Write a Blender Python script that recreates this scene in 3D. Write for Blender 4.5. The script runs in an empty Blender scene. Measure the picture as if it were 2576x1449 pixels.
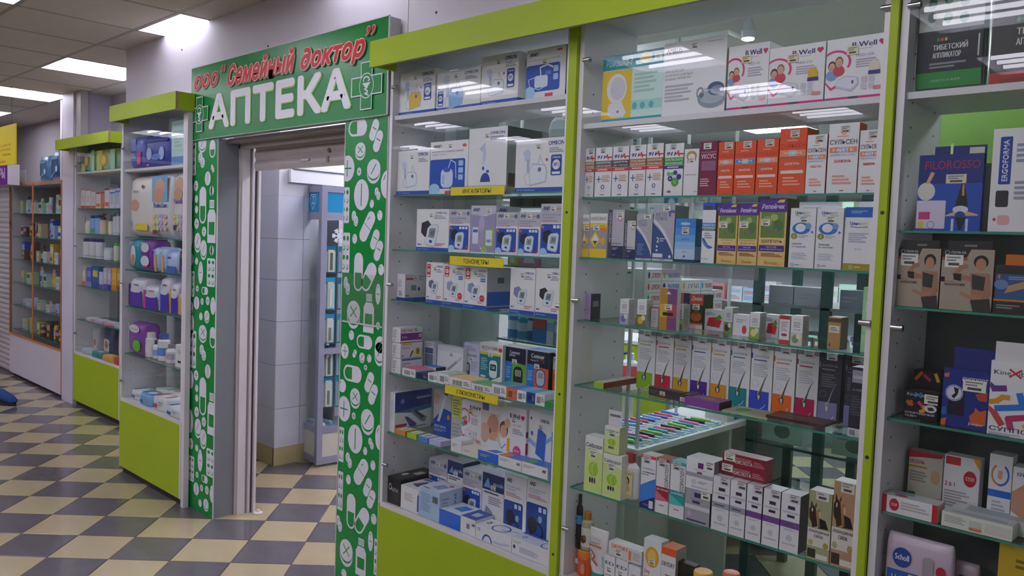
import bpy, math, random
from mathutils import Matrix, Vector
R_ = random.Random(7)
scene = bpy.context.scene
col = scene.collection

# ------------------------------------------------------------------ camera, light level
cam_d = bpy.data.cameras.new('camera')
cam = bpy.data.objects.new('camera', cam_d)
col.objects.link(cam)
cam_d.sensor_width = 36.0
cam_d.lens = 2027.07 / 2576 * 36
cam_d.clip_start = 0.05
cr, cu, cf = Vector((.7218, .6912, .0359)), Vector((-.0658, .0170, .9977)), Vector((-.6889, .7225, -.0578))
cam.matrix_world = Matrix(((cr.x, cu.x, -cf.x, 4.2954), (cr.y, cu.y, -cf.y, -2.109), (cr.z, cu.z, -cf.z, 1.6356), (0, 0, 0, 1)))
scene.camera = cam
scene.view_settings.view_transform = 'Standard'
scene.view_settings.look = 'None'
scene.view_settings.gamma = 1.0
scene.view_settings.use_curve_mapping = False
scene.view_settings.exposure = 1.35
scene.cycles.max_bounces = 10
scene.cycles.transparent_max_bounces = 24
scene.cycles.caustics_reflective = False
scene.cycles.caustics_refractive = False
world = bpy.data.worlds.new('world')
scene.world = world
world.use_nodes = True
world.node_tree.nodes['Background'].inputs[0].default_value = (.80, .82, .90, 1)
world.node_tree.nodes['Background'].inputs[1].default_value = 0.22
TUBE = 9.8          # brightness of the ceiling tubes

# ------------------------------------------------------------------ materials
def lin(h):
    h = h.lstrip('#')
    o = []
    for i in (0, 2, 4):
        c = int(h[i:i + 2], 16) / 255
        o.append(c / 12.92 if c <= .04045 else ((c + .055) / 1.055) ** 2.4)
    return (o[0], o[1], o[2], 1)
NAMED = dict(w='e4e2e4', navy='23397f', blue='2a5fc0', red='c8303c', black='1d1d22', grey='8d8d96', lgrey='b9b9c2', dgrey='4a4a52',
             lime='a5bf2a', green='1d9440', yellow='ecd42e', orange='ee6a2c', purple='5b3c9c', cream='e6d9b8', pink='e0408a', sky='7fb4e4',
             teal='1c8f98', skin='d8a183', brown='5a3e2c', lblue='a9c6ec', lav='bdb4dc', silver='a9a9ad', maroon='8c1f34', gold='d8a23a',
             lgreen='b8dc9c', mint='a8dccc', line='9a9aa8', bred='d8342c', tan='c8a06a', dgreen='10502c')
MATS = {}
def M(c, rough=.45, spec=.4, noise=0.0, scale=40, metal=0, bump=0.0):
    key = (c, rough, spec, noise, scale, metal, bump)
    if key in MATS: return MATS[key]
    m = bpy.data.materials.new('paint_' + str(len(MATS)))
    m.use_nodes = True
    nt = m.node_tree
    b = nt.nodes['Principled BSDF']
    L = lin(NAMED.get(c, c))
    b.inputs['Base Color'].default_value = L
    b.inputs['Roughness'].default_value = rough
    b.inputs['Specular IOR Level'].default_value = spec
    b.inputs['Metallic'].default_value = metal
    if noise or bump:
        tc = nt.nodes.new('ShaderNodeTexCoord')
        n = nt.nodes.new('ShaderNodeTexNoise')
        n.inputs['Scale'].default_value = scale
        n.inputs['Detail'].default_value = 5
        nt.links.new(tc.outputs['Object'], n.inputs['Vector'])
        if noise:
            r = nt.nodes.new('ShaderNodeMix'); r.data_type = 'RGBA'
            r.inputs['A'].default_value = tuple(v * (1 - noise) for v in L[:3]) + (1,)
            r.inputs['B'].default_value = tuple(min(1, v * (1 + noise)) for v in L[:3]) + (1,)
            nt.links.new(n.outputs['Fac'], r.inputs['Factor'])
            nt.links.new(r.outputs['Result'], b.inputs['Base Color'])
        if bump:
            bp = nt.nodes.new('ShaderNodeBump'); bp.inputs['Strength'].default_value = bump; bp.inputs['Distance'].default_value = .002
            nt.links.new(n.outputs['Fac'], bp.inputs['Height'])
            nt.links.new(bp.outputs['Normal'], b.inputs['Normal'])
    MATS[key] = m
    return m
def glass(tint, refl=1.45, rough=0.0, extra=0.0):
    key = ('glass', tint, refl, rough, extra)
    if key in MATS: return MATS[key]
    m = bpy.data.materials.new('clear_glass_' + str(len(MATS)))
    m.use_nodes = True
    nt = m.node_tree; nt.nodes.clear()
    o = nt.nodes.new('ShaderNodeOutputMaterial')
    t = nt.nodes.new('ShaderNodeBsdfTransparent'); t.inputs[0].default_value = tint + (1,)
    g = nt.nodes.new('ShaderNodeBsdfGlossy'); g.inputs['Roughness'].default_value = rough
    f0 = ((refl - 1) / (refl + 1)) ** 2 + extra
    lw = nt.nodes.new('ShaderNodeLayerWeight'); lw.inputs[0].default_value = .5
    pw = nt.nodes.new('ShaderNodeMath'); pw.operation = 'POWER'; pw.inputs[1].default_value = 5
    ma = nt.nodes.new('ShaderNodeMath'); ma.operation = 'MULTIPLY_ADD'; ma.inputs[1].default_value = 1 - f0; ma.inputs[2].default_value = f0
    mx = nt.nodes.new('ShaderNodeMixShader')
    nt.links.new(lw.outputs['Facing'], pw.inputs[0]); nt.links.new(pw.outputs[0], ma.inputs[0]); nt.links.new(ma.outputs[0], mx.inputs[0])
    nt.links.new(t.outputs[0], mx.inputs[1]); nt.links.new(g.outputs[0], mx.inputs[2])
    nt.links.new(mx.outputs[0], o.inputs[0])
    MATS[key] = m
    return m
def emit(c, s):
    key = ('emit', c, s)
    if key in MATS: return MATS[key]
    m = bpy.data.materials.new('light_' + str(len(MATS)))
    m.use_nodes = True
    nt = m.node_tree; nt.nodes.clear()
    o = nt.nodes.new('ShaderNodeOutputMaterial'); e = nt.nodes.new('ShaderNodeEmission')
    e.inputs[0].default_value = lin(c); e.inputs[1].default_value = s
    nt.links.new(e.outputs[0], o.inputs[0])
    MATS[key] = m
    return m
PANE = glass((.93, .955, .94), 1.42, 0, .0)
SHELFGLASS = glass((.93, .965, .95), 1.45)
EDGEGLASS = M('3f8a76', .25, .5)
CHROME = M('b8b8bc', .22, .5, metal=1)

# ------------------------------------------------------------------ mesh builder
FONT = {}
def glyphs(s, shear=0.0):
    k = (s, shear)
    if k in FONT: return FONT[k]
    c = bpy.data.curves.new('lettering', 'FONT')
    c.body = s; c.resolution_u = 2; c.shear = shear; c.space_character = 1.1 if shear > .3 else 1.0; c.fill_mode = 'FRONT'
    o = bpy.data.objects.new('lettering', c)
    me = bpy.data.meshes.new_from_object(o)
    V = [tuple(v.co) for v in me.vertices]
    F = [tuple(p.vertices) for p in me.polygons]
    bpy.data.objects.remove(o); bpy.data.curves.remove(c); bpy.data.meshes.remove(me)
    if not V: V = [(0, 0, 0), (1, 0, 0), (1, 1, 0)]; F = [(0, 1, 2)]
    x0 = min(v[0] for v in V); x1 = max(v[0] for v in V); y0 = min(v[1] for v in V); y1 = max(v[1] for v in V)
    FONT[k] = ([((v[0] - x0) / (x1 - x0), (v[1] - y0) / (y1 - y0)) for v in V], F)
    return FONT[k]
class B:
    """collects faces with materials; build() makes one mesh object of them"""
    def __init__(s): s.v = []; s.f = []; s.m = []; s.mats = []; s.sm = []
    def mi(s, m):
        if m not in s.mats: s.mats.append(m)
        return s.mats.index(m)
    def face(s, pts, m, smooth=False):
        n = len(s.v); s.v += [tuple(p) for p in pts]; s.f.append(tuple(range(n, n + len(pts)))); s.m.append(s.mi(m)); s.sm.append(smooth)
    def mesh(s, V, F, m, smooth=False):
        n = len(s.v); s.v += [tuple(p) for p in V]; k = s.mi(m)
        for f in F: s.f.append(tuple(i + n for i in f)); s.m.append(k); s.sm.append(smooth)
    def box(s, x0, x1, y0, y1, z0, z1, m, bevel=0.0):
        """m: one material, or dict with keys front back left right top bottom (and rest)"""
        g = (lambda k: m.get(k, m.get('rest'))) if isinstance(m, dict) else (lambda k: m)
        p = [(x0, y0, z0), (x1, y0, z0), (x1, y1, z0), (x0, y1, z0), (x0, y0, z1), (x1, y0, z1), (x1, y1, z1), (x0, y1, z1)]
        n = len(s.v); s.v += p
        for k, f in (('bottom', (0, 3, 2, 1)), ('top', (4, 5, 6, 7)), ('front', (0, 1, 5, 4)), ('right', (1, 2, 6, 5)), ('back', (2, 3, 7, 6)), ('left', (3, 0, 4, 7))):
            s.f.append(tuple(i + n for i in f)); s.m.append(s.mi(g(k))); s.sm.append(False)
        return s
    def tube(s, a, b, r0, m, r1=None, n=14, caps=True):
        a = Vector(a); b = Vector(b); r1 = r0 if r1 is None else r1
        d = (b - a).normalized(); u = d.orthogonal().normalized(); w = d.cross(u)
        V = []
        for c, r in ((a, r0), (b, r1)):
            for i in range(n):
                t = 2 * math.pi * i / n; V.append(c + u * (r * math.cos(t)) + w * (r * math.sin(t)))
        s.mesh(V, [(i, (i + 1) % n, n + (i + 1) % n, n + i) for i in range(n)], m, True)
        if caps: s.mesh(V, [tuple(range(n))[::-1], tuple(range(n, 2 * n))], m)
        return s
    def lathe(s, c, prof, m, n=20, sx=1, sy=1):
        """prof: list of (radius, z, optional material)"""
        V = []
        for q in prof:
            for i in range(n):
                t = 2 * math.pi * i / n; V.append((c[0] + q[0] * sx * math.cos(t), c[1] + q[0] * sy * math.sin(t), c[2] + q[1]))
        for j in range(len(prof) - 1):
            mm = prof[j][2] if len(prof[j]) > 2 else m
            s.mesh(V[j * n:(j + 2) * n], [(i, (i + 1) % n, n + (i + 1) % n, n + i) for i in range(n)], mm, True)
        s.mesh(V[-n:], [tuple(range(n))], prof[-1][2] if len(prof[-1]) > 2 else m)
        s.mesh(V[:n], [tuple(range(n))[::-1]], m)
        return s
    def build(s, name, parent=None, loc=(0, 0, 0), rz=0, rx=0, ry=0, bevel=0):
        me = bpy.data.meshes.new(name)
        me.from_pydata(s.v, [], s.f)
        for m in s.mats: me.materials.append(m)
        me.polygons.foreach_set('material_index', s.m)
        me.polygons.foreach_set('use_smooth', s.sm)
        me.update()
        o = bpy.data.objects.new(name, me)
        o.location = loc; o.rotation_euler = (rx, ry, rz)
        col.objects.link(o)
        if parent: o.parent = parent
        return o
def empty(name, loc=(0, 0, 0), rz=0):
    o = bpy.data.objects.new(name, None); o.empty_display_size = .1
    o.location = loc; o.rotation_euler = (0, 0, rz); col.objects.link(o)
    return o
def tag(o, label=None, cat=None, group=None, kind=None):
    if label: o['label'] = label
    if cat: o['category'] = cat
    if group: o['group'] = group
    if kind: o['kind'] = kind
    return o

class Face:
    """flat print laid on one rectangular face; u, v run 0..1 from its lower left corner"""
    def __init__(s, bld, o, du, dv, n):
        s.b = bld; s.o = Vector(o); s.du = Vector(du); s.dv = Vector(dv); s.n = Vector(n); s.k = 0
        s.W = s.du.length; s.H = s.dv.length
    def pt(s, u, v, h): return s.o + s.du * min(1, max(0, u)) + s.dv * min(1, max(0, v)) + s.n * h
    def up(s): s.k += 1; return .0002 + .00004 * s.k
    def r(s, u0, v0, u1, v1, c): h = s.up(); s.b.face([s.pt(u0, v0, h), s.pt(u1, v0, h), s.pt(u1, v1, h), s.pt(u0, v1, h)], M(c))
    def p(s, pts, c): h = s.up(); s.b.face([s.pt(u, v, h) for u, v in pts], M(c))
    def e(s, cu, cv, ru, rv, c, n=18, a0=0, a1=360):
        s.p([(cu + ru * math.cos(math.radians(a0 + (a1 - a0) * i / n)), cv + rv * math.sin(math.radians(a0 + (a1 - a0) * i / n))) for i in range(n + (0 if a1 - a0 == 360 else 1))], c)
    def ring(s, cu, cv, ru, rv, c, w=.15, n=24, a0=0, a1=360):
        h = s.up()
        for i in range(n):
            t0 = math.radians(a0 + (a1 - a0) * i / n); t1 = math.radians(a0 + (a1 - a0) * (i + 1) / n)
            q = [(k, t) for k, t in ((1, t0), (1, t1), (1 - w, t1), (1 - w, t0))]
            s.b.face([s.pt(cu + ru * k * math.cos(t), cv + rv * k * math.sin(t), h) for k, t in q], M(c))
    def rr(s, u0, v0, u1, v1, c, rad=.15):
        """rounded rectangle"""
        ru = rad * min(s.W * (u1 - u0), s.H * (v1 - v0)) / s.W; rv = ru * s.W / s.H; P = []
        for cx, cy, a in ((u1 - ru, v1 - rv, 0), (u0 + ru, v1 - rv, 90), (u0 + ru, v0 + rv, 180), (u1 - ru, v0 + rv, 270)):
            for i in range(5):
                t = math.radians(a + 22.5 * i); P.append((cx + ru * math.cos(t), cy + rv * math.sin(t)))
        s.p(P, c)
    def line(s, pts, wd, c):
        """stroke of width wd metres along pts"""
        h = s.up(); Q = [Vector((u * s.W, v * s.H)) for u, v in pts]
        for i in range(len(Q) - 1):
            d = (Q[i + 1] - Q[i]); d.normalize(); k = Vector((-d.y, d.x)) * wd / 2; e = d * wd * .3
            s.b.face([s.pt(q.x / s.W, q.y / s.H, h + .00001 * i) for q in (Q[i] - k - e, Q[i + 1] - k + e, Q[i + 1] + k + e, Q[i] + k - e)], M(c))
    def t(s, txt, u0, v0, u1, v1, c, bold=0.0, shear=0.0, rot=0):
        """lettering stretched into the box u0..u1, v0..v1; rot 90 reads upwards, 180 upside down; bold thickens the strokes"""
        V, F = glyphs(txt, shear)
        if bold:                                   # strokes thickened by laying the same letters side by side
            e = bold * ((v1 - v0) * s.H if rot != 90 else (u1 - u0) * s.W) / .72; du, dv = e / s.W, e / s.H
            sh = [(a * du, b * dv) for a, b in (((-1, 0), (1, 0)) if s.W < 1 else ((-1, 0), (1, 0), (0, 1), (0, -1), (.7, .7), (-.7, .7), (.7, -.7), (-.7, -.7)))]
            u0 += du; u1 -= du
            if s.W >= 1: v0 += dv; v1 -= dv
        else: sh = [(0, 0)]
        for su, sv in sh:
            h = s.up(); P = []
            for a, b in V:
                if rot == 90: a, b = 1 - b, a
                elif rot == 180: a, b = 1 - a, 1 - b
                P.append(s.pt(u0 + su + (u1 - u0) * a, v0 + sv + (v1 - v0) * b, h))
            s.b.mesh(P, F, M(c))
    def lines(s, u0, v0, u1, v1, n, c='line'):
        """rows of print too small to read"""
        for i in range(n):
            y = v1 - (v1 - v0) * (i + .5) / n; hh = (v1 - v0) / n * .28
            e = u1 - (u1 - u0) * (0, .18, .06, .35, .12)[(i + n) % 5]
            s.r(u0, y - hh, e, y + hh, c)
    def barcode(s, u0, v0, u1, v1):
        n = 9
        for i in range(n):
            a = u0 + (u1 - u0) * i / n
            s.r(a, v0, a + (u1 - u0) / n * (.35, .6, .45)[i % 3], v1, 'black')
    def sticker(s, u, v, wd=.026, ht=.018, c='e6e4da'):
        du, dv = wd / s.W, ht / s.H
        s.r(u, v, u + du, v + dv, c); s.lines(u + du * .1, v + dv * .45, u + du * .9, v + dv * .9, 2, '8a8a8a'); s.r(u + du * .2, v + dv * .14, u + du * .8, v + dv * .36, '55524e')
# ================================================================== the setting
LIME = M('9fb524', .5, .25, .05, 3)
WHITE = M('d9d6da', .4, .4, .03, 4)
PLASTIC = M('cfcbce', .35, .4)
FRAMEW = M('d2ccd0', .4, .35)

# ---- floor: laid squares, cream and slate, turned 45 degrees to the shop front
T0 = Vector((.4207, -.0003)); TU = Vector((.7111, .7031)) * .3; TV = Vector((-.7031, .7111)) * .3
GROUT = M('5b534c', .7, .2, .2, 60)
fl = B(); fl.box(-11, 7, -7, 7, -.06, -.004, GROUT)
floor = tag(fl.build('floor'), kind='structure')
TILEM = (M('a99a7b', .14, .5, .10, 7), M('5e5a5e', .13, .5, .16, 9))
def tile_mesh(m):
    g = .0022; b = B(); a = Vector((g, g)); P = []
    for e, z in ((g, -.0035), (g, -.0008), (g + .002, 0)):
        for s, t in ((e, e), (.3 - e, e), (.3 - e, .3 - e), (e, .3 - e)): P.append((s, t, z))
    F = [(8, 9, 10, 11)]
    for k in (0, 4):
        for i in range(4): F.append((k + i, k + (i + 1) % 4, k + 4 + (i + 1) % 4, k + 4 + i))
    b.mesh(P, F, m); return b
tm = []
for m in TILEM:
    o = tile_mesh(m).build('floor_tile'); tm.append(o.data); bpy.data.objects.remove(o)
ang = math.atan2(TU.y, TU.x)
shown, rest = [], []
cw = cam.matrix_world.translation
def seen(p, mx=1.08):
    d = Vector(p) - cw; z = d.dot(cf)
    return z > .4 and abs(d.dot(cr) / z) < .6354 * mx and abs(d.dot(cu) / z) < .3574 * mx
for c in range(-34, 26):
    for r in range(-26, 34):
        p = T0 + TU * c + TV * r
        if not (-10.5 < p.x < 6 and -6.2 < p.y < 6): continue
        q = p + TU * .5 + TV * .5
        d = (Vector((q.x, q.y, 0)) - cw).length
        hid = (q.x > 1.75 and q.y > -.15 and q.y < .7) or (q.x < -1.5 and q.y > .5) or (q.x < -.3 and -.0 < q.y < .6 and q.x > -1.2) or (q.x < -.9 and q.y > .6) or (q.y > .4 and q.x > .75)
        (shown if seen((q.x, q.y, 0)) and not hid else rest).append((d, c, r, p))
shown.sort(key=lambda k: k[0])
rest += shown[300:]; shown = shown[:300]
for d, c, r, p in shown:
    o = bpy.data.objects.new('floor_tile', tm[(c + r) % 2]); col.objects.link(o)
    o.location = (p.x, p.y, 0); o.rotation_euler.z = ang; o.parent = floor
b = B()
ca, sa = math.cos(ang), math.sin(ang)
for d, c, r, p in rest:
    src = tile_mesh(TILEM[(c + r) % 2])
    b.mesh([(p.x + x * ca - y * sa, p.y + x * sa + y * ca, z) for x, y, z in src.v], src.f, src.mats[0])
tag(b.build('floor_tiles_beyond', floor), kind='stuff')

# ---- ceiling: mineral fibre panels on a 62 x 64 cm grid, fluorescent lights in some of the bays
ZC = 2.84
CEILM = M('d0c8bc', .85, .15, .07, 22, bump=.15)
ce = B(); ce.box(-11, 7, -7, .6, ZC + .1, ZC + .14, M('3a3632', .8))
ceiling = tag(ce.build('ceiling'), kind='structure')
pan = B(); g = .005
pan.box(g, .62 - g, g, .64 - g, 0, .018, CEILM)
po = pan.build('ceiling_panel'); pd = po.data; bpy.data.objects.remove(po)
bar = B()
XL = [-.24 - .62 * k for k in range(-9, 17)]
YL = [.52 - .64 * k for k in range(0, 10)]
lamps = set()
for i, x in enumerate(XL):
    for j, y in enumerate(YL):
        k = i - 9
        if (k % 3) == 1 and j % 2 == 1 - 0: lamps.add((i, j))
for i, x in enumerate(XL[:-1]):
    for j, y in enumerate(YL[:-1]):
        x0, y0 = XL[i + 1], YL[j + 1]
        if (i - 9) % 3 == 0 and j % 2 == 0: continue          # a light sits here
        o = bpy.data.objects.new('ceiling_panel', pd); col.objects.link(o); o.location = (x0, y0, ZC); o.parent = ceiling
for x in XL: bar.box(x - .011, x + .011, YL[-1], YL[0], ZC - .002, ZC + .004, M('a8a29c', .6))
for y in YL: bar.box(XL[-1], XL[0], y - .011, y + .011, ZC - .0015, ZC + .0045, M('a8a29c', .6))
bar.build('ceiling_grid', ceiling)
ci = B(); ci.box(-1.4, 7, .6, 6.4, ZC - .02, ZC + .04, M('c9ccc8', .8)); ci.box(-11, -1.4, .53, 1.2, ZC + .001, ZC + .04, CEILM)
tag(ci.build('ceiling_shop'), kind='structure')

def ceiling_light(x0, y0, label, strength=TUBE, wx=.62, wy=.64):
    t = empty('ceiling_light', (x0, y0, ZC))
    tag(t, label, 'ceiling light', 'fluorescent lights in the ceiling')
    b = B(); w = M('dddde4', .3, .5)
    b.box(.012, wx - .012, .012, wy - .012, .075, .08, w)
    for a in ((.012, .016, .012, wy - .012), (wx - .016, wx - .012, .012, wy - .012), (.012, wx - .012, .012, .016), (.012, wx - .012, wy - .016, wy - .012)):
        b.box(*a, -.002, .075, w)
    b.build('tray', t)
    b = B()
    for k in range(3):
        yy = .012 + (wy - .024) * (k + 1) / 4
        b.face([(.016, yy, .03), (wx - .016, yy, .03), (wx - .016, yy + .02, .074), (.016, yy + .02, .074)], w)
        b.face([(.016, yy, .03), (wx - .016, yy, .03), (wx - .016, yy - .02, .074), (.016, yy - .02, .074)], w)
    b.build('reflector', t)
    for k in range(4):
        yy = .012 + (wy - .024) * (k + .5) / 4
        b = B(); b.tube((.045, yy, .035), (wx - .045, yy, .035), .013, emit('f1effc', strength), n=10)
        b.build('fluorescent_tube', t)
    return t
names = {-6: 'the shampoo cabinet', -3: 'the inhaler cabinet', 0: 'the pharmacy sign', 3: 'the lotion cabinet', 6: 'the orange-edged cabinet', 9: 'the shuttered stall'}
for i, x in enumerate(XL[:-1]):
    for j, y in enumerate(YL[:-1]):
        if (i - 9) % 3 == 0 and j % 2 == 0 and -7.2 < x < 4.5:
            ceiling_light(XL[i + 1], YL[j + 1], 'four-tube ceiling light %s %s' % (('against the wall above', 'in the second row out from', 'in the third row out from', 'in the fourth row out from', 'in the fifth row out from')[j // 2], names[i - 9]))
for x0, y0, lb in ((-.62, 1.3, 'over the brush stand'), (.3, 2.4, 'over the aisle behind the doorway'), (.95, .75, 'behind the taped post'), (1.8, 3.6, 'near the back wall rack'), (3.4, 2.6, 'over the glass counter'), (4.6, 1.2, 'behind the supports cabinet'), (.6, 4.4, 'before the back wall rack'), (2.6, 4.2, 'far behind the shampoo cabinet')):  # the light over the brush stand is added to brighten the doorway
    ceiling_light(x0, y0, 'four-tube ceiling light inside the pharmacy ' + lb, TUBE * 3.0).location.z = ZC - .105

# ---- walls
WALLM = M('cbc6cc', .6, .25, .03, 3)
w = B(); w.box(-1.45, 6, .062, .1, 2.405, ZC, M('8f8a8c', .6))
wf = tag(w.build('wall_front'), kind='structure')
for x0, x1 in ((-1.45, 1.568), (1.572, 3.9), (3.904, 6)):
    w = B(); w.box(x0, x1, .058, .066, 2.405, ZC - .001, WALLM); w.build('wall_board', wf)
w = B()
for x, z in ((.42, 2.60), (.83, 2.585), (1.75, 2.55), (2.02, 2.585), (2.3, 2.62), (-.6, 2.72), (1.02, 2.565)):
    w.tube((x, .058, z), (x, .0565, z), .006, M('4a4038', .7), n=10)
w.build('screw_head', wf)
w = B(); w.box(-3.64, -1.45, .75, .8, 2.2, ZC, M('cbc6cc', .6, .25, .04, 3)); w.box(-1.46, -1.45, .058, .75, 2.2, ZC, WALLM); w.box(-1.45, -.75, .3, .36, 0, ZC, WALLM)
tag(w.build('wall_left'), kind='structure')
w = B(); w.box(-3.93, -3.64, .425, .75, 0, ZC, M('c6c2d2', .45, .35, .03, 3)); w.box(-3.64, -3.5, .44, .5, 2.2, ZC, M('aaa6a6', .5))
tag(w.build('wall_pillar'), kind='structure')
w = B(); w.box(-11, -3.93, .98, 1.05, 0, ZC, M('b4aeb4', .6, .25, .04, 3)); w.box(-11, 6, -6.3, -6.2, 0, ZC, M('a7a3a0', .7, .2, .1, 2)); w.box(-11, -10.9, -6.2, 1, 0, ZC, M('a8a4a4', .7))
tag(w.build('wall_far'), kind='structure')
w = B(); w.box(-1.4, 6.5, 6.0, 6.1, 0, ZC, M('c9ccd0', .6)); w.box(6, 6.1, .3, 6, 0, ZC, M('c9ccd0', .6)); w.box(-1.5, -1.4, .36, 6.0, 0, ZC, M('c4c6cc', .6))
tag(w.build('wall_back'), kind='structure')
w = B(); w.box(1.56, 1.76, .43, .46, 0, ZC, M('d0d4d4', .5)); w.box(1.24, 1.56, .36, .46, 0, ZC, M('cdd0d0', .5))
tag(w.build('wall_partition'), kind='structure')

# ---- doorway: two printed posts, grey reveal, roller shutter and its guides
GREEN = M('128a3c', .25, .3)
GREYB = M('7c7e84', .4, .35, .04, 5)
def pill(F, kind, u, v, a, b, rot=0):
    """white printed drug shapes; u v centre, a b half sizes in metres"""
    W, H = F.W, F.H; c, s = math.cos(math.radians(rot)), math.sin(math.radians(rot))
    def q(x, y): return ((u + x * c - y * s) / W, (v + x * s + y * c) / H)
    def ell(x, y, rx, ry, n=20, a0=0, a1=360):
        return [q(x + rx * math.cos(math.radians(a0 + (a1 - a0) * i / n)), y + ry * math.sin(math.radians(a0 + (a1 - a0) * i / n))) for i in range(n + (a1 - a0 != 360))]
    def stroke(P, wd, colr): F.line([q(*p) for p in P], wd, colr)
    def clip(P): return [(min(1, max(0, x)), min(1, max(0, y))) for x, y in P]
    P = lambda pts, cc: F.p(clip(pts), cc)
    G = '128a3c'; Wt = 'dcdae4'
    wd = max(.004, a * .12)
    if kind == 'o': P(ell(0, 0, a, b), Wt); stroke([(-a * .55, b * .35), (-a * .3, b * .65)], wd, G)
    elif kind == 'plus':
        P(ell(0, 0, a, b), Wt); stroke([(-a * .55, 0), (a * .55, 0)], wd, G); stroke([(0, -b * .6), (0, b * .6)], wd, G)
    elif kind == 'slot': P(ell(0, 0, a, b), Wt); stroke([(0, -b * .7), (0, b * .7)], wd, G); 
    elif kind == 'bar': P(ell(0, 0, a, b), Wt); stroke([(-a * .5, 0), (a * .5, 0)], wd, G); stroke([(-a * .3, b * .6), (0, b * .75)], wd, G)
    elif kind in ('x', 'tab'):
        P(ell(0, -b * .38, a, b), Wt); P(ell(0, -b * .12, a * 1.0, b * .98), G); P(ell(0, 0, a, b * .92), Wt)
        if kind == 'x': stroke([(-a * .45, -b * .4), (a * .45, b * .4)], wd, G); stroke([(-a * .45, b * .4), (a * .45, -b * .4)], wd, G)
        else: stroke([(-a * .35, -b * .45), (a * .35, b * .45)], wd, G)
    elif kind == 'cap':      # capsule along local y, lower half hollow
        P(ell(0, b - a, a, a, 12, 0, 180) + ell(0, -b + a, a, a, 12, 180, 360), Wt)
        k = a * .74
        P([q(-k, -a * .1), q(k, -a * .1)] + ell(0, -b + a, k, k, 12, 0, -180)[0:], G)
    elif kind == 'caps':     # solid capsule with a joint
        P(ell(0, b - a, a, a, 12, 0, 180) + ell(0, -b + a, a, a, 12, 180, 360), Wt); stroke([(-a, 0), (a, 0)], wd * .8, G); stroke([(-a * .5, b * .35), (-a * .3, b * .6)], wd, G)
    elif kind == 'pair':
        for dx, dy in ((-a * .45, b * .3), (a * .45, -b * .12)):
            P(ell(dx, dy + b * .25, a * .52, a * .52, 12, 0, 180) + ell(dx, dy - b * .45, a * .52, a * .52, 12, 180, 360), G)
            P(ell(dx, dy + b * .22, a * .45, a * .45, 12, 0, 180) + ell(dx, dy - b * .4, a * .45, a * .45, 12, 180, 360), Wt); stroke([(dx - a * .25, dy), (dx + a * .25, dy)], wd * .8, G)
    elif kind == 'twin':
        for dx, dy in ((-a * .4, b * .45), (a * .15, -b * .15)):
            P(ell(dx, dy - b * .12, a * .62, b * .6), G); P(ell(dx, dy - b * .1, a * .55, b * .55), Wt); P(ell(dx, dy + b * .04, a * .55, b * .5), G); P(ell(dx, dy + b * .08, a * .52, b * .47), Wt); stroke([(dx - a * .15, dy - b * .15), (dx + a * .15, dy + b * .25)], wd * .7, G)
    elif kind == 'blis':
        k = .25 * a
        P(ell(a - k, b - k, k, k, 4, 0, 90) + ell(-a + k, b - k, k, k, 4, 90, 180) + ell(-a + k, -b + k, k, k, 4, 180, 270) + ell(a - k, -b + k, k, k, 4, 270, 360), Wt)
        for i in range(4):
            y = b * (.72 - .48 * i)
            for x in (-a * .45, a * .45):
                P(ell(x, y, a * .3, b * .13, 12), G); P(ell(x - a * .04, y + b * .02, a * .2, b * .09, 10), Wt if i % 2 else G)
    elif kind == 'bot':
        P([q(-a * .55, b * .62), q(a * .55, b * .62), q(a * .55, b), q(-a * .55, b)], Wt)
        for i in range(4): stroke([(-a * .36 + a * .24 * i, b * .68), (-a * .36 + a * .24 * i, b * .94)], wd * .7, G)
        P([q(-a, -b), q(a, -b), q(a, b * .3), q(a * .6, b * .56), q(-a * .6, b * .56), q(-a, b * .3)], Wt)
        P([q(-a * .7, -b * .62), q(a * .7, -b * .62), q(a * .7, -b * .02), q(-a * .7, -b * .02)], G)
    elif kind == 'plus0': pass
def post(x0, x1, label, shapes, reveal):
    t = empty('door_post', (x0, 0, 0)); tag(t, label, 'post', 'green printed posts of the doorway')
    w_ = x1 - x0
    b = B(); b.box(0, w_, 0, .125, 0, 2.145, {'front': GREEN, 'rest': GREYB}); b.build('panel', t)
    b = B(); b.box(-.004, .0005, -.0015, .004, 0, 2.145, PLASTIC); b.box(w_ - .0005, w_ + .003, -.0015, .004, 0, 2.145, PLASTIC); b.build('edge_strip', t)
    b = B(); F = Face(b, (0, 0, 0), (w_, 0, 0), (0, 0, 2.145), (0, -1, 0))
    for s in shapes: F.k = 0; pill(F, *s)
    b.build('drug_print', t)
    return t
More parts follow.
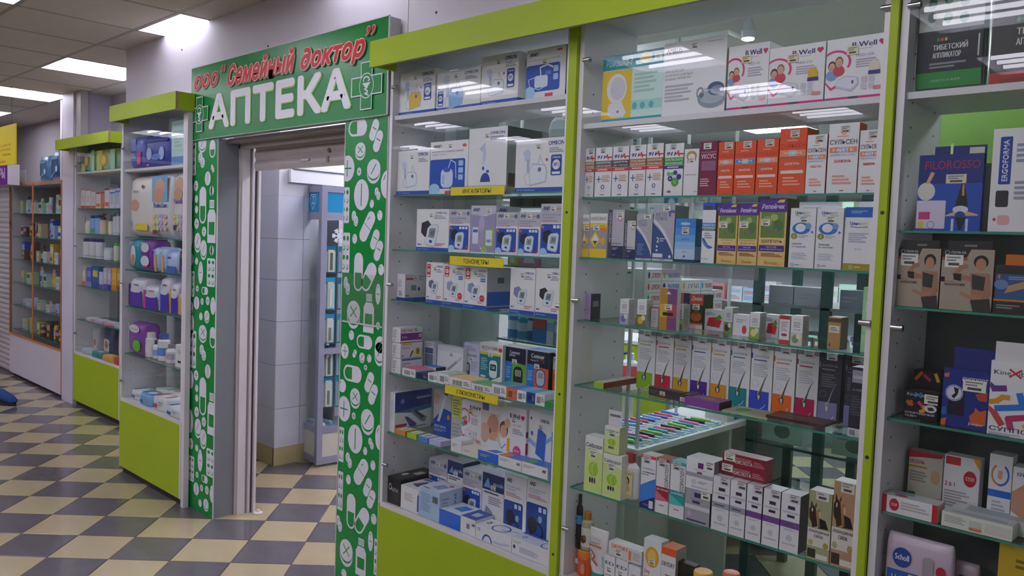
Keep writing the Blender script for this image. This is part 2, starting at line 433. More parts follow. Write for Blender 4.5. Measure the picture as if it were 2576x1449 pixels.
SHAPES_R = [('cap',0.09,2.111,0.037,0.069,-90), ('pair',0.226,2.068,0.053,0.078,-25), ('x',0.114,2.014,0.038,0.034), ('plus',0.018,1.935,0.055,0.058), ('plus',0.109,1.918,0.016,0.018), ('tab',0.215,1.926,0.048,0.046), ('slot',0.13,1.816,0.055,0.068), ('o',0.313,1.857,0.045,0.06), ('blis',0.011,1.771,0.03,0.08), ('twin',0.25,1.816,0.025,0.03), ('o',0.208,1.776,0.015,0.018), ('twin',0.09,1.708,0.03,0.038), ('caps',0.179,1.677,0.03,0.075,-35), ('o',0.267,1.726,0.018,0.022), ('o',0.088,1.622,0.018,0.022), ('blis',0.022,1.558,0.03,0.09), ('pair',0.25,1.598,0.05,0.075,-25), ('cap',0.122,1.476,0.033,0.085), ('cap',0.199,1.458,0.035,0.07,-35), ('o',0.286,1.494,0.02,0.024), ('twin',0.04,1.405,0.03,0.045), ('bar',0.269,1.388,0.018,0.045), ('x',0.093,1.296,0.05,0.055), ('bot',0.206,1.299,0.038,0.085), ('plus',0.275,1.251,0.014,0.017), ('o',0.081,1.19,0.02,0.022), ('cap',0.179,1.17,0.03,0.057,-90), ('tab',0.29,1.14,0.035,0.045), ('tab',0.293,1.171,0.035,0.04), ('plus',0.033,1.113,0.03,0.035), ('caps',0.109,1.11,0.012,0.02,-30), ('tab',0.165,1.103,0.02,0.02), ('o',0.218,1.102,0.016,0.018), ('cap',0.096,1.018,0.037,0.069,-90), ('plus',0.193,1.059,0.012,0.012), ('pair',0.237,0.973,0.053,0.078,-25), ('o',0.019,0.952,0.03,0.03), ('x',0.121,0.919,0.038,0.04), ('plus',0.037,0.849,0.05,0.058), ('plus',0.114,0.83,0.014,0.016), ('tab',0.217,0.832,0.048,0.05), ('slot',0.129,0.728,0.055,0.065), ('o',0.306,0.77,0.03,0.055), ('twin',0.25,0.728,0.025,0.027), ('o',0.206,0.689,0.015,0.018), ('blis',0.023,0.682,0.02,0.08), ('twin',0.088,0.618,0.03,0.038), ('caps',0.178,0.589,0.032,0.07,-35), ('o',0.265,0.638,0.018,0.022), ('o',0.085,0.533,0.018,0.022), ('blis',0.024,0.467,0.02,0.09), ('pair',0.244,0.509,0.05,0.072,-25), ('cap',0.111,0.394,0.033,0.08), ('cap',0.193,0.372,0.035,0.07,-35), ('o',0.281,0.403,0.02,0.024), ('twin',0.024,0.309,0.03,0.04), ('bar',0.262,0.299,0.018,0.045), ('x',0.082,0.205,0.05,0.055), ('bot',0.194,0.206,0.038,0.085), ('o',0.068,0.093,0.02,0.02), ('blis',0.31,0.241,0.02,0.08)]
SHAPES_L = [('tab',0.121,2.131,0.05,0.04), ('cap',0.246,2.091,0.035,0.05), ('blis',-0.002,2.044,0.045,0.095), ('twin',0.12,2.03,0.05,0.05), ('twin',0.254,1.979,0.025,0.025), ('slot',0.193,1.928,0.035,0.04), ('plus',0.046,1.889,0.028,0.03), ('o',-0.022,1.848,0.035,0.07), ('cap',0.137,1.778,0.042,0.105), ('cap',0.244,1.858,0.03,0.025,-90), ('bot',0.249,1.686,0.05,0.12), ('o',0.056,1.814,0.02,0.022), ('o',0.058,1.753,0.02,0.022), ('plus',0.062,1.672,0.028,0.03), ('plus',0.157,1.628,0.026,0.028), ('slot',-0.018,1.598,0.035,0.07), ('tab',0.078,1.574,0.04,0.05), ('tab',0.154,1.534,0.04,0.05), ('cap',0.254,1.524,0.03,0.025,-90), ('plus',-0.001,1.464,0.03,0.035), ('o',0.068,1.456,0.02,0.02), ('bar',0.121,1.392,0.03,0.065), ('blis',0.249,1.399,0.05,0.08), ('blis',0.009,1.321,0.035,0.075), ('plus',0.082,1.298,0.018,0.018), ('cap',0.176,1.291,0.022,0.04,-90), ('slot',0.075,1.214,0.035,0.038), ('plus',0.145,1.228,0.018,0.02), ('plus',0.214,1.237,0.022,0.025), ('o',0.278,1.213,0.03,0.05), ('tab',0.003,1.189,0.03,0.03), ('o',0.132,1.141,0.022,0.022), ('tab',0.206,1.152,0.032,0.032), ('tab',0.012,1.096,0.035,0.05), ('x',0.158,1.052,0.05,0.045), ('cap',0.281,1.034,0.035,0.06), ('blis',0.032,0.939,0.045,0.11), ('twin',0.169,0.93,0.05,0.05), ('slot',0.227,0.835,0.035,0.04), ('plus',0.082,0.792,0.028,0.03), ('o',0.014,0.758,0.035,0.055), ('cap',0.169,0.682,0.042,0.11), ('o',0.091,0.717,0.02,0.022), ('o',0.093,0.66,0.02,0.022), ('plus',0.095,0.579,0.028,0.03), ('plus',0.187,0.537,0.026,0.028), ('bot',0.278,0.598,0.045,0.12), ('slot',0.014,0.509,0.035,0.07), ('tab',0.114,0.496,0.04,0.05), ('tab',0.183,0.446,0.04,0.05), ('plus',0.025,0.378,0.03,0.033), ('o',0.102,0.367,0.02,0.02), ('bar',0.147,0.303,0.03,0.065), ('blis',0.275,0.316,0.05,0.08), ('blis',0.036,0.231,0.035,0.075), ('plus',0.111,0.211,0.018,0.018), ('cap',0.206,0.207,0.022,0.04,-90), ('slot',0.102,0.125,0.035,0.038), ('plus',0.17,0.146,0.018,0.02), ('plus',0.237,0.149,0.022,0.025), ('o',0.154,0.053,0.022,0.022), ('tab',0.228,0.067,0.032,0.032), ('o',0.303,0.142,0.03,0.05)]
post(-.31, 0, 'green post printed with white pills beside the narrow baby-care cabinet', SHAPES_L, 1)
pr = post(1.22, 1.53, 'green post printed with white pills and a clear patch of tape', SHAPES_R, 0)
tape = glass((.95, .99, .95), 1.5, .4, .10)
b = B(); b.face([(.012, -.0045, 1.252), (.309, -.0045, 1.252), (.309, -.0045, 1.468), (.012, -.0045, 1.468)], tape); b.box(.012, .309, -.0045, -.004, 1.244, 1.252, M('b9c4bb', .4)); b.build('tape_patch', pr)

# sign over the doorway
sg = empty('shop_sign', (-.36, 0, 2.15)); tag(sg, 'green pharmacy signboard with large white letters and red script over the doorway', 'sign')
b = B(); b.box(.045, 1.89, -.010, -.0065, 0, .41, {'front': M('12843a', .27, .3), 'rest': M('a9a7ab', .35)}); b.build('board', sg)
b = B(); b.box(.06, 1.889, -.0065, .052, .002, .408, M('a9a7ab', .35, .4, metal=.3)); b.build('casing', sg)
b = B(); b.box(.043, 1.893, -.0115, -.006, .408, .4125, PLASTIC); b.box(1.888, 1.8935, -.0115, -.006, -.001, .412, PLASTIC); b.box(.045, 1.89, -.0115, -.006, -.003, .002, M('7fae86', .4)); b.build('edge_trim', sg)
b = B(); F = Face(b, (0, -.010, 0), (1.89, 0, 0), (0, 0, .41), (0, -1, 0))
sx = lambda x: (x + .36) / 1.89
sz = lambda z: (z - 2.15) / .41
F.t('АПТЕКА', sx(-.082), sz(2.192), sx(1.282), sz(2.380), '0a5a26', .05)
F.t('АПТЕКА', sx(-.088), sz(2.195), sx(1.277), sz(2.384), '6fbf2e', .05)
F.t('АПТЕКА', sx(-.094), sz(2.199), sx(1.268), sz(2.388), 'e6e4ec', .042)
def script(txt, x0, z0, x1, z1):
    for dx, dz, c, bo in ((.007, -.006, '0c4a24', .055), (0, 0, 'f0c8b8', .06), (0, 0, 'd01f2c', .03)):
        k = .003 if bo > .05 else 0
        F.t(txt, sx(x0 + dx - k), sz(z0 + dz - k), sx(x1 + dx + k), sz(z1 + dz + k), c, bo, .32)
script('ооо', -.275, 2.432, .015, 2.512)
script('“', .045, 2.50, .10, 2.535)
script('Семейный', .125, 2.412, .80, 2.530)
script('∂октор', .855, 2.388, 1.37, 2.512)
script('”', 1.375, 2.498, 1.44, 2.535)
def cross(cx, cz, s):
    a = .037 * s; L = .112 * s; H = .103 * s
    def ring(a, L, H, c): F.p([(sx(cx + x), sz(cz + z)) for x, z in ((-a, H), (-a, a), (-L, a), (-L, -a), (-a, -a), (-a, -H), (a, -H), (a, -a), (L, -a), (L, a), (a, a), (a, H))], c)
    ring(a + .005, L, H, 'dcdae4'); ring(a, L - .006, H - .005, '12843a')
    F.ring(sx(cx), sz(cz), .052 / 1.89, .055 / .41, 'dcdae4', .07)
    F.p([(sx(cx + x), sz(cz + z)) for x, z in ((-.03, .012), (.03, .012), (.012, -.004), (.004, -.008), (-.004, -.008), (-.012, -.004))], 'dcdae4')
    F.line([(sx(cx + x), sz(cz + z)) for x, z in ((-.022, .02), (-.018, .033), (-.004, .038), (.014, .034), (.022, .024), (.012, .018))], .006, 'dcdae4')
    F.line([(sx(cx + x), sz(cz + z)) for x, z in ((.008, -.008), (-.012, -.014), (.010, -.024), (.008, -.03), (-.010, -.033), (.016, -.042))], .006, 'dcdae4')
cross(1.388, 2.284, 1); cross(-.198, 2.290, .96)
b.build('sign_lettering', sg)

# roller shutter rolled up in the doorway
sh = empty('roller_shutter', (0, .2, 2.16)); tag(sh, 'white roller shutter, rolled up, its lowest slats hanging under the sign', 'shutter')
SHM = M('bdb6b4', .4, .4, .08, 12)
for k, (z0, z1) in enumerate(((2.10, 2.155), (2.044, 2.098), (1.982, 2.042))):
    b = B(); n = 6; P = []
    for i in range(n + 1):
        t = i / n; z = z0 + .004 + (z1 - z0 - .008) * t; y = -.008 * math.sin(math.pi * t); P.append((y, z - 2.16))
    for i in range(n): b.face([(.05, P[i][0], P[i][1]), (1.19, P[i][0], P[i][1]), (1.19, P[i + 1][0], P[i + 1][1]), (.05, P[i + 1][0], P[i + 1][1])], SHM, True)
    b.box(.05, 1.19, .001, .012, z0 - 2.16, z1 - 2.16, SHM); b.build('slat', sh)
b = B(); b.box(.55, .62, -.014, -.009, -.145, -.135, CHROME); b.build('latch', sh)
b = B(); b.tube((.80, -.012, -.1), (.80, 0, -.1), .012, M('7a6040', .5), n=10); b.build('keyhole', sh)
b = B(); b.box(.78, .80, -.013, 0, -.16, -.13, M('8a8480', .5)); b.build('hook', sh)
for x0, s in ((0, 1), (1.22, -1)):
    g_ = empty('shutter_guide', (x0, .125, 0)); tag(g_, 'white vertical guide rail of the roller shutter ' + ('beside the grey door reveal' if s > 0 else 'behind the taped green post'), 'guide rail', 'roller shutter rails')
    b = B(); b.box(min(0, .012 * s), max(0, .012 * s), 0, .012, 0, 2.15, M('c2bab6', .4)); b.box(min(0, .022 * s), max(0, .022 * s), .012, .058, 0, 2.15, FRAMEW); b.box(min(0, .015 * s), max(0, .015 * s), .058, .072, 0, 2.15, M('a59d9a', .4)); b.box(min(0, .03 * s), max(0, .03 * s), .072, .086, 0, 2.15, FRAMEW); b.build('channel', g_)
    b = B(); b.box(min(.005 * s, .03 * s), max(.005 * s, .03 * s), .088, .105, 0, 2.0, M('4d4a4a', .5)); b.box(min(.03 * s, .05 * s), max(.03 * s, .05 * s), .098, .112, 0, 2.0, FRAMEW); b.build('shaded_gap_channel', g_)  # dark strip painted for the shade in the gap, then the white channel
b = B(); b.box(0, 1.22, .06, .19, 2.125, 2.149, M('9a9290', .5)); b.box(0, 1.22, .125, .15, 2.1, 2.15, M('a89f9b', .5))
tag(b.build('trim_1'), kind='structure')
b = B(); b.lathe((.075, .24, 0.001), [(.028, 0), (.026, .006), (.012, .012), (.01, .02), (.004, .022)], M('c8c2b8', .3)); tag(b.build('floor_bolt'), 'small metal floor bolt at the foot of the shutter rail', 'bolt')

# ---- display cabinets of the shop front
TOPZ = 2.400
BACKG = glass((.80, .90, .86), 1.4)
def holes(b, x, y0s, z0, z1, s):
    z = z0
    while z < z1:
        for y in y0s: b.tube((x, y, z), (x + .0006 * s, y, z), .0028, M('4a4744', .8), n=8)
        z += .032 * 1.9
def cabinet(label, x0, x1, yo, wz, glasses, left_green, right_green, knobs, ribs=1, zb=.487):
    """x0..x1 outside width; yo front plane; wz wooden shelf height; glasses heights of glass shelves"""
    w = x1 - x0
    t = empty('display_cabinet', (x0, yo, 0)); tag(t, label, 'display cabinet', 'glass-fronted pharmacy cabinets')
    s = .018
    b = B(); b.box(0, s, .002, .30, zb, TOPZ, WHITE); holes(b, s, (.06, .24), .62, 2.2, 1); b.build('side_panel', t)
    b = B(); b.box(w - s, w, .002, .30, zb, TOPZ, WHITE); b.build('side_panel', t)
    b = B(); b.box(s, w - s, .01, .30, TOPZ - .018, TOPZ, WHITE); b.build('top_board', t)
    b = B(); b.box(0, w, .012, .30, zb - .018, zb, WHITE); b.box(0, w, 0, .012, zb - .014, zb + .006, PLASTIC); b.build('bottom_board', t)
    b = B(); b.box(.006, w - .018, -.002, .010, .045, zb - .014, LIME); b.box(w - .018, w, -.002, .01, .045, zb, PLASTIC); b.box(0, .006, -.002, .01, .03, zb, LIME); b.build('base_panel', t)
    b = B(); b.box(.01, w - .01, .02, .03, 0, .05, M('2e2a28', .6)); b.build('plinth', t)
    if left_green: b = B(); b.box(-.001, left_green, -.010, .002, zb, TOPZ, LIME); b.build('green_strip', t)
    if right_green:
        b = B(); b.box(w, w + right_green, -.012, .006, .03, TOPZ, LIME)
        for z in (.56, 1.12, 1.74): b.tube((w + right_green * .5, -.012, z), (w + right_green * .5, -.0126, z), .005, M('3a3020', .6), n=10)
        b.build('green_strip', t)
    b = B(); b.box(s, w - s, .014, .292, wz - .017, wz, WHITE); b.build('wood_shelf', t)
    for z in glasses:
        b = B(); b.box(s + .001, w - s - .001, .02, .285, z - .006, z, {'top': SHELFGLASS, 'bottom': SHELFGLASS, 'rest': EDGEGLASS}); b.build('glass_shelf', t)
    b = B(); b.face([(s * .5, .004, zb + .008), (w - .004, .004, zb + .008), (w - .004, .004, TOPZ - .004), (s * .5, .004, TOPZ - .004)], PANE); dr = b.build('glass_door', t)
    for kx, kz in knobs:
        b = B(); b.tube((kx - x0 - .012, -.002, kz), (kx - x0 + .014, -.002, kz), .0075, CHROME); b.tube((kx - x0 + .012, -.002, kz), (kx - x0 + .017, -.002, kz), .0085, CHROME); b.build('hinge_pin', dr)
    b = B(); b.face([(s, .296, zb), (w - s, .296, zb), (w - s, .296, TOPZ - .02), (s, .296, TOPZ - .02)], BACKG); b.build('glass_back', t)
    return t
cabinet('glass cabinet of inhalers and blood pressure monitors beside the taped green post', 1.535, 2.521, 0, 2.144, (1.814, 1.584, 1.370, 1.055, .797), 0, .034, [(1.566, 2.26), (1.57, 1.434), (1.57, .66), (2.512, 1.42)])
cabinet('glass cabinet of shampoos and hair products in the middle of the right-hand run', 2.557, 3.554, 0, 2.036, (1.793, 1.591, 1.377, 1.156, .803), 0, .02, [(2.588, 2.243), (2.582, 1.445), (2.580, .66), (3.532, 1.46), (3.54, 2.25)])
cabinet('glass cabinet of supports and massage applicators at the end of the run', 3.577, 4.577, 0, 2.038, (1.698, 1.508, 1.224, .983), 0, .02, [(3.604, 2.245), (3.61, 1.455)])
cabinet('narrow glass cabinet of nappies and wet wipes left of the doorway', -1.25, -.318, -.045, 2.015, (1.575, 1.360, 1.118, .804), 0, 0, [(-1.225, 2.15), (-1.225, 1.27), (-1.225, .62)], zb=.50)
cabinet('white-backed cabinet of lotions and bottles beyond the narrow cabinet', -3.63, -2.545, .435, 2.115, (1.792, 1.567, 1.348, 1.096, .79), 0, 0, [(-3.60, 2.17), (-3.60, 1.45), (-3.60, .66)])
b = B(); b.box(-.3175, -.280, -.044, -.0135, 0, 2.39, FRAMEW)
tag(b.build('trim_2'), kind='structure')
for x0, x1, yo in ((2.541, 2.5565, 0), (3.5745, 3.5765, 0)): pass

def cornice(label, x0, x1, yo, z0, z1):
    t = empty('cornice', (x0, yo, z0)); tag(t, label, 'cornice', 'lime green cornices above the cabinets')
    w = x1 - x0; h = z1 - z0; e = M('9a8468', .6)
    b = B(); b.box(0, w, -.112, -.095, 0, h, {'front': LIME, 'bottom': M('a89a88', .5), 'top': e, 'left': e, 'right': e, 'back': LIME}); b.build('front_board', t)
    b = B(); b.box(.018, .034, -.095, 0, 0, h, LIME); b.build('return_board', t)
    b = B(); b.box(w - .018, w - .0, -.095, 0, 0, h, LIME); b.build('return_board', t)
    b = B(); b.box(.03, w - .018, -.095, .06, h - .016, h - .004, M('bdb9bb', .5)); b.build('cover_board', t)
cornice('long lime green cornice above the cabinets right of the doorway', 1.54, 4.6, 0, 2.325, 2.43)
cornice('short lime green cornice above the narrow cabinet left of the doorway', -1.25, -.262, -.012, 2.312, 2.412)
cornice('lime green cornice above the cabinet of lotions and bottles', -3.79, -2.52, .435, 2.31, 2.40)
for i, (x, y) in enumerate(((-3.0, .55), (2.9, .15), (2.2, .15))): pass

# yellow shelf labels and the clear holders they slide in
def shelf_label(label, txt, x0, x1, z0, z1, tilt=0):
    t = empty('shelf_label', ((x0 + x1) / 2, .016, z0)); tag(t, label, 'label', 'yellow shelf labels')
    w = x1 - x0; h = z1 - z0
    b = B(); b.box(-w / 2, w / 2, -.0016, 0, 0, h, M('e8d226', .45)); b.build('card', t)
    b = B(); F = Face(b, (-w / 2, -.0016, 0), (w, 0, 0), (0, 0, h), (0, -1, 0)); k = .5 * len(txt) * .085
    F.t(txt, .5 - k * .62, .22, .5 + k * .62, .76, '2a2814', .015); b.build('lettering', t)
    b = B(); b.box(-w / 2 - .012, w / 2 + .03, .0008, .0016, -.004, h + .004, glass((.88, .9, .92), 1.5, .05, .05)); b.build('holder', t)
shelf_label('yellow shelf label for inhalers on the uppermost glass shelf', 'ИНГАЛЯТОРЫ', 1.920, 2.214, 1.806, 1.838)
shelf_label('yellow shelf label for blood pressure monitors', 'ТОНОМЕТРЫ', 1.927, 2.222, 1.536, 1.570)
shelf_label('yellow shelf label for glucose meters', 'ГЛЮКОМЕТРЫ', 1.923, 2.219, 1.025, 1.058)
b = B(); b.box(2.91, 3.23, .012, .0135, 1.550, 1.586, glass((.78, .8, .84), 1.5, .2, .25)); tag(b.build('label_holder'), 'empty clear plastic label holder under the shelf of dandruff shampoos', 'label holder')

# ---- tiled column, air duct and brush display inside the doorway
w = B(); w.box(-1.39, -.735, .806, 1.06, 0, 1.896, M('7c6a60', .7)); w.box(-1.39, -.733, .804, 1.062, 1.896, ZC - .02, M('c9c7d0', .55)); w.box(-.86, -.76, 1.06, 5.99, 0, ZC - .02, M('c9cacf', .6))
colm = tag(w.build('wall_column'), kind='structure')
ZR = (.125, .403, .712, 1.018, 1.308, 1.596, 1.896)
TW = M('cfcfdc', .12, .5)
for i in range(6):
    for x0, x1 in ((-1.03, -.735), (-1.33, -1.032)):
        b = B(); b.box(x0 + .0014, x1 - .0014, .80, .807, ZR[i] + .0014, ZR[i + 1] - .0014, TW); b.build('wall_tile', colm)
    for y0, y1 in ((.80, 1.0), (1.0, 1.062)):
        b = B(); b.box(-.736, -.729, y0 + .0014, y1 - .0014, ZR[i] + .0014, ZR[i + 1] - .0014, TW); b.build('wall_tile', colm)
w = B(); w.box(-1.35, -.731, .798, .81, 0, .125, M('b8a878', .3, .4, .2, 12)); w.box(-.74, -.727, .798, 1.07, 0, .125, M('b8a878', .3, .4, .2, 12))
tag(w.build('baseboard_column'), kind='structure')
w = B(); w.box(-.76, -.70, .875, 3.2, 1.990, 2.078, M('d6d6da', .4)); w.box(-.76, -.695, .9, 3.2, 2.078, 2.086, M('4a504c', .5))
tag(w.build('cable_duct'), 'white rectangular cable duct running along the wall inside', 'duct')

cs = empty('display_stand', (-.50, 1.0, 0), math.radians(-7)); tag(cs, 'grey glazed floor stand hung with packaged brushes inside the doorway', 'display stand')
GF = M('8e8fa4', .4, .4)
W_, D_, H_ = .34, .42, 1.975
for x, y in ((-W_, 0), (-.042, 0), (-.042, D_ - .042), (-W_, D_ - .042)):
    b = B(); b.box(x, x + .042, y, y + .042, .02, H_, GF); b.build('corner_post', cs)
for z0, z1 in ((.02, .07), (.24, .28), (1.74, 1.79), (1.93, 1.975)):
    b = B(); b.box(-W_ + .042, -.042, .006, .03, z0, z1, GF); b.box(-.03, -.006, .042, D_ - .042, z0, z1, GF); b.build('rail', cs)
b = B(); b.box(-.03, -.006, .042, D_ - .042, .80, .84, GF); b.build('rail', cs)
b = B(); b.box(-W_ + .042, -.042, .012, .02, .07, .24, M('c8c4b8', .5)); b.box(-.02, -.012, .042, D_ - .042, .07, .24, M('c8c4b8', .5)); b.build('base_panel', cs)
b = B(); b.box(-W_ + .042, -.042, .012, .02, 1.79, 1.93, M('1688bc', .35)); b.box(-.02, -.012, .042, D_ - .042, 1.79, 1.93, M('1688bc', .35))
hp = b.build('header_panel', cs)
b = B(); F = Face(b, (-W_ + .042, .012, 1.79), (W_ - .084, 0, 0), (0, 0, .14), (0, -1, 0))
F.line([(.37, .88), (.66, .88), (.66, .5), (.515, .14), (.37, .5), (.37, .88)], .005, 'cfe4f0'); F.t('Z', .45, .42, .59, .80, 'cfe4f0'); b.build('shield_emblem', hp)
b = B(); b.face([(-W_ + .042, .016, .28), (-.042, .016, .28), (-.042, .016, 1.74), (-W_ + .042, .016, 1.74)], PANE); b.face([(-.016, .042, .28), (-.016, D_ - .042, .28), (-.016, D_ - .042, 1.74), (-.016, .042, 1.74)], PANE); b.build('glass_pane', cs)
def mesh_panel():
    m = bpy.data.materials.new('perforated_metal'); m.use_nodes = True; nt = m.node_tree; bs = nt.nodes['Principled BSDF']
    v = nt.nodes.new('ShaderNodeTexVoronoi'); v.inputs['Scale'].default_value = 90; v.inputs['Randomness'].default_value = 0
    tc = nt.nodes.new('ShaderNodeTexCoord'); r = nt.nodes.new('ShaderNodeValToRGB'); r.color_ramp.elements[0].position = .35; r.color_ramp.elements[1].position = .42
    r.color_ramp.elements[0].color = (.05, .055, .06, 1); r.color_ramp.elements[1].color = (.20, .21, .23, 1)
    nt.links.new(tc.outputs['Object'], v.inputs['Vector']); nt.links.new(v.outputs['Distance'], r.inputs[0]); nt.links.new(r.outputs[0], bs.inputs['Base Color']); bs.inputs['Roughness'].default_value = .5
    return m
MP = mesh_panel()
b = B(); b.box(-W_ + .02, -.075, .16, .168, .28, 1.74, MP); b.box(-.20, -.06, D_ - .03, D_ - .022, .28, 1.74, MP); b.box(-W_ + .02, -.02, .02, D_ - .02, .27, .282, M('7f8ea0', .3)); b.build('perforated_back', cs)
b = B(); b.lathe((-.02, .075, .775), [(.012, 0), (.014, .006), (.012, .014)], CHROME, 12); b.lathe((-.02, .075, .86), [(.012, 0), (.014, .006), (.012, .014)], CHROME, 12); b.build('lock', cs)
b = B(); F = Face(b, (-.0155, .05, 1.42), (0, .30, 0), (0, 0, .30), (1, 0, 0))
for k in range(6):
    t = math.radians(60 * k); F.line([(.3, .7), (.3 + .16 * math.cos(t), .7 + .16 * math.sin(t))], .011, 'dcdce8')
    for q in (.09, .13):
        for s in (-1, 1):
            F.line([(.3 + q * math.cos(t), .7 + q * math.sin(t)), (.3 + q * math.cos(t) + .05 * math.cos(t + s * 1), .7 + q * math.sin(t) + .05 * math.sin(t + s * 1))], .008, 'dcdce8')
b.build('snowflake_sticker', cs)
CARD = [('1f7fae', 'd8dad2'), ('2a90b8', 'c8d4c8'), ('1a6c96', 'e0d8c4')]
def brush_pack(lx, ly, lz, w, h, rot, k, label):
    """hanging card with a clear blister; lx, ly, lz in the stand's own axes"""
    t = empty('brush_pack', cs.matrix_basis @ Vector((lx, ly, lz)), math.radians(-7 + rot)); tag(t, label, 'brush pack', 'packaged brushes hanging in the grey stand')
    c1, c2 = CARD[k % 3]
    b = B(); b.box(0, w, 0, .002, 0, h, M(c1)); b.box(.004, w - .004, -.0006, 0, .01, h * .8, M('a9cbd8', .4)); b.build('card', t)
    b = B(); s = (.3, .22, .34)[k % 3]
    b.box(w * .25, w * .8, -.014, -.001, h * .05, h * .86, M(c2, .3)); b.box(w * .42, w * .62, -.019, -.014, h * .12, h * (.55 + .1 * (k % 3)), M(('8a8476', 'e8e4d8', '5c6a6a')[k % 3], .4)); b.build('brush', t)
cs_mat = bpy.context.view_layer.update()
n_ = 0
for z, hh in ((1.42, .24), (1.13, .25), (.90, .22), (.62, .25)):
    pass
rows = [(1.36, .20, 'beneath the snowflake'), (1.10, .24, 'above the lock, second row'), (.86, .22, 'in the middle row'), (.62, .22, 'just above the lower door'), (.40, .24, 'in the bottom row')]
for ri, (z, hh, wh) in enumerate(rows):
    for k in range(2 if ri < 4 else 1):
        brush_pack(-.265 + .115 * k, .145, z, .09, hh, 0, n_, 'blue brush pack behind the shield-marked side, ' + wh); n_ += 1
    for k in range(3):
        brush_pack(-.062, .06 + .105 * k, z + .005, .085, hh * .96, 90, n_, 'blue brush pack behind the locking door, ' + wh); n_ += 1
for k, (x, y) in enumerate(((-.29, .04), (-.17, .10), (-.15, .045))):
    b = B(); b.box(0, .11, 0, .03, 0, .018, M(('dfe6ea', '7fb0d0', 'e6e2da')[k], .3)); b.box(.01, .1, .004, .026, .018, .024, M('b8ccd8', .3))
    o = b.build('brush_pack', None, cs.matrix_basis @ Vector((x, y, .283)), math.radians((20, 8, -4)[k])); tag(o, ('white', 'blue', 'cream')[k] + ' flat brush pack lying on the floor of the stand', 'brush pack', 'brush packs lying in the grey stand')
# ================================================================== goods: cartons with their print
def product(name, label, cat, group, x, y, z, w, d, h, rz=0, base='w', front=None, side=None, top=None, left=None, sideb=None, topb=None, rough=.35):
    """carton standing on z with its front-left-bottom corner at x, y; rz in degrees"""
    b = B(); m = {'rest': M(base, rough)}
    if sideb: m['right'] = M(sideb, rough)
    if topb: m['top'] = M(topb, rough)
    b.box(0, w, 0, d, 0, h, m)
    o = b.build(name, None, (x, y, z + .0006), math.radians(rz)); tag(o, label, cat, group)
    p = B()
    if front: front(Face(p, (0, 0, 0), (w, 0, 0), (0, 0, h), (0, -1, 0)))
    if side: side(Face(p, (w, 0, 0), (0, d, 0), (0, 0, h), (1, 0, 0)))
    if left: left(Face(p, (0, d, 0), (0, -d, 0), (0, 0, h), (-1, 0, 0)))
    if top: top(Face(p, (0, 0, h), (w, 0, 0), (0, d, 0), (0, 0, 1)))
    if p.f: p.build('print', o)
    LASTBOX[:] = [o]
    return o
LASTBOX = []
# ---- small pictures
def bpm(F, cx, cy, s, cuff='2c2c34', body='d8dce8', scr='8a9a94', tilt=.25, btn='2a3f8c'):
    a = s; bb = s * F.W / F.H
    F.p([(cx - a * 1.0, cy + bb * .1), (cx - a * .95, cy + bb * .75), (cx - a * .3, cy + bb * .95), (cx + a * .1, cy + bb * .6), (cx - a * .1, cy - bb * .1), (cx - a * .6, cy - bb * .2)], cuff)
    q = lambda u, v: (cx + a * (u + tilt * v), cy + bb * v)
    F.p([q(-.3, -.75), q(.55, -.9), q(.72, -.7), q(.72, .5), q(.5, .7), q(-.2, .62), q(-.42, .4), q(-.42, -.55)], 'b2b6c6'); F.p([q(-.3, -.68), q(.5, -.82), q(.64, -.65), q(.64, .48), q(.45, .65), q(-.18, .58), q(-.38, .38), q(-.38, -.5)], body)
    F.p([q(-.2, -.2), q(.45, -.28), q(.45, .42), q(-.2, .42)], scr); F.t('88', cx - .02 * a, cy - .1 * bb, cx + .42 * a, cy + .3 * bb, '3a4440', 0, .2)
    F.p([q(0, -.55), q(.3, -.6), q(.3, -.42), q(0, -.38)], btn)
def neb(F, cx, cy, s, body='dfe2ea', mask='c4cfe6', acc='b0b4c4'):
    a = s; bb = s * F.W / F.H
    q = lambda u, v: (cx + a * u, cy + bb * v)
    F.p([q(-.9, 1.0), q(-.6, 1.15), q(-.35, .95), q(-.4, .6), q(-.75, .5)], mask); F.p([q(-.62, .6), q(-.42, .6), q(-.45, -.1), q(-.6, -.1)], 'aeb8d0')
    F.line([q(-.5, -.1), q(-.8, -.3), q(-.6, -.7), q(-.1, -.75)], .002, acc)
    F.p([q(-.35, -.8), q(.75, -.62), q(.85, -.1), q(.7, .3), q(-.2, .38), q(-.42, .05)], acc); F.p([q(-.33, -.72), q(.7, -.56), q(.78, -.1), q(.64, .26), q(-.18, .32), q(-.38, .03)], body)
    F.e(cx + a * .3, cy + bb * .05, a * .12, bb * .12, '6a6f80'); F.line([q(.2, .3), q(.3, .8), q(.55, .3)], .0025, acc)
def people(F, cx, cy, s, n=2, hair=('4a342a', '8a6a4a')):
    bb = s * F.W / F.H
    for i in range(n):
        x = cx + s * .9 * (i - (n - 1) / 2); y = cy + bb * .5 * (i % 2)
        F.e(x, y - bb * 1.1, s * .75, bb * .7, ('7f9cc8', 'c9485a', '8a8f98')[i % 3]); F.e(x, y + bb * .08, s * .52, bb * .68, hair[i % 2]); F.e(x, y - bb * .06, s * .42, bb * .55, 'd8a88c')
        F.r(x - s * .2, y - bb * .12 + bb * .1, x - s * .08, y + bb * .04, '4a3430'); F.r(x + s * .08, y - bb * .02, x + s * .2, y + bb * .04, '4a3430'); F.e(x, y - bb * .3, s * .12, bb * .05, 'b0605a')
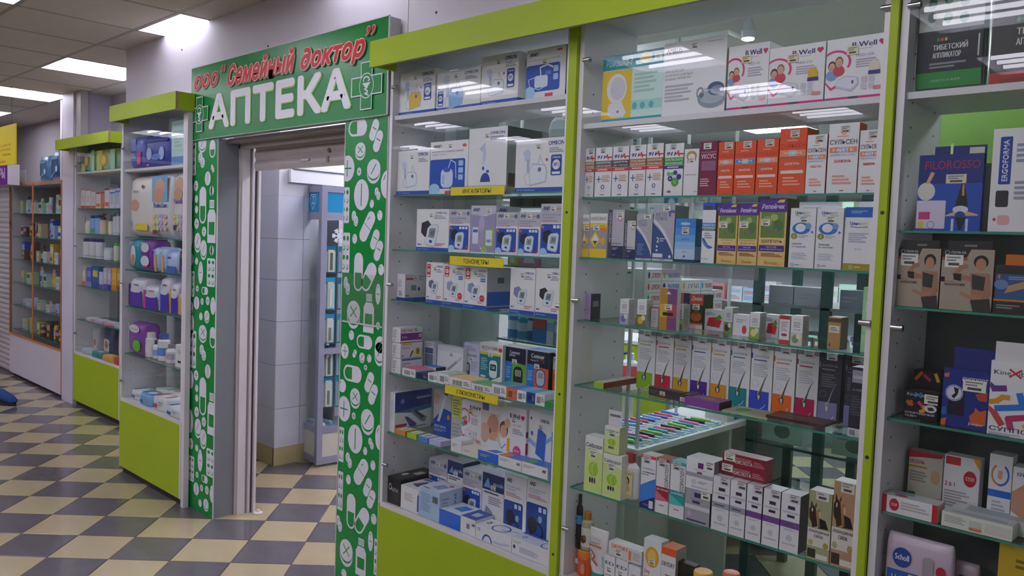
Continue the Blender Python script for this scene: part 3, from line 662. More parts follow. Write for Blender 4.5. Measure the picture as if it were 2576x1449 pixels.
def no1(F, u0, v0, u1, v1, c='2446a0'):
    F.rr(u0, v0, u1, v1, c, .12); w = (u1 - u0) * .36; F.e((u0 + u1) / 2, v0 + (v1 - v0) * .52, w, w * F.W / F.H, 'w'); F.t('№1', (u0 + u1) / 2 - w * .6, v0 + (v1 - v0) * .43, (u0 + u1) / 2 + w * .6, v0 + (v1 - v0) * .62, c, .02)
    F.t('OMRON', u0 + (u1 - u0) * .12, v0 + (v1 - v0) * .82, u1 - (u1 - u0) * .12, v0 + (v1 - v0) * .92, 'w', .02); F.r(u0 + (u1 - u0) * .12, v0 + (v1 - v0) * .06, u1 - (u1 - u0) * .12, v0 + (v1 - v0) * .18, 'w')
# ---- print of the families of cartons
def omron(kind='bpm', badge=None, wide=False, cuff='2c2c34', body=None, small=False):
    def f(F):
        F.r(0, 0, 1, .085, '2a4fb0'); F.t('All for Healthcare', .04, .025, .40, .06, 'lblue')
        if wide: F.t('OMRON', .64, .86, .94, .94, '22388c', .025); F.lines(.66, .72, .93, .82, 3)
        else: F.t('OMRON', .58, .885, .93, .935, '22388c', .025); F.lines(.55, .76, .93, .86, 3)
        if kind == 'bpm':
            bpm(F, .45, .40, .30, cuff); F.rr(.05, .13, .13, .165, '3a78d0', .2); F.r(.15, .13, .17, .165, 'black'); F.lines(.6, .12, .92, .2, 2, 'c88a8a')
        elif kind == 'mon': F.rr(.2, .28, .8, .62, 'c4c6ce', .2); F.rr(.28, .36, .55, .58, '7c8480', .1); F.e(.68, .42, .06, .08, '3a4670'); F.r(.05, .78, .5, .86, 'c83a48'); F.rr(.05, .13, .2, .19, '3a78d0', .2)
        else: neb(F, .40, .40, .28, *(body or ()))
        if badge == 'r': no1(F, .04, .64, .24, .96, 'c8303c'); F.e(.30, .93, .02, .013, 'red')
        elif badge == 'r2': no1(F, .04, .70, .25, .97, 'c8303c'); F.e(.30, .93, .02, .013, 'red'); F.e(.80, .26, .11, .075, 'c8303c'); F.t('HIT', .74, .245, .86, .275, 'w'); F.rr(.72, .70, .93, .735, '3a78d0', .2); F.rr(.72, .65, .93, .685, '3a78d0', .2)
        elif badge == 'b': no1(F, .70, .30, .90, .68); F.e(.62, .60, .02, .026, 'red')
        elif badge == 'bl': no1(F, .03, .12, .16, .52); F.e(.05, .58, .015, .02, 'red')
        F.sticker(.40, .80)
    return f
def omron_side(F): F.r(0, 0, 1, .085, '274aa4'); F.rr(.3, .5, .62, .66, '8a8c96', .1); F.lines(.2, .72, .8, .86, 3, 'a8a8b4')
def omron_side_blue(F): F.r(0, 0, 1, .05, '2a4fb0'); F.r(.02, .08, .98, .42, '2f5fb4'); F.rr(.38, .62, .62, .76, '5a6068', .1)
def andd(kind='bpm', small=True, big=False):
    def f(F):
        F.r(0, .68 if not big else .64, 1, 1, 'bcb9c4'); F.t('AND', .07, .88, .36, .95, '22306c', .05, .25); F.lines(.08, .855, .34, .87, 1)
        F.e(.90, .905, .075, .05, '5a6aa8'); F.r(.62, .885, .82, .925, 'b8a47c'); F.sticker(.36, .86)
        F.t('АВТОМАТИЧЕСКИЙ', .06, .775, .80, .815, '6a74b4'); F.t('ТОНОМЕТР', .06, .72, .55, .755, '6a74b4'); F.lines(.06, .66, .8, .70, 1, 'c08a94')
        F.rr(.02, .07, .94, .62, '1f4cb0', .08); bpm(F, .46, .30, .36, '22283c', 'd4dcee', '9ab0a8', .12)
        for i in range(3): F.rr(.50 + .14 * i, .54, .61 + .14 * i, .60, 'd8e4f4', .15)
        F.e(.10, .565, .06, .03, 'e06a3a'); F.e(.14, .06, .16, .11, 'a4cbee'); F.r(0, 0, 1, .045, 'd8d8e4'); F.e(.90, .12, .05, .035, 'c83a3a')
    return f
def and_neb(F):
    F.t('AND', .07, .885, .30, .94, '22306c', .05, .25); F.t('ИНГАЛЯТОР КОМПРЕССОРНЫЙ', .05, .79, .88, .83, '6a6aa8'); F.t('модель CN-231', .05, .735, .42, .765, 'c06a78')
    F.rr(.0, .10, .93, .66, '1f50b8', .08); F.rr(.30, .12, .62, .48, 'ccd6ee', .3); F.e(.46, .46, .10, .05, '3a5ab8'); F.line([(.5, .5), (.56, .64), (.68, .58), (.70, .3)], .004, 'c4d4f0')
    for i in range(3): F.rr(.76, .52 - .13 * i, .88, .62 - .13 * i, 'a4c4ec', .15)
    for i in range(5): F.r(.33, .2 + .035 * i, .40, .21 + .035 * i, '6a78a8')
    F.e(.13, .09, .15, .11, 'a4cbee'); F.r(.42, .0, .62, .06, 'd84040'); F.e(.9, .9, .05, .03, 'd86a40'); F.sticker(.48, .86)
def and_neb2(F):
    F.t('AND', .07, .86, .30, .93, '22306c', .05, .25); F.t('ИНГАЛЯТОР КОМПРЕССОРНЫЙ', .05, .76, .85, .80, '8a8ab8'); F.r(.78, .90, .90, .94, 'e0705a')
    F.rr(.0, .14, .86, .68, '1f50b8', .1); F.rr(.22, .22, .56, .46, 'd4ddf0', .2); F.line([(.28, .44), (.06, .4), (.1, .24), (.35, .18), (.52, .24)], .003, 'c4d4f0'); F.line([(.38, .46), (.36, .62), (.55, .66), (.68, .60)], .006, 'd0dcf0'); F.rr(.50, .46, .64, .54, '5a7ac8', .2)
    for i in range(2): F.rr(.70, .50 - .16 * i, .82, .62 - .16 * i, 'a4c4ec', .15)
    F.e(.1, .12, .14, .14, 'a4cbee'); F.r(.50, .02, .70, .09, 'd84040'); F.sticker(.40, .68)
def and_purple(F):
    F.r(0, .8, 1, 1, 'c2bfcc'); F.t('AND', .07, .88, .36, .95, '22306c', .05, .25); F.p([(0, .82), (.6, .78), (1, .84), (1, 0), (0, 0)], '9a92b8'); F.e(.45, .6, .12, .2, 'b4aacc'); F.rr(.08, .2, .32, .55, 'd8dcec', .15); F.r(.1, .44, .3, .5, '4a66b0')
    F.rr(.58, .14, .92, .52, '8ec04a', .15); F.rr(.62, .17, .88, .49, 'd8e0ec', .1); F.t('A&D', .64, .24, .86, .30, '2a3a6a', .03); F.ring(.40, .04, .28, .14, '9ccc40', .25, 12, 0, 90); F.ring(.40, .04, .17, .085, 'e8f0d8', .3, 12, 0, 90); F.e(.5, .07, .06, .04, '9ccc40'); F.r(0, 0, 1, .03, 'e0dce8'); F.sticker(.62, .84); F.p([(.3, .12), (.55, .15), (.58, .5), (.42, .5)], 'a89cc8')
def bwell(txt, sub, badge=None, ppl=2, ring=1):
    def f(F):
        F.t(txt, .42, .83, .82, .91, '3a2c78', .03)
        F.e(.885, .885, .032, .032 * F.W / F.H, 'd02a58'); F.e(.935, .885, .032, .032 * F.W / F.H, 'd02a58'); F.p([(.855, .878), (.965, .878), (.91, .82)], 'd02a58'); F.lines(.55, .795, .80, .805, 1)
        F.t(sub, .50, .68, .78, .72, '8a82a8'); F.lines(.50, .50, .86, .65, 4, 'b0a8b8')
        if ring: F.ring(.16, .62, .26, .20, 'd8427a', .16, 20, -30, 175); F.line([(0, .30), (.1, .2), (.3, .30)], .006, 'd8427a')
        people(F, .16, .56, .13, ppl)
        F.p([(.18, .22), (.44, .14), (.56, .24), (.54, .36), (.34, .40), (.2, .34)], 'c4c2d4'); F.p([(.19, .25), (.43, .18), (.54, .26), (.52, .35), (.34, .38), (.21, .33)], 'dedce8'); F.e(.46, .29, .02, .03, '5a5878')
        for i in range(4): F.rr(.60 + .12 * (i % 2), .16 + .11 * (i // 2), .69 + .12 * (i % 2), .25 + .11 * (i // 2), 'c8c4cc', .2)
        F.rr(.80, .14, .95, .20, 'd88a8a', .3)
        if badge: F.e(.80, .50, .09, .10, 'dcae3a' if badge == 'y' else 'e0d0c0'); F.r(.71, .38, .90, .44, '3a3a86')
        for i, c in enumerate(('5a6ab8', 'd02a7a', '4a4a58', 'd0257a')): F.r((0, .06, .40, .56)[i], 0, (.06, .40, .56, 1)[i], .06, c)
        F.sticker(.34, .72, .03, .022, 'e4d4ac')
    return f
def nine(c, t1, t2, extra=None):
    def f(F):
        F.sticker(.28, .88, .022, .018, 'c8c6cc'); F.t('911', .10, .77, .60, .84, '23307c', .06, .25); F.line([(.58, .80), (.66, .80), (.71, .85), (.76, .76), (.80, .80), (.98, .795)], .004, 'd0303c')
        F.r(.0, .59, 1, .73, c); F.t(t1, .06, .67, .94, .715, 'w', .02); F.t(t2, .06, .605, .94, .65, 'w', .02); F.r(.0, .515, 1, .58, 'd8383c' if extra != 'g' else '3a3a8c'); F.lines(.15, .525, .88, .57, 1, 'e8c0c0')
        if extra == 'g':
            for (x, y, r, k) in ((.6, .26, .2, '4aa83c'), (.34, .33, .13, '4a3a8c'), (.25, .42, .1, '6abf5a'), (.8, .36, .13, '3a3a8c'), (.6, .44, .11, '4a4a9c'), (.45, .42, .08, '6abf5a')): F.e(x, y, r, r * F.W / F.H, k)
            F.t('C', .52, .235, .68, .285, 'w', .03); F.t('A', .28, .31, .40, .35, 'w', .03); F.rr(.2, .06, .4, .10, 'a05aa0', .3)
        else:
            F.line([(.12, .36), (.36, .36)], .003, '4a5a9c'); F.line([(.24, .30), (.24, .42)], .003, '4a5a9c'); F.lines(.42, .30, .92, .44, 4, 'd0a890'); F.r(.38, .10, .60, .20, 'd8d6de'); F.ring(.5, .20, .11, .11 * F.W / F.H, '3a4a8c', .35); F.r(.36, .035, .62, .05, '6a5a6a')
    return f
def sulsen(base, word, wc, l1, bandc=('e08a6a', 'a8b4cc', 'e08a6a')):
    ink = '3a3a44' if base == 'w' else 'c4402c'; tx = 'e0604a' if base == 'w' else 'f0dcd0'
    def f(F):
        F.sticker(.38, .86, .026, .02, 'd0cec8'); F.ring(.5, .87, .08, .08 * F.W / F.H, 'e88060', .35) ; F.lines(.28, .80, .74, .83, 1, 'e8a890')
        F.t('СУЛЬСЕН', .05, .70, .95, .77, ink, .01)
        F.r(.04, .575, .96, .665, 'f0c8b0' if base != 'w' else 'e8d8d0')
        for i in range(3): F.r(.05 + .30 * i, .58, .35 + .30 * i, .66, bandc[i])
        F.t(word, .16, .60, .86, .64, 'f0f0f4', .02); F.t('DERMATOLOGIC', .08, .535, .92, .56, '6a84b8' if base == 'w' else 'b88a8a'); 
        F.t(l1, .22, .44, .78, .48, tx, .03)
        if base != 'w': F.r(.08, .31, .92, .36, 'e8d4cc')
        F.lines(.18, .12, .82, .27, 3, 'e8a08a' if base == 'w' else 'f0a084'); F.r(.45, .03, .58, .045, '9a6a5a')
    return f
def alerana(c, word, dark=False, short=False):
    def f(F):
        ink = '9a9aa6' if not dark else '8a8a94'
        if dark: F.r(0, .0, 1, 1, '3a3a44')
        F.r(0, .93, 1, 1, '8a8a90' if not dark else '2c2c34'); F.sticker(.30, .90, .03, .02, 'c4c2c4'); F.t(word, .14, .80, .82, .835, ink, .01); F.r(.0, .78, .06, .86, c); F.lines(.12, .745, .85, .775, 1, c if not dark else ink); F.lines(.12, .50, .8, .70, 6, 'c4c4cc' if not dark else '6a6a74')
        F.ring(.22, .40, .15, .15 * F.W / F.H, 'c8c8d0' if not dark else '7a7a84', .12)
        F.r(.0, .0, .88, .285, c); F.ring(.45, .11, .30, .10, 'e8e8f0', .08, 10, 280, 350)
        F.e(.42, .20, .12, .055, '4a4a44' if not dark else '8a8a98'); F.e(.42, .22, .06, .07, 'c8ccc0'); F.p([(.37, .22), (.48, .22), (.56, .34), (.66, .46), (.82, .58), (.62, .46), (.5, .34)], '5a5652' if not dark else '9a9aa8')
        if not dark: F.r(.0, .0, .0, .0, c)
    return f
def selencin(c, kind=0):
    def f(F):
        F.sticker(.40, .85, .032, .03, 'd2d0d4'); F.r(.36, .74, .74, .80, '3c2850'); F.t('СЕЛЕНЦИН', .08, .665, .94, .70, '5a5a66', .005); F.r(.34, .60, .74, .645, '3c2850')
        F.r(0, .42, 1, .53, c); F.lines(.15, .45, .85, .50, 1, '5a5a72'); F.lines(.2, .365, .85, .40, 2, 'b8b8c2'); F.e(.5, .24, .17, .17 * F.W / F.H, 'c6c6ca'); F.r(.14, .12, .86, .15, 'c0c0c4')
    return f
def psoril(c1, c2, c3, t1, t2, vert=True, num=None):
    def f(F):
        F.r(0, .94, 1, 1, c1); F.sticker(.12, .84, .028, .026, 'ccc8c8')
        if vert: F.t('ПСОРИЛОМ', .66, .44, .92, .90, '3c3c44', .02, 0, 90)
        else: F.t('ПСОРИЛОМ', .08, .73, .90, .765, '6a6a72'); F.t('САЛИЦИЛОВЫЙ', .06, .665, .94, .70, '23409a', .02); F.t('шампунь', .06, .625, .55, .65, '23409a')
        if num: F.p([(0, .0), (1, .0), (1, .60), (0, .42)], c2); F.p([(0, .0), (1, .0), (1, .26), (0, .10)], c3); F.t(num, .62, .03, .90, .17, 'w', .02); F.t('ЭТАП', .22, .06, .56, .09, 'w')
        else: F.p([(0, .22), (1, .24), (1, .48), (0, .48)], c2); F.p([(0, .22), (1, .24), (0, .40)], c3); F.t(t1, .06, .41, .94, .455, 'w', .02); F.lines(.3, .13, .74, .16, 1, 'b06a78')
    return f
def sebozol(F):
    F.p([(0, 0), (1, 0), (1, .72), (0, .78)], 'cfe08c'); F.t('Себозол', .06, .80, .94, .88, '23285c', .02); F.lines(.2, .76, .8, .78, 1); F.sticker(.26, .62, .03, .025, 'd8dcc8')
    F.e(.5, .42, .28, .13, 'a8cc3c'); F.ring(.62, .42, .2, .11, 'cfe08c', .12, 12, 100, 250); F.ring(.8, .42, .25, .13, '8aac34', .08, 12, 110, 240)
    for i, c in enumerate(('3a2a3a', '3a2a3a', '6a3c8c')): F.e(.34 + .13 * i, .22, .05, .055, c)
def pills_box(c, bars=1):
    def f(F): F.barcode(.15, .2, .6, .75); F.lines(.66, .3, .95, .8, 3, '8a8a94')
    return f
def plain(*ops):
    """ops: (method name, args...)"""
    def f(F):
        for o in ops: getattr(F, o[0])(*o[1:])
    return f
def bottle(name, label, cat, group, x, y, z, r, h, kind, body, cap, band=None, flat=.7, printer=None):
    """body and cap as separate parts; band = (z0, z1, colour) of the wrap-around label, as shares of the height"""
    t = empty(name, (x, y, z + .0006)); tag(t, label, cat, group)
    mb, mc = M(body, .25, .5), M(cap, .3, .5)
    if kind == 'shampoo': P = [(r * .9, 0), (r, .03 * h), (r, .60 * h), (r * .92, .68 * h), (r * .55, .77 * h), (r * .36, .79 * h)]; C = [(r * .46, .79 * h), (r * .46, .985 * h), (r * .40, h)]
    elif kind == 'slim': P = [(r * .9, 0), (r, .02 * h), (r, .74 * h), (r * .8, .79 * h), (r * .5, .80 * h)]; C = [(r * .58, .80 * h), (r * .55, .985 * h), (r * .5, h)]
    elif kind == 'pump': P = [(r * .9, 0), (r, .03 * h), (r, .62 * h), (r * .8, .68 * h), (r * .4, .70 * h)]; C = [(r * .5, .70 * h), (r * .5, .80 * h), (r * .2, .81 * h), (r * .2, .93 * h), (r * .55, .935 * h), (r * .5, .985 * h), (r * .3, h)]
    elif kind == 'jar': P = [(r * .92, 0), (r, .04 * h), (r, .70 * h), (r * .9, .74 * h)]; C = [(r * .98, .74 * h), (r * .98, .97 * h), (r * .9, h)]
    elif kind == 'tube': P = [(r * .62, .16 * h), (r * .8, .3 * h), (r * .93, .6 * h), (r, .97 * h), (r, h)]; C = [(r * .6, 0), (r * .62, .02 * h), (r * .62, .16 * h)]
    else: P = [(r * .9, 0), (r, .03 * h), (r, .80 * h), (r * .85, .84 * h)]; C = [(r * .9, .84 * h), (r * .9, .97 * h), (r * .75, h)]
    b = B()
    if kind == 'tube':
        n = 18; V = []; L_ = P
        for q in L_:
            fl_ = flat * (1 - .93 * max(0, (q[1] / h - .3) / .7))
            for i in range(n):
                a = 2 * math.pi * i / n; V.append((q[0] * math.cos(a), q[0] * fl_ * math.sin(a), q[1]))
        F_ = [(j * n + i, j * n + (i + 1) % n, (j + 1) * n + (i + 1) % n, (j + 1) * n + i) for j in range(len(L_) - 1) for i in range(n)]
        b.mesh(V, F_ + [tuple(range(len(V) - n, len(V)))], mb, True)
    else: b.lathe((0, 0, 0), P, mb, 18, 1, flat)
    b.build('body', t)
    b = B(); b.lathe((0, 0, 0), C, mc, 16, 1, flat if kind in ('jar', 'tube', 'plain') else 1)
    if kind == 'pump': b.box(-r * .22, r * .8, -r * .16, r * .16, .95 * h, .985 * h, mc)
    b.build('cap', t)
    if band:
        b = B(); n = 18; z0, z1, c = band; e = 1.015
        def rad(zz):
            for q0, q1 in zip(P, P[1:]):
                if q0[1] <= zz <= q1[1]: return q0[0] + (q1[0] - q0[0]) * (zz - q0[1]) / max(1e-6, q1[1] - q0[1])
            return r
        if kind == 'tube':
            for k in range(1): b.box(-rad(z0 * h) * .8, rad(z0 * h) * .8, -.5 * r * flat, -.5 * r * flat - .0004, z0 * h, z1 * h, M(c))
        else:
            b.lathe((0, 0, 0), [(rad(z0 * h) * e, z0 * h), (rad(z1 * h) * e, z1 * h)], M(c), n, 1, flat)
        b.build('wrap_label', t)
    if printer:
        b = B(); w = 1.3 * r; printer(Face(b, (-w / 2, -r * flat * 1.03 - .0008, 0), (w, 0, 0), (0, 0, h), (0, -1, 0))); b.build('print', t)
    return t
def pouch(name, label, cat, group, x, y, z, w, d, h, rz=0, base='w', front=None, lying=False, rough=.3):
    """soft film pack: rounded sides, pinched along its ends"""
    b = B(); n = 20; m = M(base, rough, .5); lv = [(0, .25), (.03, .62), (.12, .92), (.3, 1), (.7, 1), (.9, .9), (.97, .55), (1, .12)]
    V = []
    def sup(a, p): c, s = math.cos(a), math.sin(a); return math.copysign(abs(c) ** p, c), math.copysign(abs(s) ** p, s)
    for t_, k in lv:
        for i in range(n):
            cx, sy = sup(2 * math.pi * i / n, .45)
            V.append((w / 2 + w / 2 * cx * (.94 + .06 * k), d / 2 + d / 2 * sy * k, h * t_))
    if lying: V = [(a, c / h * d, b_ / d * h) if False else (a, b_, c) for a, b_, c in V]
    F_ = [(j * n + i, j * n + (i + 1) % n, (j + 1) * n + (i + 1) % n, (j + 1) * n + i) for j in range(len(lv) - 1) for i in range(n)]
    b.mesh(V, F_ + [tuple(range(n))[::-1], tuple(range(len(V) - n, len(V)))], m, True)
    o = b.build(name, None, (x, y, z + .0006), math.radians(rz)); tag(o, label, cat, group)
    if front:
        p = B(); front(Face(p, (w * .05, -.0012, h * .04), (w * .9, 0, 0), (0, 0, h * .92), (0, -1, 0))); p.build('print', o)
    return o
def flatpack(name, label, cat, group, x, y, z, w, d, h, rz=0, base='w', top=None, end=None):
    """pillow-like pack of wipes lying flat"""
    b = B(); m = M(base, .3, .5); lv = [(0, .96), (.2, 1), (.7, 1), (.92, .95), (1, .86)]; V = []; n = 20
    for t_, k in lv:
        for i in range(n):
            a = 2 * math.pi * i / n; c, s = math.cos(a), math.sin(a); c = math.copysign(abs(c) ** .4, c); s = math.copysign(abs(s) ** .4, s)
            V.append((w / 2 + w / 2 * c * k, d / 2 + d / 2 * s * k, h * t_))
    b.mesh(V, [(j * n + i, j * n + (i + 1) % n, (j + 1) * n + (i + 1) % n, (j + 1) * n + i) for j in range(len(lv) - 1) for i in range(n)] + [tuple(range(n))[::-1], tuple(range(len(V) - n, len(V)))], m, True)
    o = b.build(name, None, (x, y, z + .0006), math.radians(rz)); tag(o, label, cat, group)
    p = B()
    if top: top(Face(p, (w * .1, d * .12, h), (w * .8, 0, 0), (0, d * .76, 0), (0, 0, 1)))
    if end: end(Face(p, (w * .1, -.0012, h * .1), (w * .8, 0, 0), (0, 0, h * .75), (0, -1, 0)))
    if p.f: p.build('print', o)
    return o
# ---- cabinet of inhalers and monitors
product('inhaler_box', 'white inhaler carton picturing a yellow compressor', 'box', None, 1.554, .035, 2.144, .230, .130, .177, 0, front=omron("neb","b",True,body=("e0b83a",)), side=omron_side)
product('inhaler_box', 'white inhaler carton picturing a pale blue cat-shaped compressor', 'box', None, 1.795, .035, 2.144, .252, .120, .151, 0, front=omron("neb","bl",True,body=("8ab8e8",)), side=omron_side)
product('inhaler_box', 'tall white inhaler carton between the cat-shaped inhaler and the blue-panelled one', 'box', None, 2.052, .035, 2.144, .193, .160, .182, 0, front=omron("neb","b",True), side=omron_side)
product('inhaler_box', 'white inhaler carton with a blue panel on the wooden shelf', 'box', None, 2.285, .035, 2.144, .184, .140, .175, 0, front=and_neb2, side=plain(("t","AND",.2,.84,.7,.91,"22306c",.05,.25),("r",0,0,1,.12,"23409a"),("rr",.3,.4,.8,.55,"8a8a98",.2)), sideb='a8a6ac')
product('inhaler_box', 'low white inhaler carton at the left end of the inhalers shelf', 'box', None, 1.554, .035, 1.814, .210, .140, .183, 0, front=omron("neb",None,True))
product('inhaler_box', 'white inhaler carton with a square blue panel above the inhalers label', 'box', None, 1.768, .035, 1.814, .224, .140, .209, 0, front=and_neb)
product('inhaler_box', 'tall white inhaler carton picturing a slim white nebuliser with blue dome', 'box', None, 1.995, .035, 1.814, .206, .190, .246, 0, front=plain(("t","OMRON",.56,.89,.93,.935,"22388c",.025),("lines",.56,.80,.93,.87,2),("p",[(.28,.68),(.44,.78),(.44,.60)],"b8c4dc"),("r",.38,.44,.46,.68,"c4cce0"),("p",[(.30,.14),(.62,.14),(.56,.42),(.46,.52),(.38,.42)],"dfe2ea"),("e",.46,.17,.13,.14,"2a3f94",14,0,180),("e",.40,.38,.03,.03,"3a56b0"),("e",.52,.33,.04,.025,"3a56b0"),("rr",.03,.04,.46,.085,"2a50ac",.3),("e",.26,.065,.06,.03,"e8e8f0"),("sticker",.42,.84)), side=plain(("r",0,.82,1,1,"3c4440"),("r",.05,.1,.6,.3,"5a4c44")), sideb='99a098')  # side colours imitate grey-green reflections on the white carton
product('inhaler_box', 'wide white inhaler carton picturing a mask and a square compressor', 'box', None, 2.247, .035, 1.814, .245, .120, .189, 0, front=omron("neb","b",True))
product('monitor_box', 'white monitor carton with black cuff on the shelf between two yellow labels', 'box', None, 1.687, .040, 1.584, .199, .110, .170, 0, front=omron("bpm"), side=omron_side)
product('monitor_box', 'narrow blue-panelled monitor carton beside the purple one', 'box', None, 1.889, .040, 1.584, .121, .100, .169, 0, front=andd())
product('monitor_box', 'purple monitor carton with a phone and green wireless arcs', 'box', None, 2.014, .040, 1.584, .136, .130, .183, 0, front=and_purple, side=plain(("r",0,.8,1,1,"c2bfcc"),("t","AND",.1,.88,.45,.95,"22306c",.05,.25)), sideb='8f89a8')
product('monitor_box', 'short blue-panelled monitor carton, first of an equal pair', 'box', None, 2.152, .040, 1.584, .113, .100, .158, 0, front=andd())
product('monitor_box', 'short blue-panelled monitor carton, second of an equal pair', 'box', None, 2.269, .040, 1.584, .105, .100, .158, 0, front=andd())
product('monitor_box', 'tall blue-panelled monitor carton next to the lime green strip', 'box', None, 2.376, .040, 1.584, .120, .100, .188, 0, front=andd(big=True))
product('monitor_box', 'low grey and white monitor carton with its narrow end to the glass', 'box', None, 1.554, .050, 1.370, .055, .112, .109, 0, front=plain(("lines",.2,.5,.6,.8,4,"b0a8b8"),("r",0,0,1,.085,"2a4fb0"),("lines",.3,.15,.7,.35,3,"7a7a8a")), side=omron("mon"), sideb='c4c0c4')
product('monitor_box', 'white monitor carton with red badge and dark grey cuff', 'box', None, 1.747, .050, 1.370, .106, .110, .167, 0, front=omron("bpm","r",cuff="6a6a7c"))
product('monitor_box', 'white monitor carton with red badge, adapter plug and pale blue cuff', 'box', None, 1.857, .050, 1.370, .120, .110, .163, 0, front=omron("bpm","r2",cuff="8a9cb8"))
product('monitor_box', 'white monitor carton with red badge and a grey-blue side', 'box', None, 1.979, .050, 1.370, .125, .150, .161, 0, front=omron("bpm","r2",cuff="8a9cb8"), side=omron_side_blue, sideb='a9a9b2')
product('monitor_box', 'white monitor carton with lavender cuff under the short pair', 'box', None, 2.228, .050, 1.370, .123, .110, .166, 0, front=omron("bpm",cuff="8a84b0"))
product('monitor_box', 'white monitor carton with black cuff beside the lime strip', 'box', None, 2.355, .050, 1.370, .126, .110, .172, 0, front=omron("bpm"))
product('needle_box', 'white needle carton at the bottom of the stack of three', 'box', 'needle cartons in a stack', 1.554, .032, 1.055, .062, .120, .064, 0, front=plain(("lines",.15,.3,.55,.85,5,"a8a0c0"),("e",.3,.16,.06,.06,"c05a5a")), side=plain(("r",.05,.86,.95,.97,"3a66b8"),("t","NovoFine",.1,.6,.45,.72,"23306c"),("r",.1,.44,.14,.5,"navy"),("p",[(.8,.1),(.95,.1),(.95,.4)],"5a80c8")), base='w')
product('needle_box', 'white needle carton with a yellow disc and figure 8, middle of the stack', 'box', 'needle cartons in a stack', 1.554, .032, 1.121, .059, .120, .064, 0, front=plain(("lines",.15,.3,.55,.85,5,"a8a0c0"),("e",.3,.16,.06,.06,"c05a5a")), side=plain(("r",.1,.84,.5,.96,"e8c83a"),("t","NovoFine",.1,.62,.42,.74,"23306c"),("e",.78,.2,.2,.5,"e8d87a"),("t","8",.72,.2,.86,.6,"2a2a3a",.02),("p",[(.42,.05),(.48,.05),(.6,.5),(.52,.45)],"2a3f7c"),("e",.1,.15,.03,.06,"3a5ab0")), base='w')
product('needle_box', 'white and purple needle carton on top of the stack', 'box', 'needle cartons in a stack', 1.554, .032, 1.187, .056, .120, .064, 0, front=plain(("lines",.15,.3,.55,.85,5,"a8a0c0"),("e",.3,.16,.06,.06,"c05a5a")), side=plain(("r",.02,.14,.98,.62,"8a3c96"),("t","IME-FINE",.06,.70,.56,.88,"c83a58",.01),("t","8 mm",.08,.28,.3,.46,"e8d8ec"),("r",.84,.3,.95,.54,"d8c89c"),("r",0,0,1,.03,"c8303c"),("sticker",.6,.7)), base='w')
product('lancet_box', 'small dark picture carton behind the needle stack', 'box', None, 1.606, .170, 1.055, .061, .050, .132, 0, front=plain(("r",.1,.62,.95,.8,"4a5a8a"),("rr",.1,.2,.95,.6,"6a7890",.1),("lines",.1,.84,.9,.96,2)), base='c8ccd4')
product('pen_box', 'flat white carton picturing a grey injection pen, standing on edge', 'box', None, 1.655, .190, 1.055, .179, .040, .122, 0, front=plain(("r",0,0,.08,1,"22222a"),("r",.08,.82,1,1,"d0d0d8"),("line",[(.5,.2),(.93,.66)],.012,"9a9aa4"),("line",[(.8,.52),(.93,.66)],.014,"c8c8d0"),("sticker",.52,.66)))
product('test_strip_box', 'flat carton with blue lid lying in front of the pen carton', 'box', None, 1.665, .125, 1.055, .073, .055, .034, 0, front=None, topb='3a72c4', sideb='2a2f3c', side=plain(("r",.1,.3,.18,.7,"8a96b8"),("r",.3,.1,.4,.9,"4a5a7a"),("r",.6,.1,.7,.9,"4a5a7a")))
product('glucose_meter_box', 'pale lavender glucose meter carton', 'box', None, 1.808, .215, 1.055, .099, .070, .147, 0, front=plain(("r",0,0,.07,1,"8aa8d8"),("lines",.12,.78,.8,.92,3,"9a9cc8"),("t","Diacont",.18,.62,.84,.70,"3a3f8c",.02),("rr",.08,.04,.44,.44,"3a3a48",.4),("rr",.14,.2,.38,.38,"b0c0b4",.1),("e",.26,.12,.06,.03,"c8c8d0"),("lines",.5,.2,.9,.5,5,"a8a8cc"),("sticker",.36,.5)), base='c9c8e0')
product('glucose_meter_box', 'white and teal glucose meter carton with a slim white meter', 'box', None, 1.926, .199, 1.055, .130, .070, .162, 0, front=plain(("p",[(0,.08),(.5,.06),(.92,.2),(.92,.70),(0,.74)],"1d7f8c"),("r",0,.70,.92,.76,"c8cc2a"),("t","ACCU-CHEK",.06,.84,.80,.92,"2a2a34",.02),("t","Instant",.06,.79,.32,.83,"5a5a64"),("e",.90,.86,.085,.055,"d83c40"),("rr",.44,.14,.78,.58,"dde2e6",.35),("rr",.48,.32,.74,.48,"22282c",.1),("t","58",.53,.36,.68,.44,"e0e8e8"),("lines",.06,.3,.36,.62,6,"8ac0c4"),("r",.06,.12,.28,.17,"d8e4e4"),("sticker",.38,.66)), side=plain(("r",0,0,1,.1,"c8c8cc")))
product('glucose_meter_box', 'navy and green glucose meter carton with a black meter', 'box', None, 2.058, .215, 1.055, .110, .070, .161, 0, front=plain(("r",0,0,1,.98,"1c2440"),("r",.0,.0,.34,.62,"2a7cd0"),("p",[(.34,0),(1,0),(1,.58),(.5,.62),(.34,.56)],"6ab23c"),("t","Contour",.2,.82,.72,.90,"w",.02),("t","plus",.2,.745,.48,.82,"w",.02),("rr",.42,.05,.88,.52,"22262c",.4),("rr",.5,.28,.80,.44,"9aa49c",.15),("t","5.2",.58,.32,.76,.41,"3a4440"),("lines",.04,.2,.28,.5,5,"7ab4e8"),("sticker",.34,.58)), topb='e0e4e0', side=plain(("r",0,.0,1,.96,"d4d4da")))
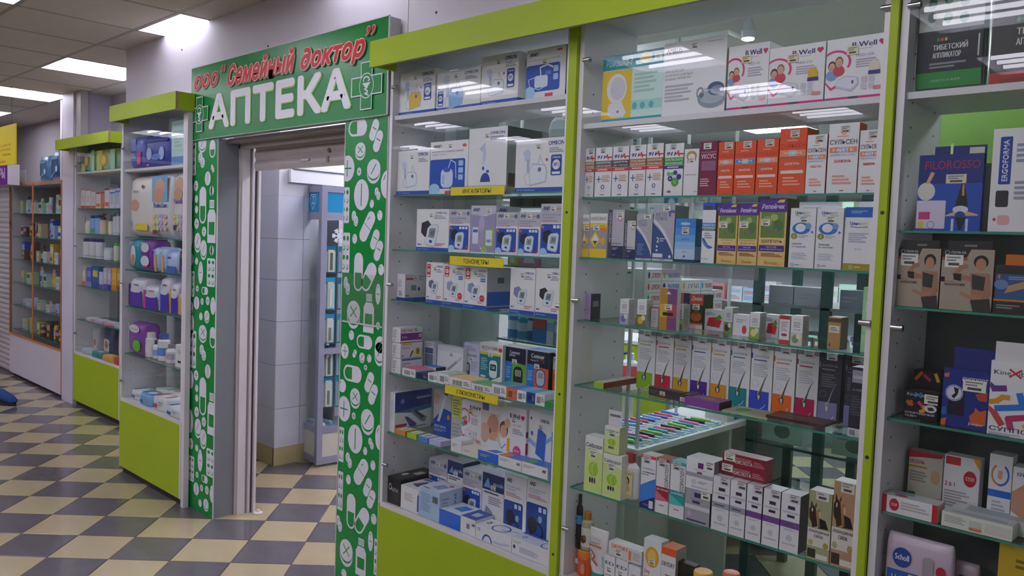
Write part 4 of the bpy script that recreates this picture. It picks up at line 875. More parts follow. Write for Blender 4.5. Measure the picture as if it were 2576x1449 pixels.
product('glucose_meter_box', 'navy and orange glucose meter carton with a blue-rimmed meter', 'box', None, 2.187, .204, 1.055, .111, .070, .165, 0, front=plain(("r",0,0,1,.97,"1c2440"),("r",.0,.0,.38,.64,"2a7cd0"),("p",[(.34,0),(1,0),(1,.58),(.5,.6),(.34,.52)],"e85c28"),("t","Contour",.18,.80,.80,.90,"w",.02),("t","TS",.60,.70,.80,.78,"d8343c",.02),("t","Контур ТС",.16,.71,.52,.765,"w"),("rr",.42,.14,.86,.56,"3a50a0",.42),("rr",.46,.17,.82,.53,"b8c4d4",.4),("rr",.52,.34,.78,.48,"a4b0a8",.15),("t","5.2",.56,.36,.74,.46,"3a4440"),("lines",.04,.25,.28,.5,5,"7ab4e8"),("sticker",.34,.56)), topb='3a86d0', side=plain(("r",0,0,1,.97,"1c2440")))
product('glucose_meter_box', 'white and orange glucose meter carton partly behind the lime strip', 'box', None, 2.301, .225, 1.055, .046, .060, .159, 0, front=plain(("r",0,0,1,.60,"e07a34"),("t","Gmate",.15,.80,1.0,.88,"3a3a3a",.01),("rr",.3,.05,1,.45,"2a2a2e",.3),("rr",.4,.16,.9,.36,"8a948c",.1),("lines",.1,.5,.9,.58,2,"f0c8a0"),("r",0,.92,1,1,"22242c")))
product('test_strip_box', 'small white carton with two barcodes and a pink lid at the shelf edge', 'box', None, 1.640, .024, 1.055, .086, .095, .033, 0, front=pills_box(0), base='w', topb='d86a9a')
product('test_strip_box', 'small navy carton lying at the shelf edge beside the pink-lidded one', 'box', None, 1.729, .024, 1.055, .074, .095, .024, 0, front=pills_box(0), base='2a3260')
product('test_strip_box', 'small white carton between the navy one and the green-topped one', 'box', None, 1.806, .024, 1.055, .060, .095, .034, 0, front=pills_box(0), base='w')
product('test_strip_box', 'small white carton with green top edge and a barcode', 'box', None, 1.869, .024, 1.055, .064, .095, .042, 0, front=pills_box(0), base='w', topb='b8ccb0')
product('test_strip_box', 'broad white carton with an orange-striped lid behind the glucose label', 'box', None, 1.936, .024, 1.055, .126, .095, .036, 0, front=pills_box(0), base='w', topb='e6c27a')
product('test_strip_box', 'white carton with a green lid right of the glucose label', 'box', None, 2.065, .024, 1.055, .108, .095, .030, 0, front=pills_box(0), base='w', topb='6aae5a')
product('test_strip_box', 'white carton with a teal lid next to the orange one', 'box', None, 2.176, .024, 1.055, .074, .095, .044, 0, front=pills_box(0), base='w', topb='4a9aa0')
product('test_strip_box', 'small orange carton with a barcode at the shelf edge', 'box', None, 2.253, .024, 1.055, .050, .095, .040, 0, front=pills_box(0), base='e06a34', topb='3a78c8')
product('test_strip_box', 'small white carton between the orange and the royal blue ones', 'box', None, 2.306, .024, 1.055, .045, .095, .040, 0, front=pills_box(0), base='w', topb='7aa4d4')
product('test_strip_box', 'small royal blue carton with a barcode at the shelf edge', 'box', None, 2.354, .024, 1.055, .040, .095, .040, 0, front=pills_box(0), base='2a44a0', topb='3a9a9a')
product('test_strip_box', 'small white carton with a barcode next to the royal blue one', 'box', None, 2.396, .024, 1.055, .044, .095, .042, 0, front=pills_box(0), base='w', topb='9abcd8')
product('test_strip_box', 'low green carton in the corner by the lime strip', 'box', None, 2.444, .024, 1.055, .052, .095, .020, 0, front=None, base='2a8a4a')
product('massager_box', 'navy and white carton picturing two grey handheld appliances', 'box', None, 1.554, .030, .797, .035, .205, .172, 0, front=plain(("t","СПАСИЛЕН",.3,.35,.7,.8,"7a9ad0",0,0,90)), side=plain(("r",0,.5,1,1,"2a3f86"),("p",[(0,.5),(1,.62),(1,.5),(.5,.44)],"3a70a8"),("t","spasilen",.58,.76,1.02,.86,"d8dcec"),("e",.2,.76,.07,.07,"4a64b0"),("t","2",.17,.73,.23,.80,"d8dcec"),("p",[(.42,.46),(.50,.52),(.88,.28),(.82,.16),(.72,.18)],"8a8c9c"),("p",[(.5,.48),(.56,.5),(.8,.3),(.74,.24)],"4a4c5c"),("p",[(.26,.36),(.34,.36),(.60,.14),(.54,.06),(.42,.08)],"5a5a9c"),("r",.02,.12,.32,.19,"c83a48"),("lines",.1,.02,.9,.1,2,"7a74a0")))
product('thermometer_box', 'blue and grey carton of a forehead thermometer', 'box', None, 1.703, .150, .797, .112, .070, .217, 0, front=plain(("p",[(0,0),(1,0),(1,.52),(.6,.56),(0,.30)],"2a50ac"),("p",[(.22,.28),(.36,.28),(.70,.74),(.78,.88),(.62,.88),(.5,.7)],"c8ccd4"),("e",.18,.72,.16,.12,"c89880"),("t","GENTLE TEMP 720",.06,.16,.72,.21,"c8d4ec",.02),("lines",.06,.08,.8,.14,2,"8aa4d8"),("e",.86,.4,.09,.05,"d88a3a"),("rr",.6,.82,.8,.9,"6a5a40",.2)), base='b4b6bc')
product('thermometer_box', 'narrow yellow-green and grey carton behind the thermometers', 'box', None, 1.829, .140, .797, .060, .060, .196, 0, front=plain(("r",0,.5,1,1,"c8cc6a"),("lines",.1,.55,.9,.9,6,"8a8c50"),("lines",.1,.1,.9,.4,4,"a8a8a8")), base='c0c0ba')
product('thermometer_box', 'white thermometer carton with a mother and baby photograph', 'box', None, 1.912, .120, .797, .115, .080, .189, 0, front=bwell("B.Well","WF-4000",None,2))
product('thermometer_box', 'white carton with a large photograph of a baby held to the ear', 'box', None, 2.038, .110, .797, .102, .080, .201, 0, front=plain(("r",0,.28,1,.82,"d8c8c4"),("e",.62,.52,.34,.24,"d8a088"),("e",.66,.62,.30,.18,"c89078"),("e",.2,.4,.25,.2,"d0a894"),("r",.5,.0,.98,.09,"3a6a94"),("e",.5,.46,.06,.05,"8a5a4a"),("rr",.05,.84,.4,.98,"5a6a9c",.1)))
product('thermometer_box', 'white thermometer carton with pink round badge and a yellow thermometer', 'box', None, 2.161, .090, .797, .136, .090, .213, 0, front=plain(("t","B.Well",.38,.80,.76,.88,"3a2c78",.03),("e",.84,.845,.045,.03,"d02a58"),("e",.90,.845,.045,.03,"d02a58"),("p",[(.80,.84),(.945,.84),(.87,.78)],"d02a58"),("t","WC-350",.5,.66,.80,.70,"8a82a8"),("lines",.5,.52,.92,.62,3),("e",.16,.56,.17,.15,"6a5040"),("e",.15,.52,.13,.12,"d8a88c"),("e",.30,.68,.12,.09,"d8a88c"),("p",[(.28,.06),(.42,.08),(.40,.42),(.30,.42)],"e0a830"),("line",[(.0,.3),(.1,.2),(.24,.3)],.004,"8a80b0"),("e",.68,.22,.15,.10,"d84a86"),("t","Baby",.58,.2,.78,.25,"w"),("sticker",.44,.72)), side=plain(("r",0,.5,1,.6,"8a3a5a"),("r",0,.2,1,.4,"c83a48")))
product('cuff_box', 'white carton picturing a royal blue arm cuff', 'box', None, 2.300, .100, .797, .137, .080, .215, 0, front=plain(("t","OMRON",.42,.82,.74,.88,"22388c",.025),("e",.1,.86,.03,.025,"3a50a0"),("p",[(.28,.26),(.62,.16),(.66,.62),(.36,.74)],"3a6cc4"),("p",[(.0,.44),(.28,.36),(.3,.44),(.02,.52)],"8ab0e4"),("p",[(.64,.46),(.95,.6),(.92,.66),(.64,.54)],"8ab0e4"),("e",.14,.60,.05,.04,"3a6cc4"),("t","Wide Range Cuff",.04,.06,.62,.11,"5a6ab0"),("sticker",.36,.70)), side=plain(("r",0,.9,1,.93,"8a8a98")))
product('cuff_box', 'narrow bright blue carton standing at the front corner', 'box', None, 2.479, .026, .797, .022, .050, .175, 0, front=plain(("t","OMRON",.08,.84,.95,.89,"w",.02),("line",[(.4,.1),(.4,.7)],.002,"a0c4f0")), base='2a78d8')
product('thermometer_pack', 'child thermometer pack with orange base', 'thermometer', None, 1.608, .024, .797, .062, .060, .022, 0, front=None, base='e08a3a', topb='b8cc5a', top=plain(("rr",.15,.1,.85,.9,"e0e4e8",.3),("rr",.4,.15,.6,.85,'e08a3a',.4)))
product('thermometer_pack', 'child thermometer pack with lime green base and tip', 'thermometer', None, 1.683, .024, .797, .060, .060, .022, 0, front=None, base='a8c82a', topb='7ac04a', top=plain(("rr",.15,.1,.85,.9,"e0e4e8",.3),("rr",.4,.15,.6,.85,'a8c82a',.4)))
product('thermometer_pack', 'thermometer pack with blue base', 'thermometer', None, 1.754, .024, .797, .063, .060, .022, 0, front=None, base='5a86d0', topb='c8d0dc', top=plain(("rr",.15,.1,.85,.9,"e0e4e8",.3),("rr",.4,.15,.6,.85,'5a86d0',.4)))
product('thermometer_pack', 'thermometer pack with lavender base', 'thermometer', None, 1.825, .024, .797, .071, .060, .022, 0, front=None, base='b8b8e0', topb='d4d8e0', top=plain(("rr",.15,.1,.85,.9,"e0e4e8",.3),("rr",.4,.15,.6,.85,'b8b8e0',.4)))
product('accessory_box', 'white thermometer carton lying beside the lavender thermometer pack', 'box', None, 1.958, .024, .797, .061, .062, .050, 0, front=plain(("lines",.1,.4,.6,.7,2,"a8a8b0")), base='w')
product('accessory_box', 'low off-white carton between the thermometer and cuff cartons', 'box', None, 2.022, .024, .797, .090, .062, .033, 0, front=plain(("lines",.1,.4,.6,.7,2,"a8a8b0")), base='dcd8d0')
product('accessory_box', 'flat carton with royal blue front and white lid on the thermometer shelf', 'box', None, 2.115, .024, .797, .105, .062, .038, 0, front=plain(("lines",.1,.4,.6,.7,2,"a8a8b0")), base='2a6cd0', top=plain(("p",[(.3,.2),(.8,.15),(.9,.7),(.45,.75)],"3a78d8")), topb='w')
product('accessory_box', 'flat white carton with blue and orange lid, left of an alike one with green', 'box', None, 2.223, .024, .797, .118, .062, .040, 0, front=plain(("t","AND",.78,.5,.94,.75,"2a2a34",.04,.25),("lines",.05,.5,.5,.8,2,"c0a8b0")), base='w', topb='4a74c0', top=plain(("e",.2,.4,.2,.4,"d8783a")))
product('accessory_box', 'flat white carton with blue and green lid in the front corner of the thermometer shelf', 'box', None, 2.344, .024, .797, .124, .062, .042, 0, front=plain(("t","AND",.78,.5,.94,.75,"2a2a34",.04,.25),("lines",.05,.5,.5,.8,2,"c0a8b0")), base='w', topb='4a74c0', top=plain(("e",.2,.4,.2,.4,"4aa06a")))
product('stethoscope_box', 'black carton with a silver crest at the left end of the cabinet floor', 'box', None, 1.554, .030, .488, .087, .200, .115, 0, front=plain(("ring",.2,.62,.12,.13,"d0d0d4",.3),("t","MedTech",.3,.48,.82,.62,"d0d0d4",0,.2)), base='26242a', top=plain(("e",.35,.35,.14,.1,"d0d0d0"),("rr",.5,.5,.9,.75,"c8c8c8",.2)))
product('monitor_box', 'low white monitor carton beside the black one', 'box', None, 1.652, .025, .488, .117, .140, .100, 0, front=plain(("lines",.2,.4,.7,.75,4,"c4b0b8"),("r",.93,.1,1,.8,"2a4aa0")), top=plain(("p",[(.2,.3),(.6,.2),(.8,.6),(.4,.75)],"5a5a6c"),("rr",.05,.8,.5,.95,"6a8ac8",.2)))
product('monitor_box', 'pale blue monitor carton with a barcode and a monitor on its lid', 'box', None, 1.772, .025, .488, .128, .125, .122, 0, front=plain(("lines",.08,.2,.6,.85,9,"8aa4cc"),("barcode",.66,.6,.92,.82)), base='b0c8e4', sideb='c4d2e4', topb='d0d8e4', side=plain(("t","B.Well",.62,.2,.74,.85,"2a4a9c",.02,0,90),("lines",.1,.2,.4,.8,5,"98b0d0")), top=plain(("p",[(.3,.3),(.7,.2),(.8,.6),(.45,.7)],"8a94c8"),("r",.1,.05,.4,.12,"5a5a64"),("e",.75,.75,.1,.08,"c8506a")))
product('monitor_box', 'tall carton with blue monitor panel standing behind the pale blue carton', 'box', None, 1.662, .170, .488, .116, .090, .195, 0, front=andd(), topb='d0d0dc')
product('monitor_box', 'white carton with a dark blue water picture across its top, behind the pale blue one', 'box', None, 1.794, .160, .488, .093, .100, .215, 0, front=plain(("r",0,.72,1,1,"2a3a70"),("p",[(.1,.76),(.3,.9),(.4,.76)],"6a9ad0"),("t","microlife",.44,.80,.96,.87,"d4dcec"),("lines",.08,.62,.9,.70,2,"5a5a6a"),("rr",.55,.5,.85,.54,"8a90a4",.3),("lines",.1,.3,.8,.46,4),("sticker",.4,.72)), side=plain(("r",0,.72,1,1,"23305c")), topb='b8bcc8')
product('monitor_box', 'blue-panelled carton between the two cartons with water pictures', 'box', None, 1.895, .155, .488, .112, .100, .201, 0, front=andd(), topb='c8c8d8')
product('monitor_box', 'white carton with water picture and a grey monitor and orange disc', 'box', None, 2.037, .130, .488, .120, .110, .224, 0, front=plain(("r",0,.70,1,1,"2a3a70"),("p",[(.05,.74),(.25,.92),(.4,.74)],"7aa4d8"),("t","microlife",.5,.80,.96,.87,"d4dcec"),("lines",.08,.63,.9,.68,1,"5a5a6a"),("lines",.3,.45,.9,.6,4),("p",[(.06,.16),(.4,.1),(.5,.32),(.2,.42)],"9a9aa8"),("e",.74,.12,.11,.07,"c8823a"),("sticker",.4,.72)), topb='c0c4d0')
product('tonometer_box', 'tall blue-panelled tonometer carton with a stethoscope, right of the orange disc', 'box', None, 2.179, .110, .488, .115, .100, .255, 0, front=plain(("t","AND",.08,.88,.34,.94,"22306c",.05,.25),("t","МЕХАНИЧЕСКИЙ",.06,.80,.72,.835,"6a74b4"),("t","ТОНОМЕТР",.06,.755,.5,.785,"6a74b4"),("lines",.06,.66,.8,.73,3,"c08a94"),("rr",0,.04,.86,.60,"23499c",.08),("e",.3,.35,.2,.12,"2a2c3c"),("ring",.45,.2,.25,.12,"20222c",.2),("e",.62,.36,.08,.05,"8ab0c8"),("rr",.48,.50,.60,.57,"c8d4e8",.15),("rr",.66,.50,.78,.57,"c8d4e8",.15)))
product('tonometer_box', 'tall blue-panelled tonometer carton with a stethoscope next to the lime strip', 'box', None, 2.306, .100, .488, .125, .100, .269, 0, front=plain(("t","AND",.08,.90,.34,.955,"22306c",.05,.25),("t","МЕХАНИЧЕСКИЙ",.06,.84,.72,.87,"6a74b4"),("t","ТОНОМЕТР",.06,.80,.5,.825,"6a74b4"),("lines",.06,.72,.8,.78,3,"c08a94"),("rr",0,.12,.82,.66,"23499c",.08),("e",.25,.35,.2,.12,"2a2c3c"),("ring",.42,.28,.28,.13,"20222c",.2),("e",.55,.46,.08,.05,"8ab0c8"),("rr",.48,.56,.60,.63,"c8d4e8",.15),("rr",.66,.56,.78,.63,"c8d4e8",.15)), side=plain(("r",0,0,1,1,"b4b4c0")))
product('cuff_box', 'flat carton with royal blue front and white lid on the cabinet floor', 'box', None, 1.901, .025, .488, .124, .120, .062, 0, front=None, base='2a6cd8', topb='d8dce4', top=plain(("p",[(.3,.35),(.75,.3),(.85,.75),(.45,.8)],"3a82d8")))
product('accessory_box', 'small white carton with a blue lid and barcode', 'box', None, 2.027, .025, .488, .084, .100, .066, 0, front=plain(("barcode",.4,.35,.62,.65),("t","AND",.76,.6,.96,.75,"2a3a7a",.04,.25)), topb='3a5cae', top=plain(("p",[(.3,.3),(.7,.3),(.7,.7),(.3,.7)],"c8ccd8")))
product('stethoscope_box', 'long flat stethoscope carton with a blue tube drawn on the lid', 'box', None, 2.114, .025, .488, .191, .085, .056, 0, front=plain(("t","CS",.05,.62,.13,.82,"2a3a9c",.03),("ring",.33,.05,.14,.5,"3a5ab0",.25,12,0,180),("t","CS-404",.78,.3,.94,.42,"5a5ac0"),("lines",.5,.12,.9,.3,2,"a8b0d0")), top=plain(("t","CS",.1,.4,.2,.7,"2a3a9c",.03),("ring",.55,.4,.22,.4,"3a5aa8",.15),("line",[(.6,.3),(.95,.6)],.003,"4a4a6c")))
product('stethoscope_box', 'long flat stethoscope carton with a blue lettered edge by the lime strip', 'box', None, 2.308, .025, .488, .188, .070, .060, 0, front=plain(("t","CS-417",.04,.68,.22,.84,"5a5a6c"),("e",.06,.45,.03,.12,"22222a"),("lines",.2,.2,.7,.55,4,"a8a8b8")), topb='cfd4e4', top=plain(("r",0,.82,1,1,"2a4ab0"),("t","CS",.14,.3,.24,.6,"2a3a9c",.03),("t","СТЕТОСКОП",.1,.86,.7,.96,"c8d4f0"),("ring",.8,.4,.14,.4,"3a4a88",.15)))
# ---- cabinet of shampoos and hair products
product('breast_pump_box', 'turquoise and yellow carton picturing a round white device', 'box', None, 2.620, .050, 2.036, .237, .110, .221, 0, front=plain(("r",0,.78,1,1,"2a9ca8"),("t","Ромашка-3",.05,.83,.50,.93,"e4f0f0",0,.3),("r",0,.06,.5,.77,"e6c02c"),("r",.5,.06,1,.77,"cde4dc"),("r",0,0,1,.06,"2a9ca8"),("r",.5,.16,1,.30,"a4d8d0"),("e",.25,.5,.17,.22,"e4e2e6"),("e",.27,.5,.13,.17,"cfccd4"),("p",[(.12,.28),(.20,.3),(.34,.3),(.42,.14),(.38,.08),(.16,.08),(.1,.14)],"e0dee4"),("e",.28,.16,.02,.02,"4a8a5a"),("e",.56,.22,.04,.05,"5ab4b8"),("e",.69,.22,.04,.05,"5ab4b8"),("e",.83,.22,.04,.05,"5ab4b8"),("lines",.54,.40,.92,.70,5,"a8c8c0"),("e",.72,.9,.10,.08,"e0cc6a"),("sticker",.86,.84)), base='dfe6de')
product('inhaler_box', 'large white inhaler carton with a grey pear-shaped compressor', 'box', None, 2.864, .040, 2.036, .216, .170, .226, 0, front=plain(("t","AMRUS",.04,.86,.30,.93,"8a2a4a",.03),("t","Зелёный Крест",.70,.93,.94,.955,"7a8a7a"),("sticker",.44,.88),("t","ИНГАЛЯТОР",.04,.60,.34,.635,"8a8a94"),("t","КОМПРЕССОРНЫЙ",.04,.545,.48,.585,"8a8a94"),("t","модель AMNB-501",.04,.495,.46,.53,"8a8a94"),("lines",.04,.2,.5,.44,5,"b4b4bc"),("e",.80,.20,.22,.13,"8e96a4"),("e",.80,.24,.20,.11,"aab2be"),("e",.86,.32,.13,.09,"4a6088"),("e",.88,.30,.10,.06,"8a94a4"),("ring",.62,.28,.06,.08,"8a929c",.3),("e",.64,.25,.04,.03,"6a727c")), side=plain(("t","ИНГАЛЯТОР",.1,.82,.9,.86,"8a8a88")), sideb='cfd0c4', topb='d8d8d0')
product('monitor_box', 'white monitor carton with a heart ring around an elderly couple', 'box', None, 3.084, .045, 2.036, .127, .120, .188, 0, front=bwell("B.Well","MED-55",None,2))
product('inhaler_box', 'white inhaler carton with a heart ring around a father and child', 'box', None, 3.215, .040, 2.036, .159, .140, .164, 0, front=bwell("B.Well","MED-121","y",2))
product('inhaler_box', 'white inhaler carton with a heart ring around a mother and girl', 'box', None, 3.378, .040, 2.036, .157, .120, .164, 0, front=bwell("B.Well","MED-125","r",2), side=plain(("r",0,0,1,.06,"c0257a")))
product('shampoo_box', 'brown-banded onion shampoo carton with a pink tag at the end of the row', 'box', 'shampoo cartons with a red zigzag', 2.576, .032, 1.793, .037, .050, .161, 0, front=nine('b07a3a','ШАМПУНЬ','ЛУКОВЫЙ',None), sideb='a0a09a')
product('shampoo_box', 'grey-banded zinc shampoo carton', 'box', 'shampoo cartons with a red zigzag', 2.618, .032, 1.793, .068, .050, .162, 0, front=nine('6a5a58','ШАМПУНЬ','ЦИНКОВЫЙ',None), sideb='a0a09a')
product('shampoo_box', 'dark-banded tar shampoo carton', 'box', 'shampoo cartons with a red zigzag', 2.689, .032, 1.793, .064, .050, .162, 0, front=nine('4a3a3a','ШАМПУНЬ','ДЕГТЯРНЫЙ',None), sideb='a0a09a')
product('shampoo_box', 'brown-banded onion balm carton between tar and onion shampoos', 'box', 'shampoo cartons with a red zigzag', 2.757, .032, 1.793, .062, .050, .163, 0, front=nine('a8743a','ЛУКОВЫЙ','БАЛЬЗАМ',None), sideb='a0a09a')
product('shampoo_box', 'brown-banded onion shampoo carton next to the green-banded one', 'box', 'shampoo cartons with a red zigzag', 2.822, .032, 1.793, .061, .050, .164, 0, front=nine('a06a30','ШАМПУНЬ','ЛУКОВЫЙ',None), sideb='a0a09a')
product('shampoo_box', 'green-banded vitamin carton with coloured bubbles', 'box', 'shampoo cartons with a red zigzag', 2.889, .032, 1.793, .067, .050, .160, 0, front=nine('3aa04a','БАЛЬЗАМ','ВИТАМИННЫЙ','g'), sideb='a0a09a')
product('hair_oil_box', 'white carton with a golden curl of hair beside the maroon carton', 'box', None, 2.959, .032, 1.793, .050, .045, .140, 0, front=plain(("e",.5,.85,.36,.11,"b89858"),("e",.5,.83,.24,.07,"e8e4dc"),("lines",.2,.7,.85,.78,2,"a09890"),("t","КЕРАНОВА",.12,.43,.88,.46,"6a5a4a"),("t","150",.72,.07,.94,.10,"6a6a72"),("sticker",.32,.70,.02,.015)))
product('vinegar_box', 'maroon raspberry vinegar carton', 'box', None, 3.012, .032, 1.793, .059, .060, .159, 0, front=plain(("r",.0,0,1,1,"7c2044"),("t","МАЛИНОВЫЙ",.08,.79,.92,.82,"d8b8c0"),("t","УКСУС",.08,.68,.92,.77,"e0d0d4",.02),("r",.12,.46,.92,.64,"94607c"),("lines",.08,.16,.6,.32,4,"c89cac"),("sticker",.2,.86)), base='7c2044', topb='6c1c3c')
product('shampoo_box', 'low orange hair paste carton beside the maroon vinegar', 'box', 'orange anti-dandruff cartons', 3.074, .032, 1.793, .051, .050, .154, 0, front=sulsen("e8562a","ФОРТЕ","",'ПАСТА',('e88a6a','b8c0d0','e88a6a')), base='e4552a', sideb='b8482c')
product('shampoo_box', 'orange anti-dandruff carton with a blue band', 'box', 'orange anti-dandruff cartons', 3.128, .032, 1.793, .065, .050, .154, 0, front=sulsen("e8562a","ФОРТЕ","",'ШАМПУНЬ',('3a90d0','b0c4d4','3a90d0')), base='e4552a', sideb='b8482c')
product('shampoo_box', 'orange anti-dandruff carton with a pale band, left of the tallest orange one', 'box', 'orange anti-dandruff cartons', 3.196, .032, 1.793, .064, .050, .155, 0, front=sulsen("e8562a","ФОРТЕ","",'ШАМПУНЬ',('e8966a','b0bcd4','e8966a')), base='e4552a', sideb='b8482c')
product('shampoo_box', 'tallest orange anti-dandruff carton', 'box', 'orange anti-dandruff cartons', 3.263, .032, 1.793, .077, .075, .180, 0, front=sulsen("e8562a","ФОРТЕ","",'ШАМПУНЬ',('f08a5a','b8c4d8','f08a5a')), base='e4552a', sideb='b8482c')
product('shampoo_box', 'low white hair paste carton with a peach band', 'box', 'white anti-dandruff cartons', 3.342, .032, 1.793, .054, .050, .158, 0, front=sulsen("w","МИТЕ","",'ПАСТА'), sideb='c8583c')
product('shampoo_box', 'tallest white anti-dandruff carton with a peach band', 'box', 'white anti-dandruff cartons', 3.400, .032, 1.793, .079, .050, .183, 0, front=sulsen("w","МИТЕ","",'ШАМПУНЬ'), sideb='c8583c')
product('shampoo_box', 'white anti-dandruff carton with a peach band beside the lime strip', 'box', 'white anti-dandruff cartons', 3.482, .032, 1.793, .053, .050, .161, 0, front=sulsen("w","МИТЕ","",'ШАМПУНЬ'), sideb='c8583c')
product('shampoo_box', 'short grey and yellow medicated shampoo carton', 'box', None, 2.576, .030, 1.591, .028, .035, .143, 0, front=plain(("r",0,.68,1,.78,"e8c424"),("r",0,0,1,.20,"e8c424"),("r",0,.20,1,.68,"9a9aa0"),("t","НИЗОРАЛ",.05,.84,.92,.92,"3a2a2a"),("t","ШАМПУНЬ",.35,.70,.88,.73,"6a5a20"),("p",[(.0,.40),(.34,.60),(.66,.40),(.3,.22)],"e8b820"),("p",[(.12,.40),(.33,.54),(.54,.40),(.33,.29)],"e4e2da"),("p",[(.2,.38),(.46,.38),(.33,.29)],"4a4440"),("p",[(.62,.40),(.8,.48),(.95,.36),(.78,.26)],"e0b028"),("e",.7,.66,.1,.02,"7a5a4a"),("sticker",.2,.62)))
product('shampoo_box', 'larger grey and yellow medicated shampoo carton with orange corner', 'box', None, 2.608, .030, 1.591, .071, .050, .147, 0, front=plain(("r",0,.68,1,.78,"e8c424"),("r",0,0,1,.20,"e8c424"),("r",0,.20,1,.68,"9a9aa0"),("t","НИЗОРАЛ",.05,.84,.92,.92,"3a2a2a"),("t","ШАМПУНЬ",.35,.70,.88,.73,"6a5a20"),("p",[(.0,.40),(.34,.60),(.66,.40),(.3,.22)],"e8b820"),("p",[(.12,.40),(.33,.54),(.54,.40),(.33,.29)],"e4e2da"),("p",[(.2,.38),(.46,.38),(.33,.29)],"4a4440"),("p",[(.62,.40),(.8,.48),(.95,.36),(.78,.26)],"e0b028"),("p",[(.55,.68),(1,.68),(1,.62),(.75,.58)],"e87a3a"),("r",0,.64,.1,.68,"e87a3a"),("sticker",.2,.62)))
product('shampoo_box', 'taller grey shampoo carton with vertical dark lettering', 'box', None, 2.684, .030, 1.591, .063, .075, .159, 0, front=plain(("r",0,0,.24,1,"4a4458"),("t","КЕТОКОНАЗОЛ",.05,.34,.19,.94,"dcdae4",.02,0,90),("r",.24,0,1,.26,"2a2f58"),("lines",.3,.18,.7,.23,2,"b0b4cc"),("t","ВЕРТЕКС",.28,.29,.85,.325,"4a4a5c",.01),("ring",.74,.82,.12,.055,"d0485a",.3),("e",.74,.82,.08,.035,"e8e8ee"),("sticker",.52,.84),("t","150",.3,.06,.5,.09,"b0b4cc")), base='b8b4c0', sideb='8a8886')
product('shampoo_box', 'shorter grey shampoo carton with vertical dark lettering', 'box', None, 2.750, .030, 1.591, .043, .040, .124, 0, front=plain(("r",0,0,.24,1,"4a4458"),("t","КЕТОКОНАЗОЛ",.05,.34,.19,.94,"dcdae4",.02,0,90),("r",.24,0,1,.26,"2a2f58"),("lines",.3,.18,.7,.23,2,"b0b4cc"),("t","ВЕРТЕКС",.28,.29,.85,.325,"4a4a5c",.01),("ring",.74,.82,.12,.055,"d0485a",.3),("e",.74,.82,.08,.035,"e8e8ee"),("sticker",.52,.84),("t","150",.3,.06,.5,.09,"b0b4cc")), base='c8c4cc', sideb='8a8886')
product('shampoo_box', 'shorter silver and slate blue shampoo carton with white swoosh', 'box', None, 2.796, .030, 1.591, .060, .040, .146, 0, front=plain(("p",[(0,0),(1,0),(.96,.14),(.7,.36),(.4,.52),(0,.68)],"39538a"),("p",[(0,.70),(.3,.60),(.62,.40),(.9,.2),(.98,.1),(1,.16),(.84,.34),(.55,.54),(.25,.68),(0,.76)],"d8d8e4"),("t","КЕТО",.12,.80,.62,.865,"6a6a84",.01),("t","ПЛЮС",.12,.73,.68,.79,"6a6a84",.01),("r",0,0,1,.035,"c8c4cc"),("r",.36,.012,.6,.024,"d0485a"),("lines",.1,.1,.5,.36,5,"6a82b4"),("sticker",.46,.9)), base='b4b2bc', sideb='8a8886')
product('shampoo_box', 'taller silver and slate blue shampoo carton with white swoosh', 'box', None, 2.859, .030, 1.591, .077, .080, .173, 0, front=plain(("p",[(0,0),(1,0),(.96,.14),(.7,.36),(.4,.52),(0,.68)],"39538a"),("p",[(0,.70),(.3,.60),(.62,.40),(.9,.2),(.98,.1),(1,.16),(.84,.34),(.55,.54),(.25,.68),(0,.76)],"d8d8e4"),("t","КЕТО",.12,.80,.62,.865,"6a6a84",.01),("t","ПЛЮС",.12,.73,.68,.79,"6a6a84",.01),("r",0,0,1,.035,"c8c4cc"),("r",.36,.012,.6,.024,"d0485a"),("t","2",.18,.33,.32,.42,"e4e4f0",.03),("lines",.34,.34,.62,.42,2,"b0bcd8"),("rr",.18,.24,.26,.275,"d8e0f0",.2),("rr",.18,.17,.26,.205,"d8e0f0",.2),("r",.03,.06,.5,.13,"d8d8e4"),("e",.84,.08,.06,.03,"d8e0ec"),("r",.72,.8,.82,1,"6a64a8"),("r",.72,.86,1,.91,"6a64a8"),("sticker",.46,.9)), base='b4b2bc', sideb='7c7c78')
product('shampoo_box', 'bright blue shampoo carton fading to white', 'box', None, 2.940, .030, 1.591, .071, .070, .132, 0, front=plain(("r",0,.06,1,.30,"b8cce4"),("r",0,.30,1,.46,"94bce6"),("r",0,0,1,.06,"2a3070"),("r",0,.62,1,.78,"4a94de"),("r",0,.46,1,.62,"6aa8e4"),("e",.5,.88,.24,.035,"b8c8d8"),("t","ШАМПУНЬ",.32,.505,.72,.54,"2a4a9c",.01),("t","150 мл",.38,.22,.6,.25,"3a4a7c"),("p",[(.42,.11),(.56,.11),(.49,.17)],"3a4a7c"),("sticker",.33,.64,.025,.022,"d8cfc4")), base='3a86d8', sideb='3a6494', side=plain(("r",0,0,1,.06,"23285c"),("r",0,.06,1,.36,"7a9cc0"),("lines",.2,.4,.8,.7,6,"5a84b4")))
